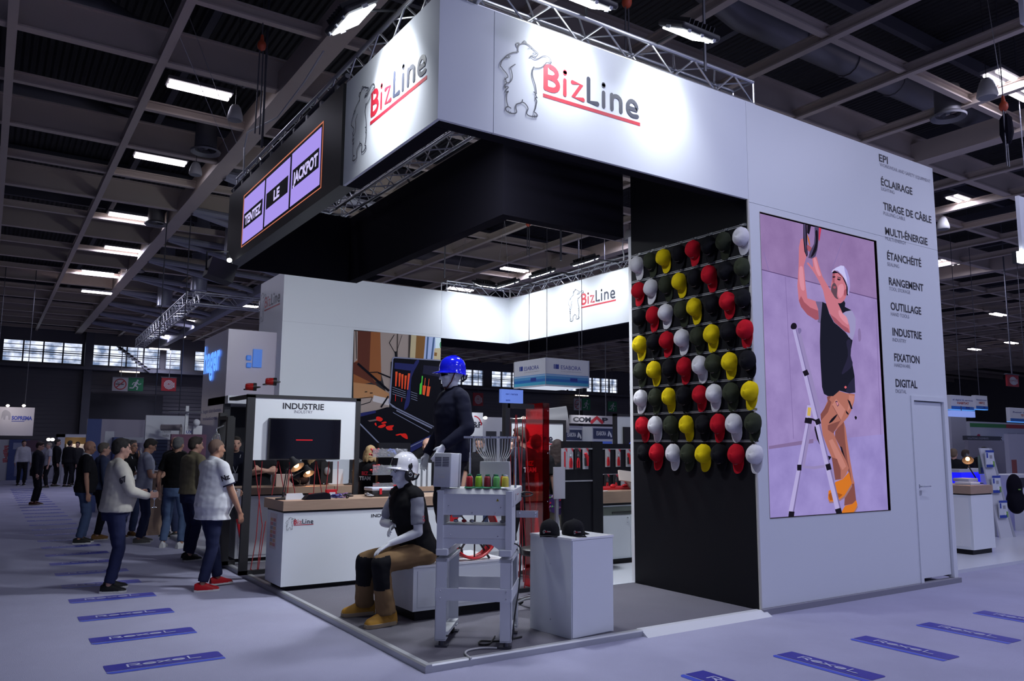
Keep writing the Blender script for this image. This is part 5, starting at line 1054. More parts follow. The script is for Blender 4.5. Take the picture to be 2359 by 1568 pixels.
m.build('side_vent', steel_dark, hd_); m = MB().bx(x_(1000), x_(1000)+.0012, yf+.26, yf+.40, z_(835), z_(785)); lb = m.build('label_plate', mat('label_pale', (.6, .6, .62), .5), hd_); MB().bx(x_(1000)+.001, x_(1000)+.002, yf+.26, yf+.40, z_(782), z_(775)).build('red_strip', logo_red, lb)
for zx, zy in ((220, 900), (848, 910), (505, 977), (783, 980), (247, 1237), (814, 1248)): MB().ell((x_(zx), yf-.001, z_(zy)), (.0065, .004, .0065), 8, 5).build('screw', chrome, mt_)
m = MB(); m.prism([(x_(790), yf-.001, z_(837)), (x_(825), yf-.001, z_(837)), (x_(807), yf-.001, z_(803))], (0, .001, 0)); w_ = m.build('warning_sign', mat('warning_yellow', (.62, .48, .02), .5), mt_)
m = MB(); m.strip([(0, .004), (.003, .009), (-.002, .011), (.001, .018)], .0012, (x_(807), yf-.0022, z_(836)), (1, 0, 0), (0, 0, 1)); m.tube([(x_(793), yf-.0018, z_(835)), (x_(822), yf-.0018, z_(835)), (x_(807), yf-.0018, z_(807))], .0008, 4, closed=True); m.build('symbol', ink, w_)
m = MB().bx(x_(980), x_(980)+.185, yf+.36, yf+.372, z_(1070), z_(985)); db = m.build('drive_bar', alu_dull, mt_); MB().ell((x_(980)+.165, yf+.357, z_(1010)), (.008, .004, .008), 8, 5).ell((x_(980)+.165, yf+.357, z_(1045)), (.008, .004, .008), 8, 5).ell((x_(980)+.03, yf+.357, z_(1012)), (.01, .004, .008), 8, 5).build('bolt', chrome, db)
m = MB(); m.tube([(x_(1000)+.04+.055*math.cos(a), yf+.72+.05*math.cos(a), z_(815)+.018*math.sin(a)) for a in [2*math.pi*i/20 for i in range(20)]], .007, 6, closed=True); m.bx(x_(1000)-.02, x_(1000)+.03, yf+.70, yf+.74, z_(850), z_(780)); m.build('hoop_clip', black_plast, mt_, 40)
m = MB().bx(x_(250), x_(345), yf+.06, yf+.2, z_(1040), z_(1012)).build('motor_block', alu_dull, mt_)
for j, (zx, c) in enumerate(((285, alu), (385, red_plast), (480, alu), (850, alu))): MB().ell((x_(zx), yf+.10, z_(1085)), (.022, .02, .014), 8, 5).build('bobbin', c, mt_)
# tube comb on two posts, head cover, control box
m = MB()
for zx in (425, 988): m.cone((x_(zx), yf+.20, z_(690)), (x_(zx), yf+.20, z_(330)), .010, .010, 10).cone((x_(zx), yf+.20, z_(330)), (x_(zx), yf+.20, z_(95)), .007, .007, 10)
m.build('comb_post', chrome, mt_, 40); m = MB().bx(x_(345), x_(1005), yf+.185, yf+.215, z_(88), z_(62)); cb = m.build('comb_bar', alu, mt_)
for k in range(6): MB().ell((x_(470+k*105), yf+.183, z_(70)), (.005, .003, .005), 8, 4).build('screw', steel_dark, cb)
m = MB(); m.loft([[(x_(525), yf+.34, z_(690)), (x_(905), yf+.34, z_(690)), (x_(905), yf+.42, z_(690)), (x_(525), yf+.42, z_(690))], [(x_(527), yf+.30, z_(425)), (x_(897), yf+.30, z_(425)), (x_(897), yf+.42, z_(425)), (x_(527), yf+.42, z_(425))], [(x_(532), yf+.29, z_(378)), (x_(893), yf+.29, z_(378)), (x_(893), yf+.42, z_(378)), (x_(532), yf+.42, z_(378))]]); m.build('needle_head', head_m, mt_, 20)
for k in range(15):
    a, b = x_(478+k*34.7), x_(572+k*20.3); y0_, y1_ = yf+.20, yf+.35
    MB().tube(smooth_path([(a, y0_, z_(95)), (a+(b-a)*.06, y0_+.01, z_(160)), (a+(b-a)*.22, y0_+.05, z_(230)), (a+(b-a)*.7, y0_+.11, z_(310)), (b, y1_, z_(345)), (b, y1_, z_(385))], 4), .0042, 6).build('thread_tube', mat('tube_white', (.62, .62, .62), .4), mt_, 60)
cbx = thing('control_box', 'pale grey control box with vents mounted at the left of the machine', 'control box', (0, 0, 0))
M_ = Matrix.Translation((mc[0], mc[1], ZF+.685)) @ Matrix.Rotation(mrz, 4, 'Z'); cbx.matrix_world = M_ @ Matrix.Translation((x_(170), yf+.06, z_(680))) @ Matrix.Rotation(-.42, 4, 'Z') @ Matrix.Rotation(-.05, 4, 'X')
MB().rbox(-.085, .085, -.07, .05, 0, .275, .008).build('case', stand_m, cbx, 30); MB().rbox(-.09, .09, .05, .075, -.002, .277, .006).build('front_shell', head_m, cbx, 30); m = MB()
for c in (-.042, .032):
    for k in range(6): m.bx(c-.032, c+.032, -.0715, -.069, .235-k*.0135, .240-k*.0135)
m.build('vent', steel_dark, cbx); MB().bx(-.03, .03, -.0712, -.069, .07, .09).build('label_plate', mat('label_pale', (.6, .6, .62), .5), cbx)
MB().bx(-.04, .02, -.02, .02, -.03, .005).bx(-.08, .02, -.02, .02, -.045, -.028).build('bracket', head_m, cbx)
# thread cones
def cone_proto():
    t = thing('thread_cone', 'x', 'thread cone'); MB().lathe([(.040, 0), (.042, .006), (.036, .012), (.022, .016)], n=20).build('base', mat('cone_green', (.01, .16, .07), .4), t, 50); MB().lathe([(.027, .012), (.0275, .03), (.026, .085), (.019, .098), (.016, .10)], n=20).build('thread', red_plast, t, 50); MB().lathe([(.016, .10), (.0185, .103), (.017, .111), (0, .112)], n=16).build('cap', MATS['cone_green'], t, 50); return t
tcs = [((455, 0), (.40, .012, .02), 'bright red thread cone, first from the left on the machine'), ((565, 0), (.26, .52, .02), 'lime green thread cone, second on the machine'), ((672, 0), (.22, .010, .018), 'dark red thread cone in the middle of the front row'), ((782, 0), (.12, .42, .10), 'pale green thread cone, fourth on the machine'), ((890, 0), (.60, .52, .06), 'yellow thread cone on a white base, rightmost on the machine'),
       ((440, 1), (.62, .60, .64), 'white thread cone half hidden behind the bright red one'), ((555, 1), (.60, .45, .03), 'golden thread cone behind the lime green one'), ((660, 1), (.03, .16, .06), 'dark green thread cone behind the dark red one'), ((755, 1), (.05, .02, .10), 'dark violet thread cone behind the pale green one'), ((855, 1), (.55, .14, .02), 'orange thread cone behind the yellow one')]
cp = cone_proto()
for i, ((zx, row), c, lab) in enumerate(tcs):
    w_ = M_ @ Vector((x_(zx), yf+.05+row*.085, z_(691)))
    if i == 0: o = cp; o.location = w_; o['label'] = lab
    else: o = dup(cp, w_, None, lab)
    o['group'] = 'thread cones on the embroidery machine'; tm = mat('thread_%d' % i, c, .45, noise=.12, scale=220)
    for ch in [q for q in bpy.data.objects if q.parent is o]:
        if ch.name.startswith('thread'): ch.data = ch.data.copy(); ch.data.materials[0] = tm
        if ch.name.startswith('base') and i == 4: ch.data = ch.data.copy(); ch.data.materials[0] = white_gloss
        if ch.name.startswith('cap') and i == 4: ch.data = ch.data.copy(); ch.data.materials[0] = white_gloss
w_ = lambda x, y, z: tuple(M_ @ Vector((x, y, z)))
tag(MB().tube(smooth_path([w_(x_(985), yf+.2, z_(1362)), w_(x_(1040), yf+.12, z_(1370)), w_(x_(1075), yf+.1, z_(1440)), w_(x_(1060), yf+.1, z_(1800)), w_(x_(1010), yf+.05, .05-ZF-.45), w_(x_(985), yf+.05, -.62), w_(x_(940), yf+.3, -.675)], 5), .006, 6).build('power_cord', black_rub), 'black power cord hanging down the right leg of the machine stand', 'cord')
fl = lambda px, py, z=ZF+.008: tuple(onz(px, py, z))
tag(MB().tube(smooth_path([fl(1085, 1516), fl(1072, 1505), fl(1080, 1497), fl(1110, 1492), fl(1145, 1492)], 5), .008, 6).build('white_cable', mat('cable_white', (.5, .5, .52), .5)), 'short white cord end lying on the carpet under the machine stand', 'cord')
tag(MB().tube(smooth_path([fl(1140, 1465), fl(1128, 1482), fl(1107, 1484), fl(1108, 1476), fl(1150, 1476), fl(1202, 1466)], 5), .007, 6).build('black_cord', black_rub), 'black cord looped on the carpet behind the right front leg', 'cord')
# ================================================================ pedestal with three caps, stool
pd = [onz(1318, 1473, ZF)[:2], onz(1415, 1453, ZF)[:2], None, onz(1248, 1442, ZF)[:2]]; pa, pb = (pd[1]-pd[0])/np.linalg.norm(pd[1]-pd[0]), None
Lp = np.linalg.norm(pd[1]-pd[0]); Dp = np.linalg.norm(pd[3]-pd[0]); t = thing('pedestal', 'white square pedestal with black caps on top', 'pedestal', (pd[0][0], pd[0][1], ZF), math.atan2(pa[1], pa[0]))
HP = .815; MB().bx(0, Lp, .008, Dp, 0, HP-.018).build('body', white_panel, t); MB().bx(.008, Lp-.022, .0, .008, .008, HP-.022).build('front_panel', white_panel, t); MB().bx(-.003, Lp+.003, -.002, Dp+.002, HP-.018, HP).build('top', white_gloss, t)
for z in (.12, .58): MB().ell((-.001, Dp*.5, z), (.003, .006, .006), 8, 4).build('screw', chrome, t)
PT = lambda u, v: tuple((Matrix.Translation((pd[0][0], pd[0][1], ZF+HP)) @ Matrix.Rotation(math.atan2(pa[1], pa[0]), 4, 'Z')) @ Vector((u, v, 0)))
# ---- a baseball cap; local frame: opening in the plane z = 0, crown towards +z, peak towards +x
def cap_parts(t, cm, under=None, hung=True, strap=True):
    n = 40; rings = []
    prof = [(1.0, .0), (1.015, .012), (1.0, .038), (.94, .068), (.81, .095), (.60, .114), (.33, .124), (.06, .127)]
    me = MB()
    for k, z in prof:
        rr = []
        for i in range(n):
            a = 2*math.pi*i/n; c, s_ = math.cos(a), math.sin(a); seam = 1-.035*max(0, 1-abs(((a/(math.pi/3)) % 1)-.0)*10)-.035*max(0, 1-abs(((a/(math.pi/3)) % 1)-1.0)*10)
            x = .103*c*k*seam; y = .083*s_*k*seam; zz = z*(1+.10*c)
            if z < .05 and c < -.80 and strap: zz += (.05-z)*min(1, (-c-.80)/.12)     # opening over the back strap
            zz += .004*mnoise.noise(Vector((x*22, y*22, z*30))); x += .004*mnoise.noise(Vector((x*18+3, y*18, z*24)))
            rr.append((x, y, zz))
        rings.append(rr)
    me.loft(rings, caps=False); me.loft([rings[-1], [(p[0]*.1, p[1]*.1, p[2]+.002) for p in rings[-1]]], caps=True); me.build('crown', cm, t, 75)
    v = MB(); R_in, R_out, lo = [], [], []
    for i in range(15):
        a = R_(-66+132*i/14); u = i/14*2-1; R_in.append((.100*math.cos(a), .083*math.sin(a), .004)); ln = .100*(1-abs(u)**3.6); R_out.append((.100*math.cos(a)+ln*.97, .083*math.sin(a)*(1+.06*ln/.1), .004-.030*u*u*(ln/.1)+.016*(1-u*u)+ln*.06))
    mid = [tuple((np.array(a)+np.array(b))/2+np.array((0, 0, .006))) for a, b in zip(R_in, R_out)]
    v.loft([[(p[0], p[1], p[2]+.003) for p in R_in], [(p[0], p[1], p[2]+.003) for p in mid], [(p[0], p[1], p[2]+.002) for p in R_out], [(p[0], p[1], p[2]-.002) for p in R_out], [(p[0], p[1], p[2]-.002) for p in mid], [(p[0], p[1], p[2]-.002) for p in R_in]], caps=False, closed=False); v.build('peak', cm, t, 50)
    b = MB().ell((.008, 0, .129), (.008, .008, .005), 10, 5); b.build('button', cm, t, 60)
    if strap: MB().tube([(-.055, .060, .008), (-.085, .035, .004), (-.098, 0, .003), (-.085, -.035, .004), (-.055, -.060, .008)], .006, 6).build('strap', cm, t)
    return t
def cap_logo(t, m, flip=1):
    """tiny embroidered word on the front of the crown"""
    vs, fs = text2d('BizLine', .02, 1); k = .015/.727; w = vs[:, 0].max()*k; mb = MB()
    for v in vs:
        yy = (v[0]*k-w/2)*flip; zz = .050+v[1]*k; a = math.asin(max(-1, min(1, yy/.084))); z1 = min(zz/.127, 1); kk = math.sqrt(max(0, 1-z1**2.6)); mb.v.append((.1075*math.cos(a)*(.985*kk+.02)+.004, yy, zz*1.08))
    mb.f = list(fs); mb.m = [0]*len(fs); return mb.build('embroidery', m, t)
cap_cols = {'white': (.62, .61, .66), 'red': (.46, .006, .018), 'yellow': (.66, .50, .004), 'black': (.006, .006, .009), 'olive': (.030, .036, .022)}
cap_mat = {k: mat('cap_'+k, v, .85, spec=.15, noise=.06, scale=60, bump=.1) for k, v in cap_cols.items()}
emb = {'white': mat('stitch_red', (.18, .01, .03), .7), 'red': mat('stitch_white', (.5, .4, .42), .7), 'yellow': mat('stitch_dark', (.10, .06, .01), .7), 'black': mat('stitch_white', (.5, .4, .42), .7), 'olive': mat('stitch_white', (.5, .4, .42), .7)}
protos = {}
for c in cap_cols: p = thing('baseball_cap', 'x', 'cap', (0, 0, 0)); cap_parts(p, cap_mat[c]); cap_logo(p, emb[c]); protos[c] = p
GRID = ['WOYKRKOW', 'RWOYKRKO', 'KRWOYKRK', 'YKRWOYKR', 'OYKRWOYK', 'WOYKRWOY', 'RWOYKRWO', 'KRWOYKRW']
CN = {'W': 'white', 'R': 'red', 'Y': 'yellow', 'K': 'black', 'O': 'olive'}
# pixel of each cap's middle on the wall, from the two ends of every row
rowz = [3.955, 3.63, 3.30, 2.975, 2.655, 2.335, 2.015, 1.70]
xcol = [[1463, 1494, 1525, 1560, 1594, 1630, 1665, 1706], [1466, 1494, 1528, 1560, 1596, 1630, 1668, 1706], [1467, 1498, 1528, 1563, 1594, 1634, 1670, 1706], [1467, 1500, 1529, 1564, 1600, 1632, 1670, 1709], [1468, 1499, 1533, 1568, 1603, 1634, 1671, 1713], [1467, 1500, 1531, 1566, 1602, 1634, 1672, 1716], [1471, 1500, 1535, 1570, 1607, 1641, 1677, 1721], [1474, 1502, 1538, 1572, 1607, 1643, 1680, 1722]]
ordn = ['first', 'second', 'third', 'fourth', 'fifth', 'sixth', 'seventh', 'eighth']; random.seed(11); used = set()
t = thing('cap_rails', 'slatted rails and hooks across the black caps wall', 'rails')
for r in range(8):
    z = rowz[r]; m = MB(); m.bx(XW-.028, XW-.020, FY+.02, YC, z-.014, z-.003).bx(XW-.034, XW-.020, FY+.02, YC, z+.003, z+.009); m.build('rail', alu_dull, t)
for r in range(8):
    for c in range(8):
        col = CN[GRID[r][c]]; y = onx(xcol[r][c]+8, 700, XW-.06)[1]; z = rowz[r]-.135
        lab = f'{col} baseball cap, {ordn[c]} from the left on the {ordn[r]} rail of the caps wall' if r else f'{col} baseball cap, {ordn[c]} from the left on the topmost rail'
        if r == 7: lab = f'{col} baseball cap, {ordn[c]} from the left on the lowest rail'
        # crown faces -X (away from the wall), peak hangs down
        tilt = random.uniform(-.10, .10); M4 = Matrix.Translation((XW-.045, y, z)) @ Matrix.Rotation(tilt, 4, 'X') @ Matrix.Rotation(R_(90), 4, 'Y') @ Matrix.Rotation(0, 4, 'Z')
        # local +z -> -X and local +x -> -Z
        M4 = Matrix.Translation((XW-.045, y, z)) @ Matrix.Rotation(tilt, 4, 'X') @ Matrix(((0, 0, -1, 0), (0, 1, 0, 0), (-1, 0, 0, 0), (0, 0, 0, 1))) @ Matrix.Scale(-1, 4, (0, 1, 0)) @ Matrix.Rotation(random.uniform(-.05, .22), 4, 'Y')
        M4 = Matrix.Translation((XW-.045, y, z)) @ Matrix.Rotation(tilt, 4, 'X') @ Matrix(((0, 0, -1, 0), (0, -1, 0, 0), (-1, 0, 0, 0), (0, 0, 0, 1))) @ Matrix.Rotation(random.uniform(-.04, .12), 4, 'Y') @ Matrix.Diagonal((random.uniform(.96, 1.04), random.uniform(.95, 1.03), random.uniform(.86, 1.0), 1))
        if col not in used: o = protos[col]; used.add(col); o['label'] = lab
        else: o = dup(protos[col], (0, 0, 0), None, lab)
        o.matrix_world = M4; o['group'] = 'baseball caps on the caps wall'
        m = MB(); m.tube([(XW-.024, y, rowz[r]), (XW-.07, y, rowz[r]-.012), (XW-.085, y, rowz[r]-.004)], .0035, 5); m.bx(XW-.038, XW-.028, y-.018, y+.018, rowz[r]-.012, rowz[r]+.012); m.build('hook', alu, t)
blackcap = protos['black']
def table_cap(label, p, face, s=1.0, tilt=0., squash=1.):
    o = thing('baseball_cap', label, 'cap', p, 0, 'black caps on the pedestal'); cap_parts(o, cap_mat['black']); a = math.atan2(face[1], face[0]); o.matrix_world = Matrix.Translation(p) @ Matrix.Rotation(a, 4, 'Z') @ Matrix.Rotation(tilt, 4, 'Y') @ Matrix.Diagonal((s, s, s*squash, 1))
    lg = logo(o, (.1085, -.026, .040), (0, 1, 0), (-.28, 0, .96), .045, 'embroidery', 2.2); lg.data.materials[1] = mat('print_white', (.6, .6, .62), .6); return o
table_cap('black cap with clear peak sticker at the left on the pedestal', PT(.02, .30), D(-.15, -1), 1.05, .05); table_cap('black cap with the bear logo in the middle of the pedestal', PT(.22, .22), D(.35, -1), 1.12, .10, .92); table_cap('black cap tucked behind the middle one on the pedestal', PT(.36, .34), D(.5, -1), 1.0, .06, .85)
p = onz(1207, 1400, ZF); t = thing('work_stool', 'black round stool on chrome castered legs behind the machine', 'stool', (1.86, 1.22, ZF)); MB().lathe([(0, .52), (.17, .52), (.185, .535), (.185, .575), (.16, .59), (0, .595)], n=28).build('seat', mat('vinyl_black', (.012, .012, .014), .35), t, 40); m = MB().cone((0, 0, .1), (0, 0, .52), .025, .025, 12); m.build('column', chrome, t, 40)
for k in range(5):
    a = k*2*math.pi/5+.4; MB().tube([(0, 0, .12), (.14*math.cos(a), .14*math.sin(a), .105), (.26*math.cos(a), .26*math.sin(a), .065)], [.02, .016, .012], 8).build('leg', chrome, t, 40); MB().lathe([(0, -.018), (.026, -.018), (.03, 0), (.026, .018), (0, .018)], (.27*math.cos(a), .27*math.sin(a), .032), 14, (math.sin(a), -math.cos(a), 0)).build('caster', black_rub, t, 40)
a = at(1222, 1330, 7.7); t = thing('plastic_bag', 'crumpled dark plastic bag on the stool column', 'bag', (1.98, 1.36, .36)); bm = MB().ell((0, 0, 0), (.10, .07, .14), 16, 12).mesh('bag', 40)
for v in bm.vertices: v.co += v.normal*.03*mnoise.noise(v.co*18)
bm.materials.append(mat('bag_dark', (.01, .01, .012), .12)); link('film', bm, t)
# ================================================================ red acrylic frame with cords
red_acr = mat('red_acrylic', (.85, .015, .02), .05, trans=.92); yA = 2.02
t = thing('cord_frame', 'black frame with a red acrylic side and red cords behind the machine', 'frame'); xa = ony(1170, 935, yA)[0]; xb = ony(1264, 930, yA)[0]; zt = ony(1205, 930, yA)[2]
MB().bx(xa-.03, xa+.03, yA, yA+.06, ZF, zt).build('left_post', black_metal, t); MB().bx(xa, xb-.2, yA, yA+.06, zt-.05, zt).build('top_rail', black_metal, t); MB().bx(xa, xb, yA, yA+.06, ZF, ZF+.04).build('bottom_rail', black_metal, t)
MB().bx(xb-.085, xb, yA-.01, yA, ZF, zt+.02).build('acrylic_front', mat('dark_red_acrylic', (.22, .004, .008), .05, trans=.9), t); MB().bx(xb-.085, xb-.077, yA, yA+.34, ZF, zt+.02).build('acrylic_inner', red_acr, t)
m = MB()
for py in (945, 1043, 1155, 1290): p = ony(1240, py, yA); m.ell((xb-.02, yA-.012, p[2]), (.008, .004, .008), 8, 4)
m.build('stud', chrome, t)
cf = lambda px, py: tuple(ony(px, py, yA+.03))
red_cords('red_cord', 'bundle of red cords stretched from top to floor in the acrylic frame', [[cf(1174, 955), cf(1180, 1260), cf(1182, 1360)], [cf(1188, 955), cf(1184, 1110), cf(1178, 1250)], [cf(1190, 955), cf(1200, 1150), cf(1196, 1330)], [cf(1205, 958), cf(1200, 1120), cf(1206, 1340)], [cf(1208, 958), cf(1226, 1240), cf(1222, 1360)], [cf(1195, 1030), cf(1212, 1260), cf(1208, 1360)]], .006, t)
# ================================================================ pegboards with tools, OUTILLAGE counter
blister = mat('blister_card', (.42, .42, .46), .35); blk_card = mat('black_card', (.02, .02, .024), .5)
def tool_pack(p, label, kind, sc_=1.0, pale=True):
    t = thing('tool_pack', label, 'tool pack', p, 0, 'packed hand tools on the pegboards'); MB().bx(-.045*sc_, .045*sc_, .0, .006, -.24*sc_, .02).build('card', blister if pale else blk_card, t); MB().prism([(.045*sc_, -.001, .02), (-.0, -.001, .02), (.045*sc_, -.001, -.03)], (0, .001, 0)).build('corner_print', logo_red, t)
    m = MB()
    if kind == 'pliers':
        for s in (-1, 1): m.tube([(s*.004, -.012, -.10*sc_), (s*.016*sc_, -.012, -.15*sc_), (s*.014*sc_, -.012, -.22*sc_)], .010*sc_, 8)
        m.build('handles', red_plast, t, 60); m = MB(); m.ell((0, -.012, -.075*sc_), (.018*sc_, .009, .022*sc_)); m.prism([(-.014*sc_, -.016, -.07*sc_), (.014*sc_, -.016, -.07*sc_), (.004, -.016, -.02*sc_), (-.004, -.016, -.02*sc_)], (0, .01, 0)); m.build('jaws', steel_dark if not pale else alu_dull, t, 60)
    elif kind == 'cutter': m.tube([(-.012, -.015, -.04*sc_), (.01, -.015, -.09*sc_), (.022*sc_, -.015, -.20*sc_)], [.02, .026, .014], 8); m.build('handle', red_plast, t, 60); MB().tube([(-.015, -.015, -.10*sc_), (-.012, -.015, -.20*sc_)], .013, 8).build('grip', black_plast, t, 60)
    else: m.tube([(0, -.012, -.02*sc_), (0, -.012, -.22*sc_)], .009*sc_, 8); m.build('shaft', red_plast, t, 60)
    m = MB(); m.tube([(0, .02, .005), (0, -.03, .008)], .003, 5); m.build('hook', alu, t); return t
yP = 2.62
t = thing('pegboard', 'black free-standing pegboard with four packed tools beside the red frame', 'pegboard'); xa, xb = ony(1298, 1100, yP)[0], ony(1364, 1100, yP)[0]; zt = ony(1330, 1016, yP)[2]
MB().bx(xa, xb, yP, yP+.05, ZF, zt).build('board', black_panel, t); MB().bx(xb, xb+.012+.15, yP-.02, yP+.55, ZF, zt).build('side_panel', black_panel, t); r1, r2 = ony(1300, 1033, yP)[2], ony(1300, 1108, yP)[2]
MB().bx(xa, xb, yP-.012, yP, r1-.008, r1+.008).bx(xa, xb, yP-.012, yP, r2-.008, r2+.008).build('rail', alu_dull, t)
for px, k, pl, lab in ((1300, 'driver', True, 'thin white tool pack at the left edge of the black pegboard'), (1314, 'pliers', True, 'white pack with red-handled pliers on the black pegboard'), (1331, 'pliers', False, 'black pack with a grey wrench on the black pegboard'), (1349, 'cutter', True, 'wide white pack with a red cutter on the black pegboard')):
    p = ony(px, 1036, yP-.02); tool_pack((p[0], yP-.02, p[2]), lab, k, 1.0, pl)
yQ = 4.1
t = thing('pegboard', 'black pegboard with two rows of red-handled pliers over the oak worktop', 'pegboard'); xa, xb = ony(1382, 1060, yQ)[0], ony(1475, 1060, yQ)[0]; zt, zb_ = ony(1420, 1022, yQ)[2], ony(1420, 1128, yQ)[2]
MB().bx(xa, xb, yQ, yQ+.05, zb_-.3, zt).build('board', black_panel, t); r1, r2 = ony(1400, 1034, yQ)[2], ony(1400, 1092, yQ)[2]; MB().bx(xa, xb, yQ-.012, yQ, r1-.006, r1+.006).bx(xa, xb, yQ-.012, yQ, r2-.006, r2+.006).build('rail', alu_dull, t)
for px, py, k, pl, lab in ((1400, 1037, 'pliers', True, 'upper left pack of red-handled pliers over the oak worktop'), (1424, 1037, 'pliers', True, 'upper middle pack of red-handled pliers over the oak worktop'), (1447, 1037, 'cutter', True, 'upper right pack with red shears over the oak worktop'), (1398, 1095, 'pliers', False, 'lower left pack of pliers over the oak worktop'), (1418, 1095, 'pliers', False, 'lower middle pack of black pliers over the oak worktop'), (1436, 1110, 'pliers', True, 'lower right pack behind the white device stand')):
    p = ony(px, py, yQ-.02); tool_pack((p[0], yQ-.02, p[2]), lab, k, 1.05, pl)
yC_ = 3.05
t = thing('tool_counter', 'white cupboard counter with oak worktop left of the caps wall', 'counter'); a, b = ony(1378, 1160, yC_), ony(1470, 1310, yC_); xa = a[0]; zc = ony(1378, 1160, yC_)[2]; zw = ony(1378, 1133, yC_)[2]; xe_ = xa+1.5
MB().bx(xa, xe_, yC_+.02, yC_+.6, .12, zc-.03).build('body', white_panel, t); MB().bx(xa+.02, xe_, yC_+.05, yC_+.6, ZF, .12).build('plinth', black_panel, t); MB().bx(xa-.01, xe_, yC_, yQ, zc, zw).build('top', wood, t); MB().bx(xa, xe_, yC_+.01, yC_+.6, zc-.03, zc).build('shadow_gap', black_panel, t)
zn = ony(1378, 1188, yC_)[2]; MB().bx(xa+.03, xe_, yC_+.012, yC_+.02, zn, zc-.05).build('open_niche', mat('niche_green', (.10, .115, .10), .6), t); xd = ony(1453, 1250, yC_)[0]
for x0, x1 in ((xa+.02, xd-.004), (xd+.004, xd+.42)):
    d = MB().bx(x0, x1, yC_, yC_+.018, .14, zn-.01).build('door', white_panel, t); s = x1-.05 if x0 < xd-.1 else x0+.05; MB().ell((s, yC_-.004, zn-.05), (.014, .010, .014)).ell((s, yC_-.004, zn-.11), (.012, .008, .012)).build('lock', chrome, d, 60)
tag(MB().tube([(xa+.25, yC_+.01, zn+.03), (xa+.75, yC_+.01, zn+.035)], .012, 6).build('dark_tool', black_plast), 'long dark tool lying in the niche of the oak-topped counter', 'tool')
p = ony(1412, 1132, yC_+.35); t = thing('red_tray', 'red tray of tools on the oak worktop', 'tray', (p[0]-.1, yC_+.35, zw)); MB().bx(-.25, .6, -.05, .35, 0, .03).build('tray', red_plast, t); MB().ell((.1, 0, .05), (.05, .03, .03)).ell((.35, .02, .05), (.06, .03, .025)).build('tools', red_plast, t, 60)
p = ony(1445, 1128, yC_+.25); t = thing('device_stand', 'pale tilted device on a stand on the oak worktop', 'device', (p[0], yC_+.25, zw)); MB().box((-.02, 0, .19), (.26, .03, .15), Matrix.Rotation(-.3, 3, 'X') @ Matrix.Rotation(.12, 3, 'Y')).build('panel', mat('device_pale', (.58, .50, .47), .4), t); MB().prism([(-.01, .04, .16), (.05, .04, .16), (.16, .02, 0), (.10, .02, 0)], (0, .03, 0)).build('stand', MATS['device_pale'], t); MB().tube([(-.03, .01, .16), (.05, .03, .14)], .04, 12).build('hinge', MATS['device_pale'], t, 50)
t = thing('white_pen', 'white pen lying at the left corner of the oak worktop', 'pen', (xa+.12, yC_+.06, zw+.008), -.3); MB().tube([(-.08, 0, 0), (.08, 0, 0)], .007, 8).build('barrel', white_gloss, t)
tag(MB().bx(xa+.02, xa+.12, yC_+.5, yC_+.58, zw, zw+.13).build('small_box', mat('card_white', (.6, .62, .68), .5)), 'small white box on the oak worktop beside the pegboard edge', 'box')
# brochure stand with colourful bags beside the red frame
p = at(1285, 1130, 9.6); t = thing('info_board', 'pale grey info board on a post behind the pedestal', 'board', (p[0], p[1], ZF)); a = at(1285, 1112, 9.6)[2]; MB().box((0.02, 0, a-ZF), (.17, .02, .38)).build('board', mat('board_grey', (.42, .43, .48), .5), t); MB().bx(-.02, .02, .01, .04, 0, a-ZF-.15).build('post', alu_dull, t); MB().box((0, 0, .01), (.3, .25, .02)).build('base', alu_dull, t)
p = at(1280, 1160, 9.9); t = thing('gift_bag', 'colourful bag hanging below the grey info board', 'bag', p); random.seed(5); m = MB().prism([(-.13, 0, .11), (.12, 0, .11), (.08, 0, -.14), (-.06, 0, -.10)], (0, .04, 0)); m.build('body', mat('bag_navy', (.04, .02, .10), .5), t)
for k, c in enumerate(((.5, .02, .05), (.45, .15, .4), (.1, .4, .1), (.5, .5, .55))):
    m = MB()
    for j in range(5): x, z = random.uniform(-.09, .08), random.uniform(-.08, .09); m.prism([(x-.015, -.002, z), (x+.02, -.002, z+.01), (x, -.002, z+.03)], (0, .001, 0))
    m.build('print', mat('bag_print_%d' % k, c, .5), t)
p = at(1297, 1168, 12.2); t = thing('yellow_drum', 'yellow cable drum low behind the info board', 'drum', (p[0], p[1], p[2])); MB().lathe([(0, -.12), (.2, -.12), (.2, .12), (0, .12)], n=22).build('drum', mat('drum_yellow', (.42, .24, .03), .5), t, 40); MB().bx(-.2, .2, -.2, .2, -(p[2]-ZF), -.13).build('crate', mat('card_white', (.6, .62, .68), .5), t)
# ladder white stack at the back and small white shelf behind the control box
p = at(975, 1095, 10.6); t = thing('brochure_rack', 'white stacked brochure holders on an oak ledge behind the control box', 'rack', (p[0], p[1], ZF)); zz = at(975, 1120, 10.6)[2]-ZF
for k in range(4): MB().bx(-.17+k*.08, -.12+k*.08, 0, .15, zz, zz+.36-.05*(k % 2)).build('holder', mat('holder_white', (.50, .54, .60), .4), t)
MB().bx(-.22, .25, -.03, .2, zz-.06, zz).build('ledge', wood, t); MB().bx(-.2, .23, 0, .2, 0, zz-.06).build('body', white_panel, t)
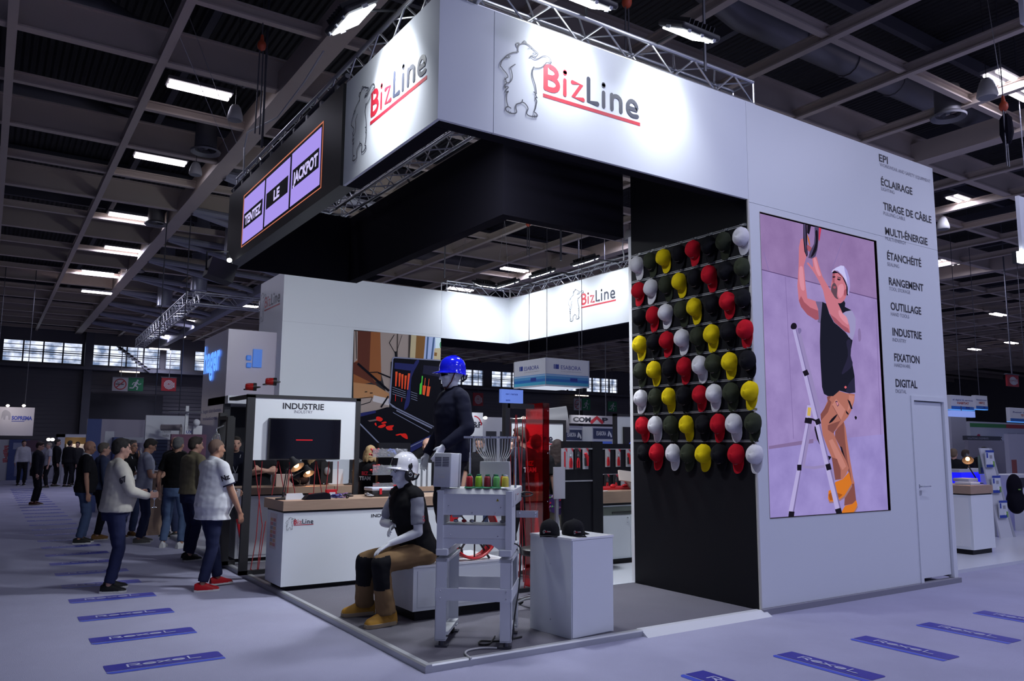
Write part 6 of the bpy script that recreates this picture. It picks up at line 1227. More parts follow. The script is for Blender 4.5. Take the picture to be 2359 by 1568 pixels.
# ================================================================ flat pictures: the lit worker screen and the tool-case poster
def picture(host, name, layers, plane, lift0, step, norm, hostmats=None):
    """flat printed picture: coloured shapes a fraction of a millimetre above one another"""
    mats, m = [], MB(); norm = np.array(norm, float)
    for k, (mt, pts, crv) in enumerate(layers):
        if mt not in mats: mats.append(mt)
        P_ = [plane(*p) for p in pts]
        if crv: P_ = smooth_path(P_, 3, True)
        m.mat(mats.index(mt)); P_ = [np.array(p)+norm*(lift0+step*k) for p in P_]
        c = sum(P_)/len(P_); n = np.zeros(3)
        for i in range(len(P_)): n += np.cross(P_[i]-c, P_[(i+1) % len(P_)]-c)
        if np.dot(n, norm) < 0: P_ = P_[::-1]
        m.poly(P_)
    return m.build(name, mats, host)
def stripe_pts(a, b, w0, w1=None):
    a, b = np.array(a, float), np.array(b, float); w1 = w0 if w1 is None else w1; d = (b-a)/np.linalg.norm(b-a); n = np.array([-d[1], d[0]]); return [tuple(a+n*w0/2), tuple(b+n*w1/2), tuple(b-n*w1/2), tuple(a-n*w0/2)]
RA = lambda L: [(1740+x/5.6, 480+y/5.6) for x, y in L]
RB = lambda L: [(1830+x/5.6, 680+y/5.6) for x, y in L]
RC = lambda L: [(1780+x/4.75, 880+y/4.75) for x, y in L]
R8 = lambda L: [(1730+x/2.0915, 470+y/2.0907) for x, y in L]
SE = 1.0
def E_(nm, r, g, b, noise=0):
    m = emis('shown_'+nm, lin(r, g, b), SE)
    if noise and len(m.node_tree.nodes) < 4:
        nt = m.node_tree; e = nt.nodes['Emission']; tc = nt.nodes.new('ShaderNodeTexCoord'); nz = nt.nodes.new('ShaderNodeTexNoise'); nz.inputs['Scale'].default_value = 3.5; nz.inputs['Detail'].default_value = 8
        rp = nt.nodes.new('ShaderNodeValToRGB'); a = lin(r-noise, g-noise, b-noise); c = lin(r+noise, g+noise, b+noise); rp.color_ramp.elements[0].position = .3; rp.color_ramp.elements[1].position = .7; rp.color_ramp.elements[0].color = a+(1,); rp.color_ramp.elements[1].color = c+(1,)
        nt.links.new(tc.outputs['Object'], nz.inputs[0]); nt.links.new(nz.outputs[0], rp.inputs[0]); nt.links.new(rp.outputs[0], e.inputs[0])
    return m
t = thing('led_wall_screen', 'tall lit screen in the storage wall showing a worker on a ladder', 'screen')
MB().bx(sx0, sx1, FY+.03, FY+.05, sz0, sz1).build('display_back', led_black, t)
fr = MB(); 
for a in ((sx0-.004, sx0, sz0, sz1), (sx1, sx1+.004, sz0, sz1), (sx0, sx1, sz1, sz1+.004), (sx0, sx1, sz0-.004, sz0)): fr.bx(a[0], a[1], FY-.003, FY+.03, a[2], a[3])
fr.build('frame', mat('screen_edge', (.30, .28, .24), .5), t)
YS = FY+.028; pl = lambda px, py: (lambda q: (min(max(q[0], sx0+.004), sx1-.004), YS, min(max(q[2], sz0+.004), sz1-.004)))(ony(px, py, YS))
ceil_, wal_, flo_ = E_('ceiling', 143, 117, 166, 7), E_('concrete_wall', 150, 131, 186, 9), E_('concrete_floor', 148, 135, 196, 9); jn = E_('joint', 92, 72, 118); jn2 = E_('faint_joint', 131, 112, 166)
sk, sks, skl = E_('skin', 196, 116, 132), E_('skin_shade', 158, 84, 100), E_('skin_light', 214, 140, 158); vst, vs2 = E_('vest', 27, 28, 42), E_('vest_fold', 40, 38, 62); gry, gr2 = E_('grey_sleeve', 152, 146, 190), E_('grey_sleeve_shade', 110, 98, 138)
tan_, tan2, tan3 = E_('trousers', 172, 108, 96), E_('trousers_shade', 128, 76, 72), E_('trousers_light', 190, 126, 116); blk_ = E_('black', 26, 22, 34); whi, wh2 = E_('helmet', 196, 192, 238), E_('helmet_shade', 160, 152, 212); boo, bo2 = E_('boot', 208, 116, 40), E_('boot_shade', 160, 84, 34); sol = E_('boot_sole', 150, 112, 118)
ladm, lad2, lad3 = E_('ladder', 176, 166, 214), E_('ladder_shade', 120, 108, 158), E_('ladder_back', 146, 132, 180); bea = E_('beard', 92, 70, 84); yel = E_('label_yellow', 200, 170, 90)
Ls = [(wal_, [(1740, 480), (2060, 540), (2060, 1190), (1770, 1210)], 0), (ceil_, [(1740, 480), (2060, 540)]+R8([(640, 462), (50, 315)]), 0), (flo_, R8([(85, 1172), (300, 1142), (690, 1108), (700, 1500), (90, 1530)]), 0),
  (jn, R8(stripe_pts((50, 315), (640, 463), 4)), 0), (jn2, R8(stripe_pts((447, 160), (385, 330), 3)), 0), (jn2, R8(stripe_pts((165, 350), (205, 1130), 3)), 0), (jn2, R8(stripe_pts((600, 470), (625, 1110), 3)), 0), (jn2, R8(stripe_pts((60, 230), (85, 320), 3)), 0), (E_('wall_foot', 128, 106, 150), R8([(85, 1165), (300, 1130), (300, 1150), (85, 1180)]), 0), (E_('stain', 132, 112, 160), R8([(515, 610), (525, 600), (530, 650), (518, 660)]), 1), (blk_, R8([(498, 1025), (504, 1020), (510, 1028), (504, 1038)]), 1),
  (lad3, R8(stripe_pts((230, 615), (322, 985), 15, 22)), 0), (lad3, R8([(318, 970), (332, 970), (332, 1040), (318, 1045)]), 0), (lad3, R8(stripe_pts((285, 1060), (250, 1260), 14, 16)), 0), (lad3, R8(stripe_pts((360, 1210), (402, 1330), 16)), 0),
  # far leg and boot
  (tan2, RC([(770, 420), (795, 500), (810, 640), (840, 850), (870, 1000), (890, 1110), (910, 1290), (870, 1330), (780, 1350), (790, 1200), (830, 1000), (790, 850), (740, 720), (680, 600), (680, 540)]), 0), (tan_, RC([(775, 430), (795, 500), (815, 650), (850, 880), (880, 1060), (895, 1110), (862, 1110), (850, 1000), (815, 850), (790, 640)]), 0), (blk_, RC([(735, 700), (755, 710), (790, 830), (800, 850), (760, 800)]), 0), (boo, RC([(760, 1400), (790, 1350), (870, 1330), (910, 1290), (925, 1340), (890, 1420), (860, 1435), (750, 1440)]), 0), (sol, RC([(885, 1425), (925, 1345), (928, 1370), (900, 1425)]), 0),
  (blk_, RC([(455, 480), (485, 500), (530, 690), (560, 790), (640, 815), (620, 850), (590, 860), (520, 700), (480, 620), (455, 520)]), 0),
  # near leg
  (tan_, RC([(720, 95), (800, 120), (895, 130), (890, 200), (860, 300), (820, 380), (760, 450), (670, 540), (665, 560), (720, 700), (790, 840), (830, 940), (800, 1010), (760, 1060), (680, 1070), (660, 900), (640, 820), (590, 700), (545, 580), (530, 480), (525, 420), (520, 350), (560, 290), (590, 220), (640, 140)]), 0),
  (tan2, RC([(590, 160), (640, 140), (600, 220), (560, 290), (520, 350), (525, 420), (600, 330), (640, 220)]), 0), (tan3, RC([(830, 140), (890, 150), (880, 210), (840, 290), (810, 330), (830, 230)]), 0), (tan2, RC([(600, 470), (740, 420), (670, 540), (660, 560), (600, 520)]), 0), (tan3, RC([(610, 640), (650, 620), (760, 830), (800, 920), (760, 960), (690, 840)]), 0), (tan2, RC([(640, 820), (700, 840), (740, 960), (740, 1060), (680, 1070)]), 0),
  (tan3, RC([(690, 180), (790, 300), (740, 420), (645, 250)]), 0), (tan2, RC(stripe_pts((650, 255), (742, 420), 6)), 0), (blk_, RC([(610, 450), (640, 400), (700, 350), (690, 380), (650, 430)]), 1), (blk_, RC([(812, 185), (842, 210), (870, 290), (852, 296)]), 0), (blk_, RC([(795, 305), (828, 345), (820, 360), (798, 335)]), 0), (E_('patch', 40, 32, 70), RC([(680, 210), (700, 205), (720, 250), (705, 268)]), 0), (skl, RC([(690, 220), (702, 218), (712, 245), (704, 255)]), 1),
  (boo, RC([(680, 1090), (760, 1060), (830, 980), (860, 1110), (830, 1190), (760, 1270), (690, 1310), (620, 1310), (600, 1270), (605, 1190), (650, 1160)]), 0), (bo2, RC([(605, 1230), (650, 1190), (760, 1230), (690, 1290), (620, 1290)]), 0), (sol, RC([(600, 1275), (620, 1305), (700, 1300), (780, 1240), (860, 1110), (862, 1140), (790, 1260), (700, 1318), (615, 1322)]), 0),
  # ladder in front
  (ladm, R8(stripe_pts((205, 598), (420, 1478), 17, 28)), 0), (lad2, R8(stripe_pts((213, 598), (431, 1478), 4, 7)), 0), (ladm, R8(stripe_pts((271, 1050), (190, 1490), 17, 27)), 0), (lad2, R8(stripe_pts((277, 1050), (200, 1490), 4, 7)), 0), (ladm, R8([(268, 968), (290, 970), (283, 1040), (258, 1040)]), 0), (yel, R8([(271, 978), (287, 980), (283, 1020), (268, 1018)]), 0), (lad3, R8([(246, 1258), (300, 1262), (352, 1255), (352, 1268), (300, 1276), (246, 1270)]), 0),
  (blk_, R8([(188, 590), (196, 574), (212, 574), (218, 590), (210, 602), (194, 602)]), 1), (lad2, R8([(222, 600), (236, 598), (240, 612), (228, 626)]), 1)]
for a, b, w_ in (((250, 818), (272, 808), 26), ((307, 1052), (330, 1043), 26), ((256, 1040), (290, 1046), 26), ((219, 1268), (240, 1268), 28), ((358, 1268), (381, 1262), 30), ((178, 1494), (205, 1496), 32), ((404, 1482), (432, 1474), 26)): Ls.append((blk_, R8(stripe_pts(a, b, w_)), 0))
Ls.append((blk_, R8([(262, 1030), (275, 1028), (295, 1032), (318, 1042), (318, 1052), (290, 1040), (268, 1046)]), 0))
Ls += [  # body
  (gr2, RB([(255, 80), (350, 85), (345, 230), (325, 360), (290, 345), (300, 280), (280, 160)]), 0),
  (sk, RA([(575, 400), (620, 385), (640, 480), (650, 620), (615, 740), (630, 900), (640, 1010), (660, 1160), (765, 1195), (800, 1300), (810, 1430), (770, 1440), (660, 1370), (580, 1270), (550, 1190), (533, 1000), (540, 880), (548, 740), (553, 500)]), 0), (sks, RA([(770, 1440), (810, 1430), (800, 1320), (700, 1280), (620, 1210), (580, 1130), (552, 1190), (580, 1270), (660, 1370)]), 0), (skl, RA([(560, 760), (600, 760), (615, 900), (625, 1050), (580, 1040), (555, 900)]), 1),
  (vst, RB([(350, 85), (400, 110), (440, 240), (500, 350), (560, 400), (650, 480), (720, 570), (740, 580), (720, 690), (715, 780), (740, 900), (765, 1040), (775, 1255), (700, 1265), (570, 1230), (490, 1300), (420, 1300), (370, 1270), (345, 1180), (325, 850), (318, 600), (325, 360)]), 0), (vs2, RB([(660, 600), (715, 580), (715, 780), (740, 900), (640, 1000), (600, 1000), (680, 780)]), 1), (vs2, RB([(690, 1140), (765, 1050), (775, 1255), (700, 1265), (650, 1240)]), 0), (E_('badge_red', 214, 100, 110), RB([(632, 1185), (648, 1168), (664, 1185), (648, 1204)]), 1),
  (gry, RB([(620, 235), (700, 185), (740, 210), (780, 300), (775, 450), (740, 575), (690, 540), (665, 500), (705, 495), (705, 420), (680, 320)]), 0), (vst, RB([(470, -20), (530, 90), (580, 100), (625, 65), (645, 100), (640, 150), (725, 195), (650, 210), (600, 240), (540, 200)]), 0),
  (sk, RA([(985, 815), (1010, 805), (1060, 830), (1120, 880), (1165, 990), (1170, 1050), (1160, 1130), (1130, 1190), (1080, 1225), (1020, 1200), (980, 1130), (962, 1050), (970, 960), (985, 900)]), 1), (sks, RA([(985, 830), (1015, 830), (1010, 960), (985, 960), (980, 900)]), 0), (skl, RA([(1060, 1000), (1120, 980), (1130, 1090), (1080, 1160), (1050, 1100)]), 1), (sks, RA([(1135, 1060), (1160, 1040), (1170, 1080), (1150, 1130), (1130, 1110)]), 1), (bea, RA([(985, 975), (1015, 965), (1045, 1030), (1040, 1130), (1060, 1170), (1020, 1155), (975, 1090), (965, 1040)]), 1), (sks, RA([(990, 1010), (1020, 1005), (1025, 1030), (1000, 1035)]), 1), (blk_, RA([(985, 880), (1018, 878), (1015, 892), (988, 894)]), 1), (blk_, RA([(1045, 905), (1085, 915), (1080, 930), (1050, 925)]), 1), (bea, RA([(1045, 880), (1095, 895), (1090, 908), (1045, 892)]), 0),
  (blk_, RA([(975, 825), (1010, 805), (1060, 830), (1130, 900), (1175, 1000), (1185, 1120), (1165, 1125), (1160, 1000), (1110, 890), (1050, 835), (985, 840)]), 0), (whi, RA([(970, 820), (985, 795), (1030, 765), (1090, 738), (1130, 745), (1170, 800), (1200, 900), (1208, 1010), (1190, 1125), (1178, 1100), (1180, 1030), (1160, 950), (1110, 865), (1050, 805), (1000, 798), (978, 830)]), 0), (wh2, RA([(1130, 745), (1170, 800), (1200, 900), (1208, 1010), (1190, 1125), (1178, 1030), (1165, 900), (1140, 810)]), 0),
  (blk_, RA([(605, 195), (650, 205), (655, 330), (655, 480), (662, 600), (650, 630), (620, 560), (605, 400)]), 0), (E_('hose', 74, 66, 98), RA([(612, 197), (632, 200), (638, 400), (652, 600), (640, 600), (618, 420)]), 0), (sks, RA([(655, 470), (720, 520), (700, 560), (660, 540)]), 1), (blk_, RA([(655, 205), (705, 215), (690, 300), (680, 340), (655, 320)]), 0), (E_('hose_red', 196, 60, 90), RA([(805, 245), (838, 262), (822, 360), (812, 430), (800, 400)]), 0), (E_('hose', 74, 66, 98), RA([(750, 232), (805, 245), (802, 400), (785, 540), (760, 620), (720, 650), (668, 640), (690, 560), (742, 460), (752, 350)]), 0), (blk_, RA([(760, 300), (790, 300), (785, 500), (740, 600), (700, 630), (740, 520), (765, 420)]), 1), (E_('hose_orange', 190, 110, 60), RA([(655, 340), (680, 400), (692, 470), (680, 470), (660, 400)]), 1),
  (sk, RA([(720, 645), (775, 625), (805, 740), (850, 880), (920, 1000), (1010, 1150), (1040, 1200)])+RB([(610, 240), (660, 290), (695, 400), (700, 490), (640, 470), (560, 400), (500, 350), (440, 240), (400, 130), (372, 20), (355, -60)])+RA([(800, 930), (760, 860), (715, 790), (655, 720), (648, 700), (670, 700), (725, 765), (730, 740)]), 0),
  (sks, RB([(700, 490), (640, 470), (560, 400), (500, 350), (440, 240), (520, 300), (600, 380), (680, 430)]), 0), (skl, RB([(560, 190), (610, 240), (660, 290), (680, 380), (620, 340), (560, 260)]), 1), (skl, RA([(735, 660), (765, 650), (800, 780), (830, 860), (800, 870), (760, 780)]), 1)]
picture(t, 'picture', Ls, pl, .0005, .00018, (0, -1, 0))
# poster on the back wall
RG_ = lambda L: [(805+x/5.058, 750+y/5.058) for x, y in L]; YPp = YB-.012
px0, px1, pz1 = 3.94, XPS-.002, 4.165
t = thing('wall_poster', 'large photo poster of an open black tool case on the back wall', 'poster'); MB().bx(px0, px1, YB-.010, YB, ZF+.02, pz1).build('panel', mat('poster_dark', (.010, .010, .014), .5), t)
pp = lambda px, py: (lambda q: (min(max(q[0], px0+.003), px1-.003), YPp, min(max(q[2], ZF+.05), pz1-.003)))(ony(px, py, YPp))
def Q_(nm, r, g, b, k=.62): return mat('poster_'+nm, tuple(v*k/.5 for v in lin(r, g, b)), .6, spec=.12)
brn, org, pla, woo, dkc, dk2, sil, nav = Q_('brown', 88, 46, 36), Q_('orange', 138, 84, 50), Q_('plaster', 150, 136, 130), Q_('wood', 168, 122, 84), mat('poster_case', (.006, .006, .011), .7, spec=.08), mat('poster_foam', (.020, .020, .045), .7, spec=.08), Q_('silver', 120, 124, 150), Q_('navy', 36, 40, 92)
Lp = [(org, RG_([(45, 60), (365, 60), (370, 640), (45, 700)]), 0), (brn, RG_([(95, 60), (250, 70), (230, 560), (330, 700), (45, 560), (45, 430), (95, 420)]), 0), (pla, RG_([(360, 60), (700, 90), (700, 400), (480, 420), (470, 900), (420, 760), (370, 560)]), 0), (Q_('cream', 176, 162, 130), RG_([(700, 90), (880, 110), (870, 400), (700, 400)]), 0), (Q_('ochre', 120, 84, 46), RG_([(780, 110), (890, 120), (860, 400), (765, 400)]), 0), (Q_('pale_blue', 150, 165, 200), RG_([(885, 120), (1090, 140), (1090, 420), (865, 400)]), 0), (Q_('blue', 60, 84, 120), RG_([(905, 130), (925, 130), (905, 400), (888, 400)]), 0), (Q_('blue', 60, 84, 120), RG_([(975, 135), (995, 135), (965, 400), (945, 400)]), 0), (Q_('sky', 190, 206, 214), RG_([(1000, 140), (1090, 145), (1090, 260), (1000, 270)]), 0), (Q_('leaf', 70, 130, 90), RG_([(1050, 210), (1085, 190), (1085, 260), (1055, 255)]), 1), (Q_('cream', 176, 162, 130), RG_([(990, 265), (1090, 262), (1090, 400), (980, 395)]), 0), (Q_('ochre', 120, 84, 46), RG_([(990, 310), (1020, 315), (1015, 355), (985, 350)]), 0),
   (Q_('dark_strip', 60, 52, 50), RG_([(690, 90), (718, 92), (700, 400), (682, 400)]), 0), (Q_('dark_strip', 60, 52, 50), RG_([(552, 80), (566, 82), (560, 390), (548, 390)]), 0), (woo, RG_([(45, 660), (300, 690), (460, 790), (470, 860), (45, 860)]), 0), (pla, RG_([(45, 850), (270, 840), (470, 860), (460, 950), (80, 1050)]), 0), (Q_('paper', 160, 160, 160), RG_([(280, 810), (470, 850), (460, 930), (270, 880)]), 0), (pla, RG_([(50, 65), (95, 65), (92, 400), (50, 430)]), 0), (Q_('dark_strip', 60, 52, 50), RG_([(68, 65), (80, 65), (88, 385), (78, 385)]), 0)]
for a, b, w_ in (((95, 440), (460, 760), 26), ((220, 545), (330, 540), 10), ((330, 545), (475, 605), 16), ((520, 105), (462, 200), 8), ((462, 200), (530, 320), 8), ((535, 300), (540, 370), 24), ((610, 110), (545, 310), 5), ((86, 850), (260, 830), 7), ((265, 830), (240, 890), 7), ((240, 890), (90, 935), 9), ((175, 772), (205, 770), 10), ((235, 785), (268, 784), 10), ((450, 820), (365, 950), 18)): Lp.append((dkc, RG_(stripe_pts(a, b, w_)), 0))
Lp += [(sil, RG_([(495, 380), (515, 362), (1090, 400), (1090, 1230), (1040, 1210), (500, 950), (455, 900)]), 0), (dkc, RG_([(508, 390), (520, 378), (1080, 412), (1080, 1190), (1000, 1180), (540, 950), (470, 900), (478, 850)]), 0), (nav, RG_([(525, 430), (760, 450), (740, 530), (520, 500)]), 0), (dk2, RG_([(860, 460), (1070, 480), (1060, 600), (850, 560)]), 0), (nav, RG_([(765, 415), (808, 418), (720, 600), (700, 880), (650, 975), (632, 960), (665, 800), (690, 600)]), 1)]
ora, red_, gre = Q_('handle_orange', 200, 76, 40, .8), Q_('tool_red', 196, 32, 26, .8), Q_('tool_green', 70, 176, 60, .8)
for x0, x1, y0, y1 in ((545, 535, 535, 705), (583, 575, 552, 710), (614, 608, 565, 735), (652, 640, 580, 740), (690, 672, 555, 745)): Lp += [(ora, RG_(stripe_pts((x0, y0), (x1, y1), 26, 14)), 0), (red_, RG_(stripe_pts((x0-7, y0+30), (x1-4, y1), 5, 4)), 0)]
for k in range(4): Lp.append((sil, RG_(stripe_pts((495, 715+k*26), (650, 770+k*24), 6)), 0)); Lp.append((sil, RG_(stripe_pts((712, 780+k*26-10), (785, 805+k*26-10), 6)), 0))
Lp += [(gre, RG_([(838, 585), (850, 588), (832, 800), (808, 798), (815, 680), (832, 660)]), 0), (ora, RG_([(848, 695), (890, 700), (870, 812), (845, 800)]), 0), (ora, RG_([(900, 705), (938, 710), (920, 822), (890, 820)]), 0), (ora, RG_(stripe_pts((877, 610), (868, 700), 6)), 0), (ora, RG_(stripe_pts((922, 620), (912, 710), 6)), 0), (red_, RG_(stripe_pts((532, 800), (528, 880), 6)), 0), (red_, RG_(stripe_pts((604, 840), (600, 885), 6)), 0),
   (dkc, RG_([(80, 1050), (430, 950), (500, 950), (960, 1190), (1010, 1240), (1005, 1320), (700, 1490), (400, 1700), (80, 1700)]), 0), (nav, RG_([(80, 1025), (300, 985), (300, 1015), (80, 1070)]), 0), (sil, RG_([(540, 980), (960, 1185), (950, 1200), (540, 995)]), 0), (sil, RG_(stripe_pts((85, 1110), (340, 1370), 14)), 0), (nav, RG_([(660, 1410), (1005, 1240), (1005, 1310), (700, 1480)]), 0), (sil, RG_(stripe_pts((670, 1425), (1005, 1262), 10)), 0), (sil, RG_(stripe_pts((500, 1010), (920, 1240), 7)), 0), (Q_('brass', 110, 96, 96), RG_([(205, 1105), (310, 1085), (320, 1105), (230, 1118)]), 0)]
for pts in ([(305, 1065), (340, 1060), (380, 1085), (360, 1115), (310, 1100)], [(285, 1140), (300, 1130), (310, 1160), (300, 1165)], [(330, 1170), (400, 1145), (415, 1165), (370, 1190), (330, 1185)], [(365, 1130), (410, 1115), (425, 1130), (380, 1142)], [(415, 1180), (450, 1165), (510, 1160), (490, 1190), (495, 1215), (440, 1215)], [(530, 1270), (590, 1255), (600, 1265), (550, 1280)], [(585, 1265), (640, 1255), (665, 1280), (668, 1320), (620, 1300)]): Lp.append((red_, RG_(pts), 1))
picture(t, 'picture', Lp, pp, .0, .0005, (0, -1, 0))
# ================================================================ the other stands of the fair
def face_y(px0, py0, px1, py1, depth):
    c = at((px0+px1)/2, (py0+py1)/2, depth); y = c[1]; a, b = ony(px0, py0, y), ony(px1, py1, y); a2, b2 = ony(px1, py0, y), ony(px0, py1, y)
    return a[0] if px0 < px1 else b[0], b[0], (b[2]+b2[2])/2, (a[2]+a2[2])/2, y
pale = mat('stand_pale', (.38, .38, .45), .6); stand_w = mat('stand_white', (.50, .51, .57), .5); stand_b = mat('stand_blue', (.06, .09, .26), .6); stand_d = mat('stand_dark', (.015, .016, .026), .6); lit_w = mat('stand_lit_white', (.62, .63, .68), .5)
brand_blue = mat('brand_blue', (.015, .04, .30), .5); brand_grey = mat('brand_grey', (.25, .25, .29), .6)
def board(name, label, cat, px0, py0, px1, py1, depth, mt=None, th=.08, group=None, down=False):
    x0, x1, z0, z1, y = face_y(px0, py0, px1, py1, depth); z0 = 0.0 if down else z0
    t = thing(name, label, cat, (x0, y, z0), 0, group); MB().bx(0, x1-x0, 0, th, 0, z1-z0).build('panel', mt or stand_w, t)
    if name in ('hanging_board', 'comap_board', 'lit_board'): MB().tube([(.2*(x1-x0), th/2, z1-z0), (.2*(x1-x0), th/2, 8.62-z0)], .012, 5).build('suspension_wire', steel_dark, t); MB().tube([(.8*(x1-x0), th/2, z1-z0), (.8*(x1-x0), th/2, 8.62-z0)], .012, 5).build('suspension_wire', steel_dark, t)
    if name in ('round_board', 'rp_board'): MB().bx(.4*(x1-x0), .6*(x1-x0), th, th+.04, -z0, .1).build('post', alu_dull, t)
    return t, x1-x0, z1-z0, z0
def say(t, st, x, z, h, w, mt, al='l', bold=.02, y=-.004, name='lettering'):
    m = MB(); write(m, st, (x, y, z), Xv, Zv, h, w, al, bold); return m.build(name, mt, t)
# ---- signs hanging before the end wall
YS2 = YW-1.4
def wall_sign(kind, px0, py0, px1, py1, label, y=YS2):
    a, b = ony(px0, py0, y), ony(px1, py1, y); w, h = b[0]-a[0], a[2]-b[2]; c = w/2; t = thing('safety_sign', label, 'sign', (a[0], y, b[2]))
    bg = {'smoke': mat('sign_white', (.42, .40, .42), .5), 'exit': mat('sign_green', (.008, .16, .06), .5), 'hose': mat('sign_red', (.30, .012, .02), .5)}[kind]; MB().bx(0, w, 0, .05, 0, h).build('panel', bg, t); wt = mat('sign_mark_white', (.46, .46, .48), .5); m = MB(); O = (0, -.004, 0); S = lambda p, r, cl=False: m.strip([(x*w, z*h) for x, z in p], r*w, O, Xv, Zv, cl)
    if kind == 'exit':
        m.add([(.62*w+.07*w*math.cos(a_), -.004, .80*h+.07*w*math.sin(a_)) for a_ in [2*math.pi*i/12 for i in range(12)]], [tuple(range(12))]); S([(.56, .66), (.46, .42)], .075); S([(.56, .64), (.72, .50), (.84, .56)], .030); S([(.54, .64), (.36, .62), (.28, .48)], .030); S([(.48, .40), (.64, .30), (.60, .12)], .042); S([(.46, .42), (.34, .22), (.14, .22)], .042); m.build('running_figure', wt, t)
    elif kind == 'hose':
        S([(.5+.36*k/40*math.cos(k*.62), .5+.36*k/40*math.sin(k*.62)) for k in range(6, 41)], .026); S([(.84, .62), (.86, .30)], .03); m.build('hose_coil', wt, t)
    else:
        S([(.22, .5), (.70, .5)], .035); S([(.30, .68), (.36, .60), (.46, .62)], .015); m.build('cigarette', ink, t); m = MB(); S(arc(.5, .5, .37, .37, 0, 345, 24), .035, True); S([(.25, .25), (.75, .75)], .035); m.build('ban_ring', mat('sign_ring_red', (.33, .015, .02), .5), t)
    MB().tube([(c, .02, h), (c, .02, 8.62-b[2])], .02, 6).build('hanger', beam_dark, t); MB().bx(-.02, w+.02, -.02, .07, h, h+.03).build('top_bar', beam_dark, t); return t
wall_sign('smoke', 260, 868, 294, 901, 'no smoking sign left of the green exit sign on the end wall'); wall_sign('exit', 296, 869, 329, 901, 'green running man exit sign on the end wall at left'); wall_sign('hose', 373, 869, 405, 901, 'red hose reel sign on the end wall at left')
wall_sign('smoke', 1322, 917, 1340, 945, 'no smoking sign over the COMAP board'); wall_sign('exit', 1341, 917, 1360, 945, 'green exit sign beside the no smoking sign over the COMAP board'); wall_sign('exit', 1401, 924, 1421, 948, 'lone green exit sign right of the COMAP board', YW-1.4); wall_sign('hose', 1090, 904, 1113, 935, 'red hose reel sign behind the standing dummy')
a = at(2334, 877, 22); wall_sign('hose', 2320, 862, 2348, 891, 'red hose reel sign hanging at the right edge', a[1])
for x0, y0, x1, lab in ((276, 855, 322, 'lit strip lamp above the exit sign on the end wall at left'), (1326, 910, 1356, 'lit strip lamp above the exit sign over the COMAP board')): a, b = ony(x0, y0, YW-1.0), ony(x1, y0, YW-1.0); t = thing('strip_lamp', lab, 'lamp', a); MB().bx(0, b[0]-a[0], 0, .06, -.03, .03).build('tube', emis('strip_glow', (1, .86, .7), 2.2), t); MB().bx(-.05, b[0]-a[0]+.05, 0, .1, .03, .08).build('tray', beam_dark, t)
a, b = ony(203, 905, YW-.08), ony(370, 1000, YW-.08); d = MB().bx(a[0], b[0], YW-.1, YW-.02, 0, a[2]); struct(d.build('door_2', mat('gate_dark', (.022, .022, .03), .7)))
# ---- left aisle
t, w, h, z0 = board('hanging_board', 'pale hanging board with SOPREMA in blue at the left edge', 'board', -40, 937, 75, 1003, 25, mat('board_lilac', (.40, .39, .44), .6)); k = w/115; say(t, 'SOPREMA', k*(40+25), h*.56, h*.13, k*46, brand_blue, 'l', .05); MB().bx(k*65, k*94, -.005, -.003, h*.50, h*.52).build('underline', brand_blue, t)
m = MB(); sx = lambda q: [(k*(40+x), -.004, h*(1-(y-937)/66)) for x, y in q]; m.poly(sx(smooth_path([(3, 966), (3, 950), (9, 944), (16, 946), (22, 952), (22, 966), (18, 966), (17, 958), (12, 958), (11, 966), (7, 966), (6, 958)][::-1], 2, True))); m.build('elephant', brand_grey, t)
for px in (18, 55): q = at(px, 934, 24.6); tag(MB().ell(tuple(q), (.05, .05, .04)).tube([tuple(q), (q[0], q[1]+.5, q[2]-.02)], .01, 5).build('spot_lamp', [emis('spot_glow', (1, .9, .8), 4)]), f'small spot lamp {"left" if px < 30 else "right"} above the SOPREMA board', 'lamp'); point('spot_light', tuple(q+np.array((0, -.15, -.1))), 9, (1, .9, .85), .05)
t, w, h, z0 = board('poster_wall', 'white poster wall with red script at the far left edge', 'poster', -20, 1012, 22, 1108, 33, stand_w, .1, None, True); m = MB(); random.seed(8)
for j in range(12): m.strip([(w*(.6+.12*random.random()), h*(.45+.035*j)), (w*(.72+.2*random.random()), h*(.46+.035*j))], .02, (0, -.004, 0), Xv, Zv)
m.build('red_script', logo_red, t)
t, w, h, z0 = board('poster_wall', 'blue poster wall with product strip beside the white-shirted person', 'poster', 22, 1012, 62, 1106, 33.3, stand_b, .1, None, True); MB().bx(w*.35, w*.6, -.005, 0, h*.1, h*.62).build('product_strip', mat('strip_grey', (.2, .22, .36), .6), t); MB().bx(w*.2, w*.9, -.005, 0, h*.76, h*.92).build('title_bar', mat('title_pale', (.3, .34, .5), .6), t)
t, w, h, z0 = board('poster_wall', 'dark colourful poster over the far crowd', 'poster', 62, 1014, 86, 1040, 33.5, mat('poster_mix', (.12, .06, .10), .6), .1)
t, w, h, z0 = board('stand_wall', 'pale low stand wall behind the far crowd', 'wall', 60, 1030, 135, 1108, 34.5, pale, .1, None, True)
x0, x1, z0, z1, y = face_y(134, 1000, 215, 1112, 31.5); t = thing('open_booth', 'white box booth with warm lit niche in the far aisle', 'booth', (x0, y, 0)); w = x1-x0; MB().bx(0, .25, 0, 1, 0, z1).bx(0, w, 0, 1, z1-.12, z1).bx(w-.05, w, 0, 1, 0, z1-.12).build('frame', stand_w, t); MB().bx(.25, w-.05, .8, .9, 0, z1-.12).build('back', mat('niche_warm', (.20, .14, .08), .6), t); MB().bx(.35, w-.2, .4, .8, z1*.55, z1*.8).build('appliance', lit_w, t); MB().bx(.2, w, -.1, .5, 0, z1*.42).build('counter', pale, t); point('niche_light', (x0+w*.5, y+.2, z1-.25), 4, (1, .75, .4), .06)
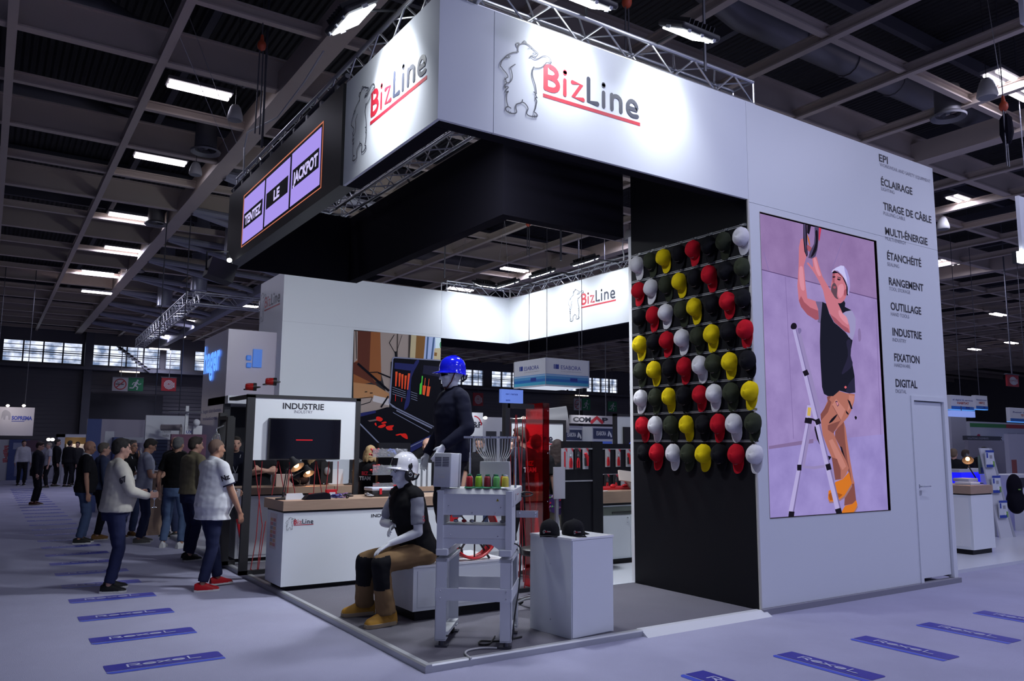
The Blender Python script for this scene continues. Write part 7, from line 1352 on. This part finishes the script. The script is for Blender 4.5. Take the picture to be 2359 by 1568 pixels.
for px in (112, 121): q = at(px, 1012, 25); tag(MB().ell(tuple(q), (.06, .06, .05)).build('spot_lamp', emis('spot_glow', (1, .9, .8), 4)), f'small bright spot lamp {"left" if px < 115 else "right"} of the pair over the far crowd', 'lamp')
x0, x1, z0, z1, y = face_y(202, 966, 380, 1115, 19); w = x1-x0; t = thing('photo_wall', 'photo wall of a lamp and a blue blind behind the group of men', 'poster', (x0, y, 0)); MB().bx(0, w, 0, .1, 0, z1).build('panel', mat('photo_lilac', (.34, .31, .40), .5), t)
X_ = lambda px: (px-202)/178*w; Z_ = lambda py: z1-(py-966)/149*z1*.98
MB().bx(0, X_(232), -.006, 0, 0, z1).build('blue_margin', stand_b, t); m = MB().bx(X_(328), w, -.006, 0, 0, z1); bl = m.build('blind_photo', mat('photo_blue', (.07, .09, .16), .5), t); m = MB()
for k in range(12): m.bx(X_(352), w, -.009, -.006, Z_(975+k*6)-.012, Z_(975+k*6))
m.build('blind_slats', stand_d, bl); m = MB(); m.poly([(X_(240), -.007, Z_(1012)), (X_(262), -.007, Z_(1012)), (X_(260), -.007, Z_(986)), (X_(241), -.007, Z_(986))]); m.build('lamp_photo', lit_w, t); m = MB().bx(X_(256), X_(305), -.35, 0, 0, Z_(996)); m.build('blue_cabinet', stand_b, t); MB().bx(X_(275), X_(325), -.36, -.30, Z_(1005), Z_(996)).bx(X_(275), X_(290), -.36, -.30, 0, Z_(1005)).build('white_arch', stand_w, t)
t, w, h, z0 = board('lit_board', 'white lit board with grey writing behind the smiling man', 'board', 337, 957, 428, 1012, 17.5, lit_w, .1); say(t, 'renité', w*.42, h*.30, h*.10, None, brand_grey); say(t, 'italie', w*.42, h*.12, h*.10, None, brand_grey); 
a, b = at(372, 984, 17), at(417, 984, 17); tag(MB().tube([tuple(a), tuple(b)], .07, 14).bx(b[0]-.03, b[0]+.03, b[1]-.02, b[1]+.02, 0, b[2]).build('pale_cylinder', mat('cyl_grey', (.25, .22, .24), .5), smooth=50), 'pale horizontal cylinder in front of the white lit board', 'cylinder')
a = at(427, 985, 16.5); tag(MB().bx(a[0]-.01, a[0]+.05, a[1], a[1]+.05, 0, at(427, 934, 16.5)[2]).build('grey_post', alu_dull), 'thin grey post between the lit board and the tall white tower', 'post'); a = at(390, 949, 16.6); b = at(466, 949, 16.4); tag(MB().tube([tuple(a), tuple(b)], .02, 6).build('cross_bar', alu_dull), 'thin horizontal bar before the tall white tower', 'bar')
for px, l in ((436, 'left'), (456, 'right')): t, w, h, z0 = board('round_board', f'small rounded white board, the {l} one below the tall tower', 'board', px-10, 980, px+9, 1000, 16.2, lit_w, .08); (say(t, 'UX', .03, h*.1, h*.35, None, brand_blue) if px < 440 else None)
q = at(453, 973, 16.1); tag(MB().ell(tuple(q), (.07, .07, .07)).build('white_ball', lit_w, smooth=60), 'white ball on top of the rounded board', 'ball')
t, w, h, z0 = board('stand_wall', 'dark magenta stand front behind the men at the booth edge', 'wall', 395, 1000, 470, 1110, 15.8, mat('magenta_dark', (.10, .03, .07), .6), .1, None, True)
t, w, h, z0 = board('oak_counter', 'pale oak counter front behind the man in the grey T-shirt', 'counter', 345, 1085, 390, 1190, 14.2, wood, .5, None, True)
# tall white tower with glowing letters
c = at(522, 850, 16.5); zt = at(522, 755, 16.5)[2]; zl = at(522, 912, 16.5)[2]; yb = onx(468, 860, c[0])[1]
t = thing('brand_tower', 'tall pale tower with glowing blue hager letters', 'tower', (c[0], c[1], 0)); MB().bx(0, 4.0, 0, .12, zl-.1, zt).bx(0, .12, .12, yb-c[1], .4, zt).build('walls', mat('tower_lilac', (.46, .42, .52), .35), t); MB().bx(0, 4, -.25, 1.5, zl-.16, zl).build('canopy', alu_dull, t); MB().bx(.5, 4, 1.5, 1.6, 0, zl-.1).build('dark_back', stand_d, t); MB().bx(.0, .12, -.0, .12, 0, zl).build('corner_post', stand_d, t)
g1 = emis('glow_blue', (.10, .28, .95), 1.6); m = MB(); p0, p1 = onx(472, 858, c[0]), onx(508, 850, c[0]); zb0 = (p0[2]+p1[2])/2
write(m, 'hager', (-.03, p0[1]-c[1], zb0), -Yv, Zv, .62, (p0[1]-p1[1]), 'l', .03); m.build('side_letters', g1, t)
for j in range(2):
    a, b = ony(567, 818+j*17, c[1]), ony(578, 830+j*17, c[1]); MB().rbox(a[0]-c[0], b[0]-c[0], -.05, -.01, b[2], a[2], .03).build('dot', mat('dot_blue', (.01, .06, .30), .4, emit=(.05, .2, .7), es=.5), t)
a, b = ony(583, 804, c[1]), ony(590, 846, c[1]); MB().bx(a[0]-c[0], b[0]-c[0]+.1, -.05, -.01, b[2], a[2]).build('stroke', MATS['dot_blue'], t); a = onx(469, 950, c[0]); 
m = MB(); 
for j in range(2): write(m, ('hager distribution', 'solutions')[j], (-.01, a[1]-c[1], a[2]-.02-j*.16), -Yv, Zv, .09, 1.6-.3*j, 'l', .0)
m.build('small_print', brand_blue, t)
# red warning lamps fixed to the column
for px, py, l in ((637, 879, 'right'), (591, 891, 'left')):
    q = at(px, py, 12.3); t = thing('beacon_lamp', f'red beacon lamp lying sideways above the frame, the {l} one', 'lamp', q); m = MB(); m.lathe([(.0, 0), (.062, 0), (.062, .05), (.0, .05)], (0, 0, 0), 18, (-1, .2, 0)); m.build('base', black_plast, t, 40); m = MB(); m.lathe([(.058, .05), (.058, .09), (.052, .15), (.04, .165), (0, .17)], (0, 0, 0), 18, (-1, .2, 0)); m.build('dome', mat('beacon_red', (.32, .012, .012), .2, emit=(.6, .03, .02), es=.02), t, 40); m = MB().bx(.0, .06, -.01, .75, -.01, .01); m.build('bracket', black_metal, t)
# trusses hanging over the tower
def far_truss(a, b, label, hgt=.3): truss(a, b, Zv, _side(a, b), .3, hgt, label, None, .022)
def _side(a, b): d = np.array(b)-np.array(a); s = np.array((-d[1], d[0], 0)); return s/np.linalg.norm(s)
a, b = onz(445, 700, 5.2), onz(322, 800, 5.2); far_truss(a, b, 'aluminium truss running away over the tall tower towards the windows'); a, b = onz(446, 700, 5.2), onz(600, 715, 5.2); far_truss(a, b, 'aluminium truss crossing behind the tall white column'); 
# ---- seen through the booth
x0, x1, z0, z1, yq = face_y(1256, 822, 1358, 888, 15.5); c = ony(1257, 855, yq); zt, zb2 = ony(1257, 823, yq)[2], ony(1257, 888, yq)[2]; xr = ony(1357, 855, yq)[0]-c[0]; yl = onx(1184, 862, c[0])[1]-yq
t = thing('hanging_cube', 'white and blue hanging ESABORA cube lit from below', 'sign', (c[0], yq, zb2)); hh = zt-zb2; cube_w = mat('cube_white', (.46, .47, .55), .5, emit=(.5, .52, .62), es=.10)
MB().bx(0, xr, 0, .06, 0, hh).build('front_face', cube_w, t); MB().bx(0, .06, .06, yl, 0, hh).build('side_face', cube_w, t); MB().bx(.06, xr, .06, yl, .01, .03).build('lit_bottom', emis('cube_glow', (.75, .82, 1.0), .75), t); m = MB(); m.bx(-.008, .0, -.008, 0, 0, hh).bx(xr-.02, xr, -.01, 0, 0, hh).bx(-.01, 0, yl-.02, yl, 0, hh); m.build('edge_strip', alu, t)
blues = [mat('band_%d' % k, lin(*c_), .5) for k, c_ in enumerate(((150, 190, 225), (80, 150, 205), (40, 110, 190), (70, 170, 205), (120, 160, 215)))]
for fx in (0, 1):
    L_ = xr if not fx else yl; O = (lambda u, v: (u, -.004, v)) if not fx else (lambda u, v: (-.004, yl-u, v)); Xd = Xv if not fx else -Yv
    for k, (v0, v1) in enumerate(((.36, .40), (.26, .36), (.16, .26), (.05, .16), (.40, .43))): m = MB(); q = [O(0, v0*hh), O(L_, v0*hh), O(L_, v1*hh), O(0, v1*hh)]; m.poly(q).build('blue_band', blues[k], t)
    m = MB(); write(m, 'ESABORA', O(L_*.34, hh*.62), Xd, Zv, hh*.15, L_*.46, 'l', .0); 
    for k in range(3): u = L_*(.18+k*.035); m.poly([O(u, hh*.62), O(u+L_*(.02+.012*k), hh*.62-.0*k), O(u+L_*(.02+.012*k), hh*.79), O(u, hh*.78)])
    m.build('lettering', brand_blue, t); m = MB(); write(m, 'La suite logicielle des installateurs', O(L_*.34, hh*.53), Xd, Zv, hh*.045, L_*.48, 'l', -.01); m.build('small_print', brand_grey, t); O = (lambda u, v: (u, -.007, v)) if not fx else (lambda u, v: (-.007, yl-u, v)); MB().poly([O(L_*.55, hh*.2), O(L_*.72, hh*.2), O(L_*.72, hh*.32), O(L_*.55, hh*.32)]).build('badge', brand_blue, t)
for k, (u, v) in enumerate(((.1, .1), (xr-.1, .1), (.3, yl-.1))): MB().tube([(u, v, hh), (u, v, 8.62-zb2)], .006, 5).build('suspension_wire', steel_dark, t)
t, w, h, z0 = board('blue_display', 'small blue display board left under the ESABORA cube', 'display', 1155, 897, 1205, 928, 12.5, mat('display_blue', (.07, .12, .36), .5, emit=(.14, .24, .75), es=.55), .06); say(t, 'mon 1 c’est facile', w*.2, h*.6, h*.13, w*.55, brand_blue); say(t, 'quama', w*.2, h*.15, h*.13, w*.2, brand_blue)
MB().bx(w*.2, w*.25, .07, .1, -z0, 0).build('post', steel_dark, t)
t, w, h, z0 = board('comap_board', 'grey COMAP board lit from above', 'board', 1316, 957, 1418, 976, 20, mat('comap_grey', (.40, .38, .40), .5), .08); k = w/102; say(t, 'COM', k*4, h*.22, h*.56, k*40, mat('comap_ink', (.012, .012, .02), .5), 'l', .05); say(t, 'P', k*70, h*.22, h*.56, k*14, MATS['comap_ink'], 'l', .05)
m = MB(); m.strip([(k*46, h*.22), (k*58, h*.78), (k*70, h*.22)], .045, (0, -.004, 0), Xv, Zv); m.build('red_letter', mat('comap_red', (.35, .02, .03), .5), t); p_ = at(1365, 950, 19.6); point('board_light', tuple(p_), 6, (.95, .95, 1), .05)
t, w, h, z0 = board('rp_board', 'white R&P board with a red arc behind the standing dummy', 'board', 1086, 950, 1112, 1004, 16, lit_w, .08); say(t, 'R&P', -w*.3, h*.36, h*.26, w*1.25, ink); m = MB(); m.strip(arc(w*.25, h*.42, w*.62, h*.42, 88, 8, 10), .012, (0, -.004, 0), Xv, Zv); m.build('red_arc', logo_red, t); p_ = at(1092, 946, 15.6); point('board_light', tuple(p_), 5, (.95, .95, 1), .05)
t, w, h, z0 = board('stand_wall', 'pale stand wall with windows and bright spots behind the thread comb', 'wall', 1108, 962, 1250, 1130, 18, pale, .1, None, True); m = MB()
for k in range(4): m.bx(w*(.08+k*.22), w*(.24+k*.22), -.01, 0, h*.45, h*.86)
m.build('windows', stand_d, t)
for px in (1118, 1206): q = at(px, 962, 17.6); tag(MB().ell(tuple(q), (.045, .045, .035)).tube([tuple(q), (q[0], q[1]+.5, q[2]-.02)], .008, 5).build('spot_lamp', emis('spot_glow', (1, .9, .8), 4)), f'bright spot lamp over the pale wall, {"beside the R&P board" if px < 1150 else "between the red cords"}', 'lamp')
a, b = at(1225, 975, 13.2), at(1308, 965, 13.2); tag(MB().tube([tuple(a), tuple(b)], [.22, .22], 18).build('white_duct_sign', mat('cyl_white', (.40, .40, .44), .5), smooth=50), 'big white rounded tube sign behind the red acrylic frame', 'sign')
t, w, h, z0 = board('sign_frame', 'black-framed white logo panel partly behind the red acrylic frame', 'frame', 1178, 974, 1297, 1036, 11.2, white_panel, .05); MB().bx(-.05, w+.05, -.01, .05, h, h+.05).bx(w, w+.05, -.01, .05, -(z0-ZF), h).bx(-.05, 0, -.01, .05, -(z0-ZF), h).build('steel_frame', black_metal, t); logo(t, (w*.22, 0, h*.2), Xv, Zv, w*.58)
for px0, px1, py0, l in ((1298, 1342, 986, 'left'), (1364, 1413, 983, 'right')):
    t, w, h, z0 = board('info_kiosk', f'white kiosk with dark blue ESABORA header, the {l} one', 'kiosk', px0, py0, px1, py0+34, 16, stand_w, .3, None, True); hz = .24; MB().bx(w*.05, w*.95, -.01, 0, h-hz, h-.03).build('header', mat('header_navy', (.02, .03, .09), .5), t); say(t, 'ESABORA', w*.18, h-hz+.07, .085, w*.46, lit_w, y=-.014); m = MB(); m.strip([(w*.74, h-hz+.07), (w*.78, h-hz+.15), (w*.84, h-hz+.10), (w*.88, h-hz+.05)], .02, (0, -.014, 0), Xv, Zv); m.build('emblem', lit_w, t); MB().bx(w*.08, w*.92, -.01, 0, h-.75, h-hz-.05).build('display', mat('kiosk_blue', (.02, .04, .16), .3, emit=(.03, .06, .3), es=.6), t)
t, w, h, z0 = board('sign_frame', 'black-framed white OUTILLAGE panel with dark display behind the caps wall post', 'frame', 1421, 960, 1520, 1022, 13.0, white_panel, .05); MB().bx(-.05, 0, -.01, .05, -(z0-ZF), h+.04).bx(-.05, w, -.01, .05, h, h+.04).build('steel_frame', black_metal, t); k = w/99; say(t, 'OUTILLAGE', k*30, h-k*11, k*8.5, None, ink, 'l', .022); d = MB().bx(k*13, w, -.04, 0, -.35, h-k*18).build('display', led_black, t); m = MB()
for cc, hw_, p in BEAR2: m.strip(smooth_path([(k*32+(a_+.22)*k*55, -.1+b_*k*55) for a_, b_ in p], 2), .004, (0, -.043, 0), Xv, Zv)
m.build('blue_bear', emis('bear_blue', (.10, .14, .75), 1.0), d)
t, w, h, z0 = board('stand_wall', 'grey stand wall under the COMAP board', 'wall', 1290, 982, 1480, 1120, 24, pale, .1, None, True)
# ---- right edge
t = thing('side_platform', 'white raised floor of the neighbouring stand at right', 'platform', (0, 0, 0)); f0 = onz(2212, 1321)[1]; MB().bx(XE+.02, 14.5, f0+.02, 2.6, 0, .045).build('deck', white_floor, t)
p0, p1 = onz(2210, 1280, .05), onz(2289, 1275, .05); x0 = p0[0]; y0 = (p0[1]+p1[1])/2; cdp = np.dot(np.array([x0, y0, .05])-CAM, FWD); zt = ony(2250, 1137, y0)[2]; ztt = ony(2250, 1118, y0)[2]
xl, xr_ = ony(2240, 1200, y0)[0], ony(2290, 1200, y0)[0]
t = thing('side_counter', 'white counter with oak top just right of the storage room', 'counter', (0, 0, 0)); MB().bx(xl, xr_, y0, y0+.75, .12, zt-.02).build('body', white_panel, t); MB().bx(xl+.04, xr_-.04, y0+.04, y0+.7, .045, .12).build('plinth', black_panel, t); MB().bx(xl-.01, xr_+.01, y0-.01, y0+.76, zt, ztt).build('top', wood, t); MB().bx(xl+.01, xr_-.01, y0+.005, y0+.74, zt-.02, zt).build('shadow_gap', black_panel, t)
MB().bx(xl-.003, xl, y0+.04, y0+.72, .16, zt-.06).build('side_panel', white_gloss, t)
q = lambda px, py, dy=.3: ony(px, py, y0+dy); b = q(2252, 1117, .35); desk_lamp((b[0], b[1], ztt), tuple(q(2232, 1075, .35)), tuple(q(2228, 1052, .35)), (-.6, -.4, -.6), 'black desk lamp on the counter right of the storage room')
for k, (px, lab, c_) in enumerate(((2226, 'white books lying on the side counter', lit_w), (2222, 'grey device on the books of the side counter', pale))): b = q(px, 1116, .25+.1*k); tag(MB().rbox(b[0]-.15, b[0]+.13, y0+.10+.1*k, y0+.35+.1*k, ztt+.045*k, ztt+.045+.05*k, .01).build('book_stack' if not k else 'grey_device', c_), lab, 'books' if not k else 'device')
a = at(2252, 1105, 16.2); t = thing('blue_desk', 'desk front glowing deep blue behind the desk lamp', 'desk', (a[0]-.62, a[1], 0)); MB().bx(0, 1.3, 0, .5, 0, a[2]+.16).build('front', mat('desk_blue', (.01, .01, .2), .4, emit=(.008, .008, 1.0), es=.9), t); MB().bx(-.1, 1.4, -.02, .6, a[2]+.16, a[2]+.22).build('top', stand_w, t)
# brochure stand
bb = onz(2324, 1243, .0); t = thing('brochure_stand', 'leaning white brochure stand with three leaflets at right', 'stand', (bb[0], bb[1], 0), -.12); hgt = at(2290, 1032, np.dot(bb-CAM, FWD))[2]
m = MB(); m.prism([(-.22, 0, .03), (.14, 0, .03), (.02, .25, hgt), (-.26, .25, hgt)], (0, .03, 0)); m.build('panel', stand_w, t); m = MB(); m.prism([(.14, -.01, .03), (.20, -.01, .03), (.07, .24, hgt), (.02, .24, hgt)], (0, .05, 0)); m.build('side_rail', alu_dull, t); MB().bx(-.25, .35, -.1, .5, 0, .03).build('base', alu_dull, t); m = MB(); m.prism([(.1, .3, .03), (.16, .3, .03), (.05, .28, hgt*.9), (.0, .28, hgt*.9)], (0, .03, 0)); m.build('rear_strut', alu_dull, t)
for k, (z, xo) in enumerate(((hgt*.80, -.13), (hgt*.52, -.10), (hgt*.25, -.06))):
    yy = .25*z/hgt-.05; lf = MB().bx(xo-.13, xo+.11, yy, yy+.02, z-.02, z+.29).build('leaflet', mat('leaflet_white', (.52, .55, .62), .4), t); MB().bx(xo-.13, xo+.11, yy-.003, yy, z+.25, z+.29).bx(xo-.13, xo+.08, yy-.003, yy, z-.02, z+.03).bx(xo-.11, xo-.07, yy-.003, yy, z+.15, z+.24).build('print', brand_blue, lf); MB().ell((xo+.03, yy-.003, z+.06), (.035, .004, .035)).build('seal', lit_w, lf); MB().bx(xo+.06, xo+.11, yy-.003, yy, z-.01, z+.09).build('green_corner', mat('leaf_green', (.16, .33, .06), .5), lf); MB().bx(xo-.02, xo+.05, yy-.003, yy, z+.14, z+.20).build('photo', brand_grey, lf)
a = at(2338, 1137, 15); t = thing('backpack', 'black backpack hanging behind the brochure stand', 'bag', a); m = MB(); m.ell((0, 0, .12), (.17, .13, .26)); m.ell((.02, 0, -.14), (.23, .15, .24)); bm = remesh(m, .03, 3); bm.materials.append(black_fab); link('body', bm, t); MB().bx(-.14, -.06, -.14, -.13, .08, .10).build('green_tag', mat('leaf_green', (.16, .33, .06), .5), t)
a = at(2262, 1070, 14.9); t = thing('leaflet_box', 'green and blue picture leaflet behind the blue desk', 'leaflet', a); MB().box((0, 0, 0), (.2, .04, .34)).build('card', mat('leaf_mix', (.18, .26, .22), .5), t); MB().box((0, -.022, -.1), (.18, .005, .1)).build('print', brand_blue, t)
t, w, h, z0 = board('cahors_wall', 'white CAHORS stand wall with green and red stripe', 'wall', 2234, 974, 2420, 1120, 23, stand_w, .1, None, True); k = w/186; g_ = k*4; MB().bx(0, k*83, -.01, 0, h-g_*1.6, h-g_*.5).build('green_stripe', mat('stripe_green', (.03, .22, .05), .5), t); MB().bx(k*83, w, -.01, 0, h-g_*1.6, h-g_*.5).build('red_stripe', mat('stripe_red', (.40, .03, .03), .5), t); say(t, 'CAHORS', k*26, h-k*24, k*7.5, k*46, ink, 'l', .01); m = MB(); m.strip(arc(k*18, h-k*20, k*4.6, k*4.6, 60, 320, 12), k*1.2, (0, -.004, 0), Xv, Zv); m.build('emblem', mat('cahors_pink', (.42, .01, .06), .5), t)
MB().bx(k*86, k*106, -.01, 0, h-k*50, h-k*12).bx(k*110, k*128, -.01, 0, h-k*50, h-k*12).build('picture', pale, t); m = MB()
for j in range(3): m.bx(k*112, k*124, -.014, -.01, h-k*(22+j*10), h-k*(16+j*10))
m.build('shelf_photos', brand_blue, t)
t, w, h, z0 = board('title_strip', 'dark strip with SOLUTIONS LOGEMENTS under the CAHORS board', 'sign', 2226, 1004, 2305, 1014, 22, mat('strip_dark', (.05, .055, .07), .6), .1); say(t, 'SOLUTIONS LOGEMENTS', w*.03, h*.25, h*.42, w*.6, pale)
t, w, h, z0 = board('stand_wall', 'lilac stand partition behind the brochure stand', 'wall', 2230, 1014, 2326, 1130, 21.5, mat('partition_lilac', (.30, .28, .32), .6), .1, None, True)
t, w, h, z0 = board('stand_wall', 'pale partition with three pictures at the right edge', 'wall', 2322, 1000, 2400, 1130, 20, pale, .1, None, True); k = w/78
for j in range(2): MB().bx(k*4, k*16, -.01, 0, h*(.50-.28*j), h*(.68-.28*j)).build('picture', mat('pic_red', (.25, .06, .05), .5), t)
t, w, h, z0 = board('white_desk', 'white and dark desk at the right edge behind the backpack', 'desk', 2330, 1093, 2420, 1200, 16, stand_w, .6, None, True); MB().bx(-.02, w, -.02, 0, h*.78, h*.95).build('dark_band', stand_d, t)
for px0, px1, py0, py1, dpt, l, tx in ((2190, 2246, 911, 943, 20, 'white and blue hanging cube reading HABITAT', ('el digital & services', 'HABITAT')), (2247, 2276, 911, 942, 20.4, 'side of the hanging cube reading HABITAT', ('Réceptionnaire', 'HBTZ')), (2326, 2420, 941, 972, 22, 'hanging cube reading TERTIAIRE at the right edge', ('Rexel digital & services', 'TERTIAIRE'))):
    t, w, h, z0 = board('hanging_cube', l, 'sign', px0, py0, px1, py1, dpt, cube_w, .1); say(t, tx[0], w*.5, h*.62, h*.12, w*.86, brand_blue, 'c', .01); say(t, tx[1], w*.5, h*.38, h*.16, w*.5, mat('orange_red', (.45, .08, .05), .5), 'c', .04); m = MB().bx(0, w, -.006, 0, 0, h*.22); m.build('blue_band', blues[2], t); MB().bx(w*.6, w*.75, -.012, -.006, h*.1, h*.2).build('badge', brand_blue, t); MB().tube([(w*.5, .05, h), (w*.5, .05, 8.62-z0)], .008, 5).build('suspension_wire', steel_dark, t); MB().bx(0, w, .0, .1, -.02, 0).build('lit_bottom', emis('cube_blue_glow', (.1, .35, 1.0), .8), t)
t, w, h, z0 = board('blue_display', 'lit pale blue display under the HABITAT cube', 'display', 2192, 946, 2247, 960, 19.5, mat('display_pale', (.1, .15, .4), .5, emit=(.25, .35, .85), es=.7), .1); MB().tube([(w*.5, .05, h), (w*.5, .05, h+.12)], .01, 5).build('bracket', steel_dark, t)
t, w, h, z0 = board('white_banner', 'white hanging panel at the right edge beside the heading TIRAGE DE CÂBLE', 'panel', 2347, 460, 2400, 582, 12, stand_w, .05); MB().tube([(w*.5, .02, h), (w*.5, .02, 8.62-z0)], .008, 5).build('suspension_wire', steel_dark, t)
t, w, h, z0 = board('white_banner', 'white hanging panel cut by the upper right corner', 'panel', 2352, -60, 2420, 66, 9, stand_w, .05)
q = at(2355, 592, 11.8); t = thing('floodlight', 'floodlight under the white hanging panel at the right edge', 'floodlight', q); MB().box((0, 0, 0), (.16, .1, .16)).build('lens', flood_on, t); MB().box((0, .07, 0), (.18, .06, .18)).build('housing', black_metal, t)
for px, py, l in ((2150, 1060, 0),): pass
# generic lower stands far away, so that no gap shows bare wall
random.seed(21)
for px0, px1, py0, dpt, lab in ((470, 520, 1000, 21, 'low pale stand beyond the tall tower'), (2190, 2236, 960, 24, 'lilac stand front beside the storage wall edge'), (1440, 1480, 985, 26, 'far pale stand beside the caps wall post'), (1130, 1320, 1002, 27, 'long low far stand behind the thread comb')): board('far_stand', lab, 'stand', px0, py0, px1, 1120, dpt, pale, .3, None, True)
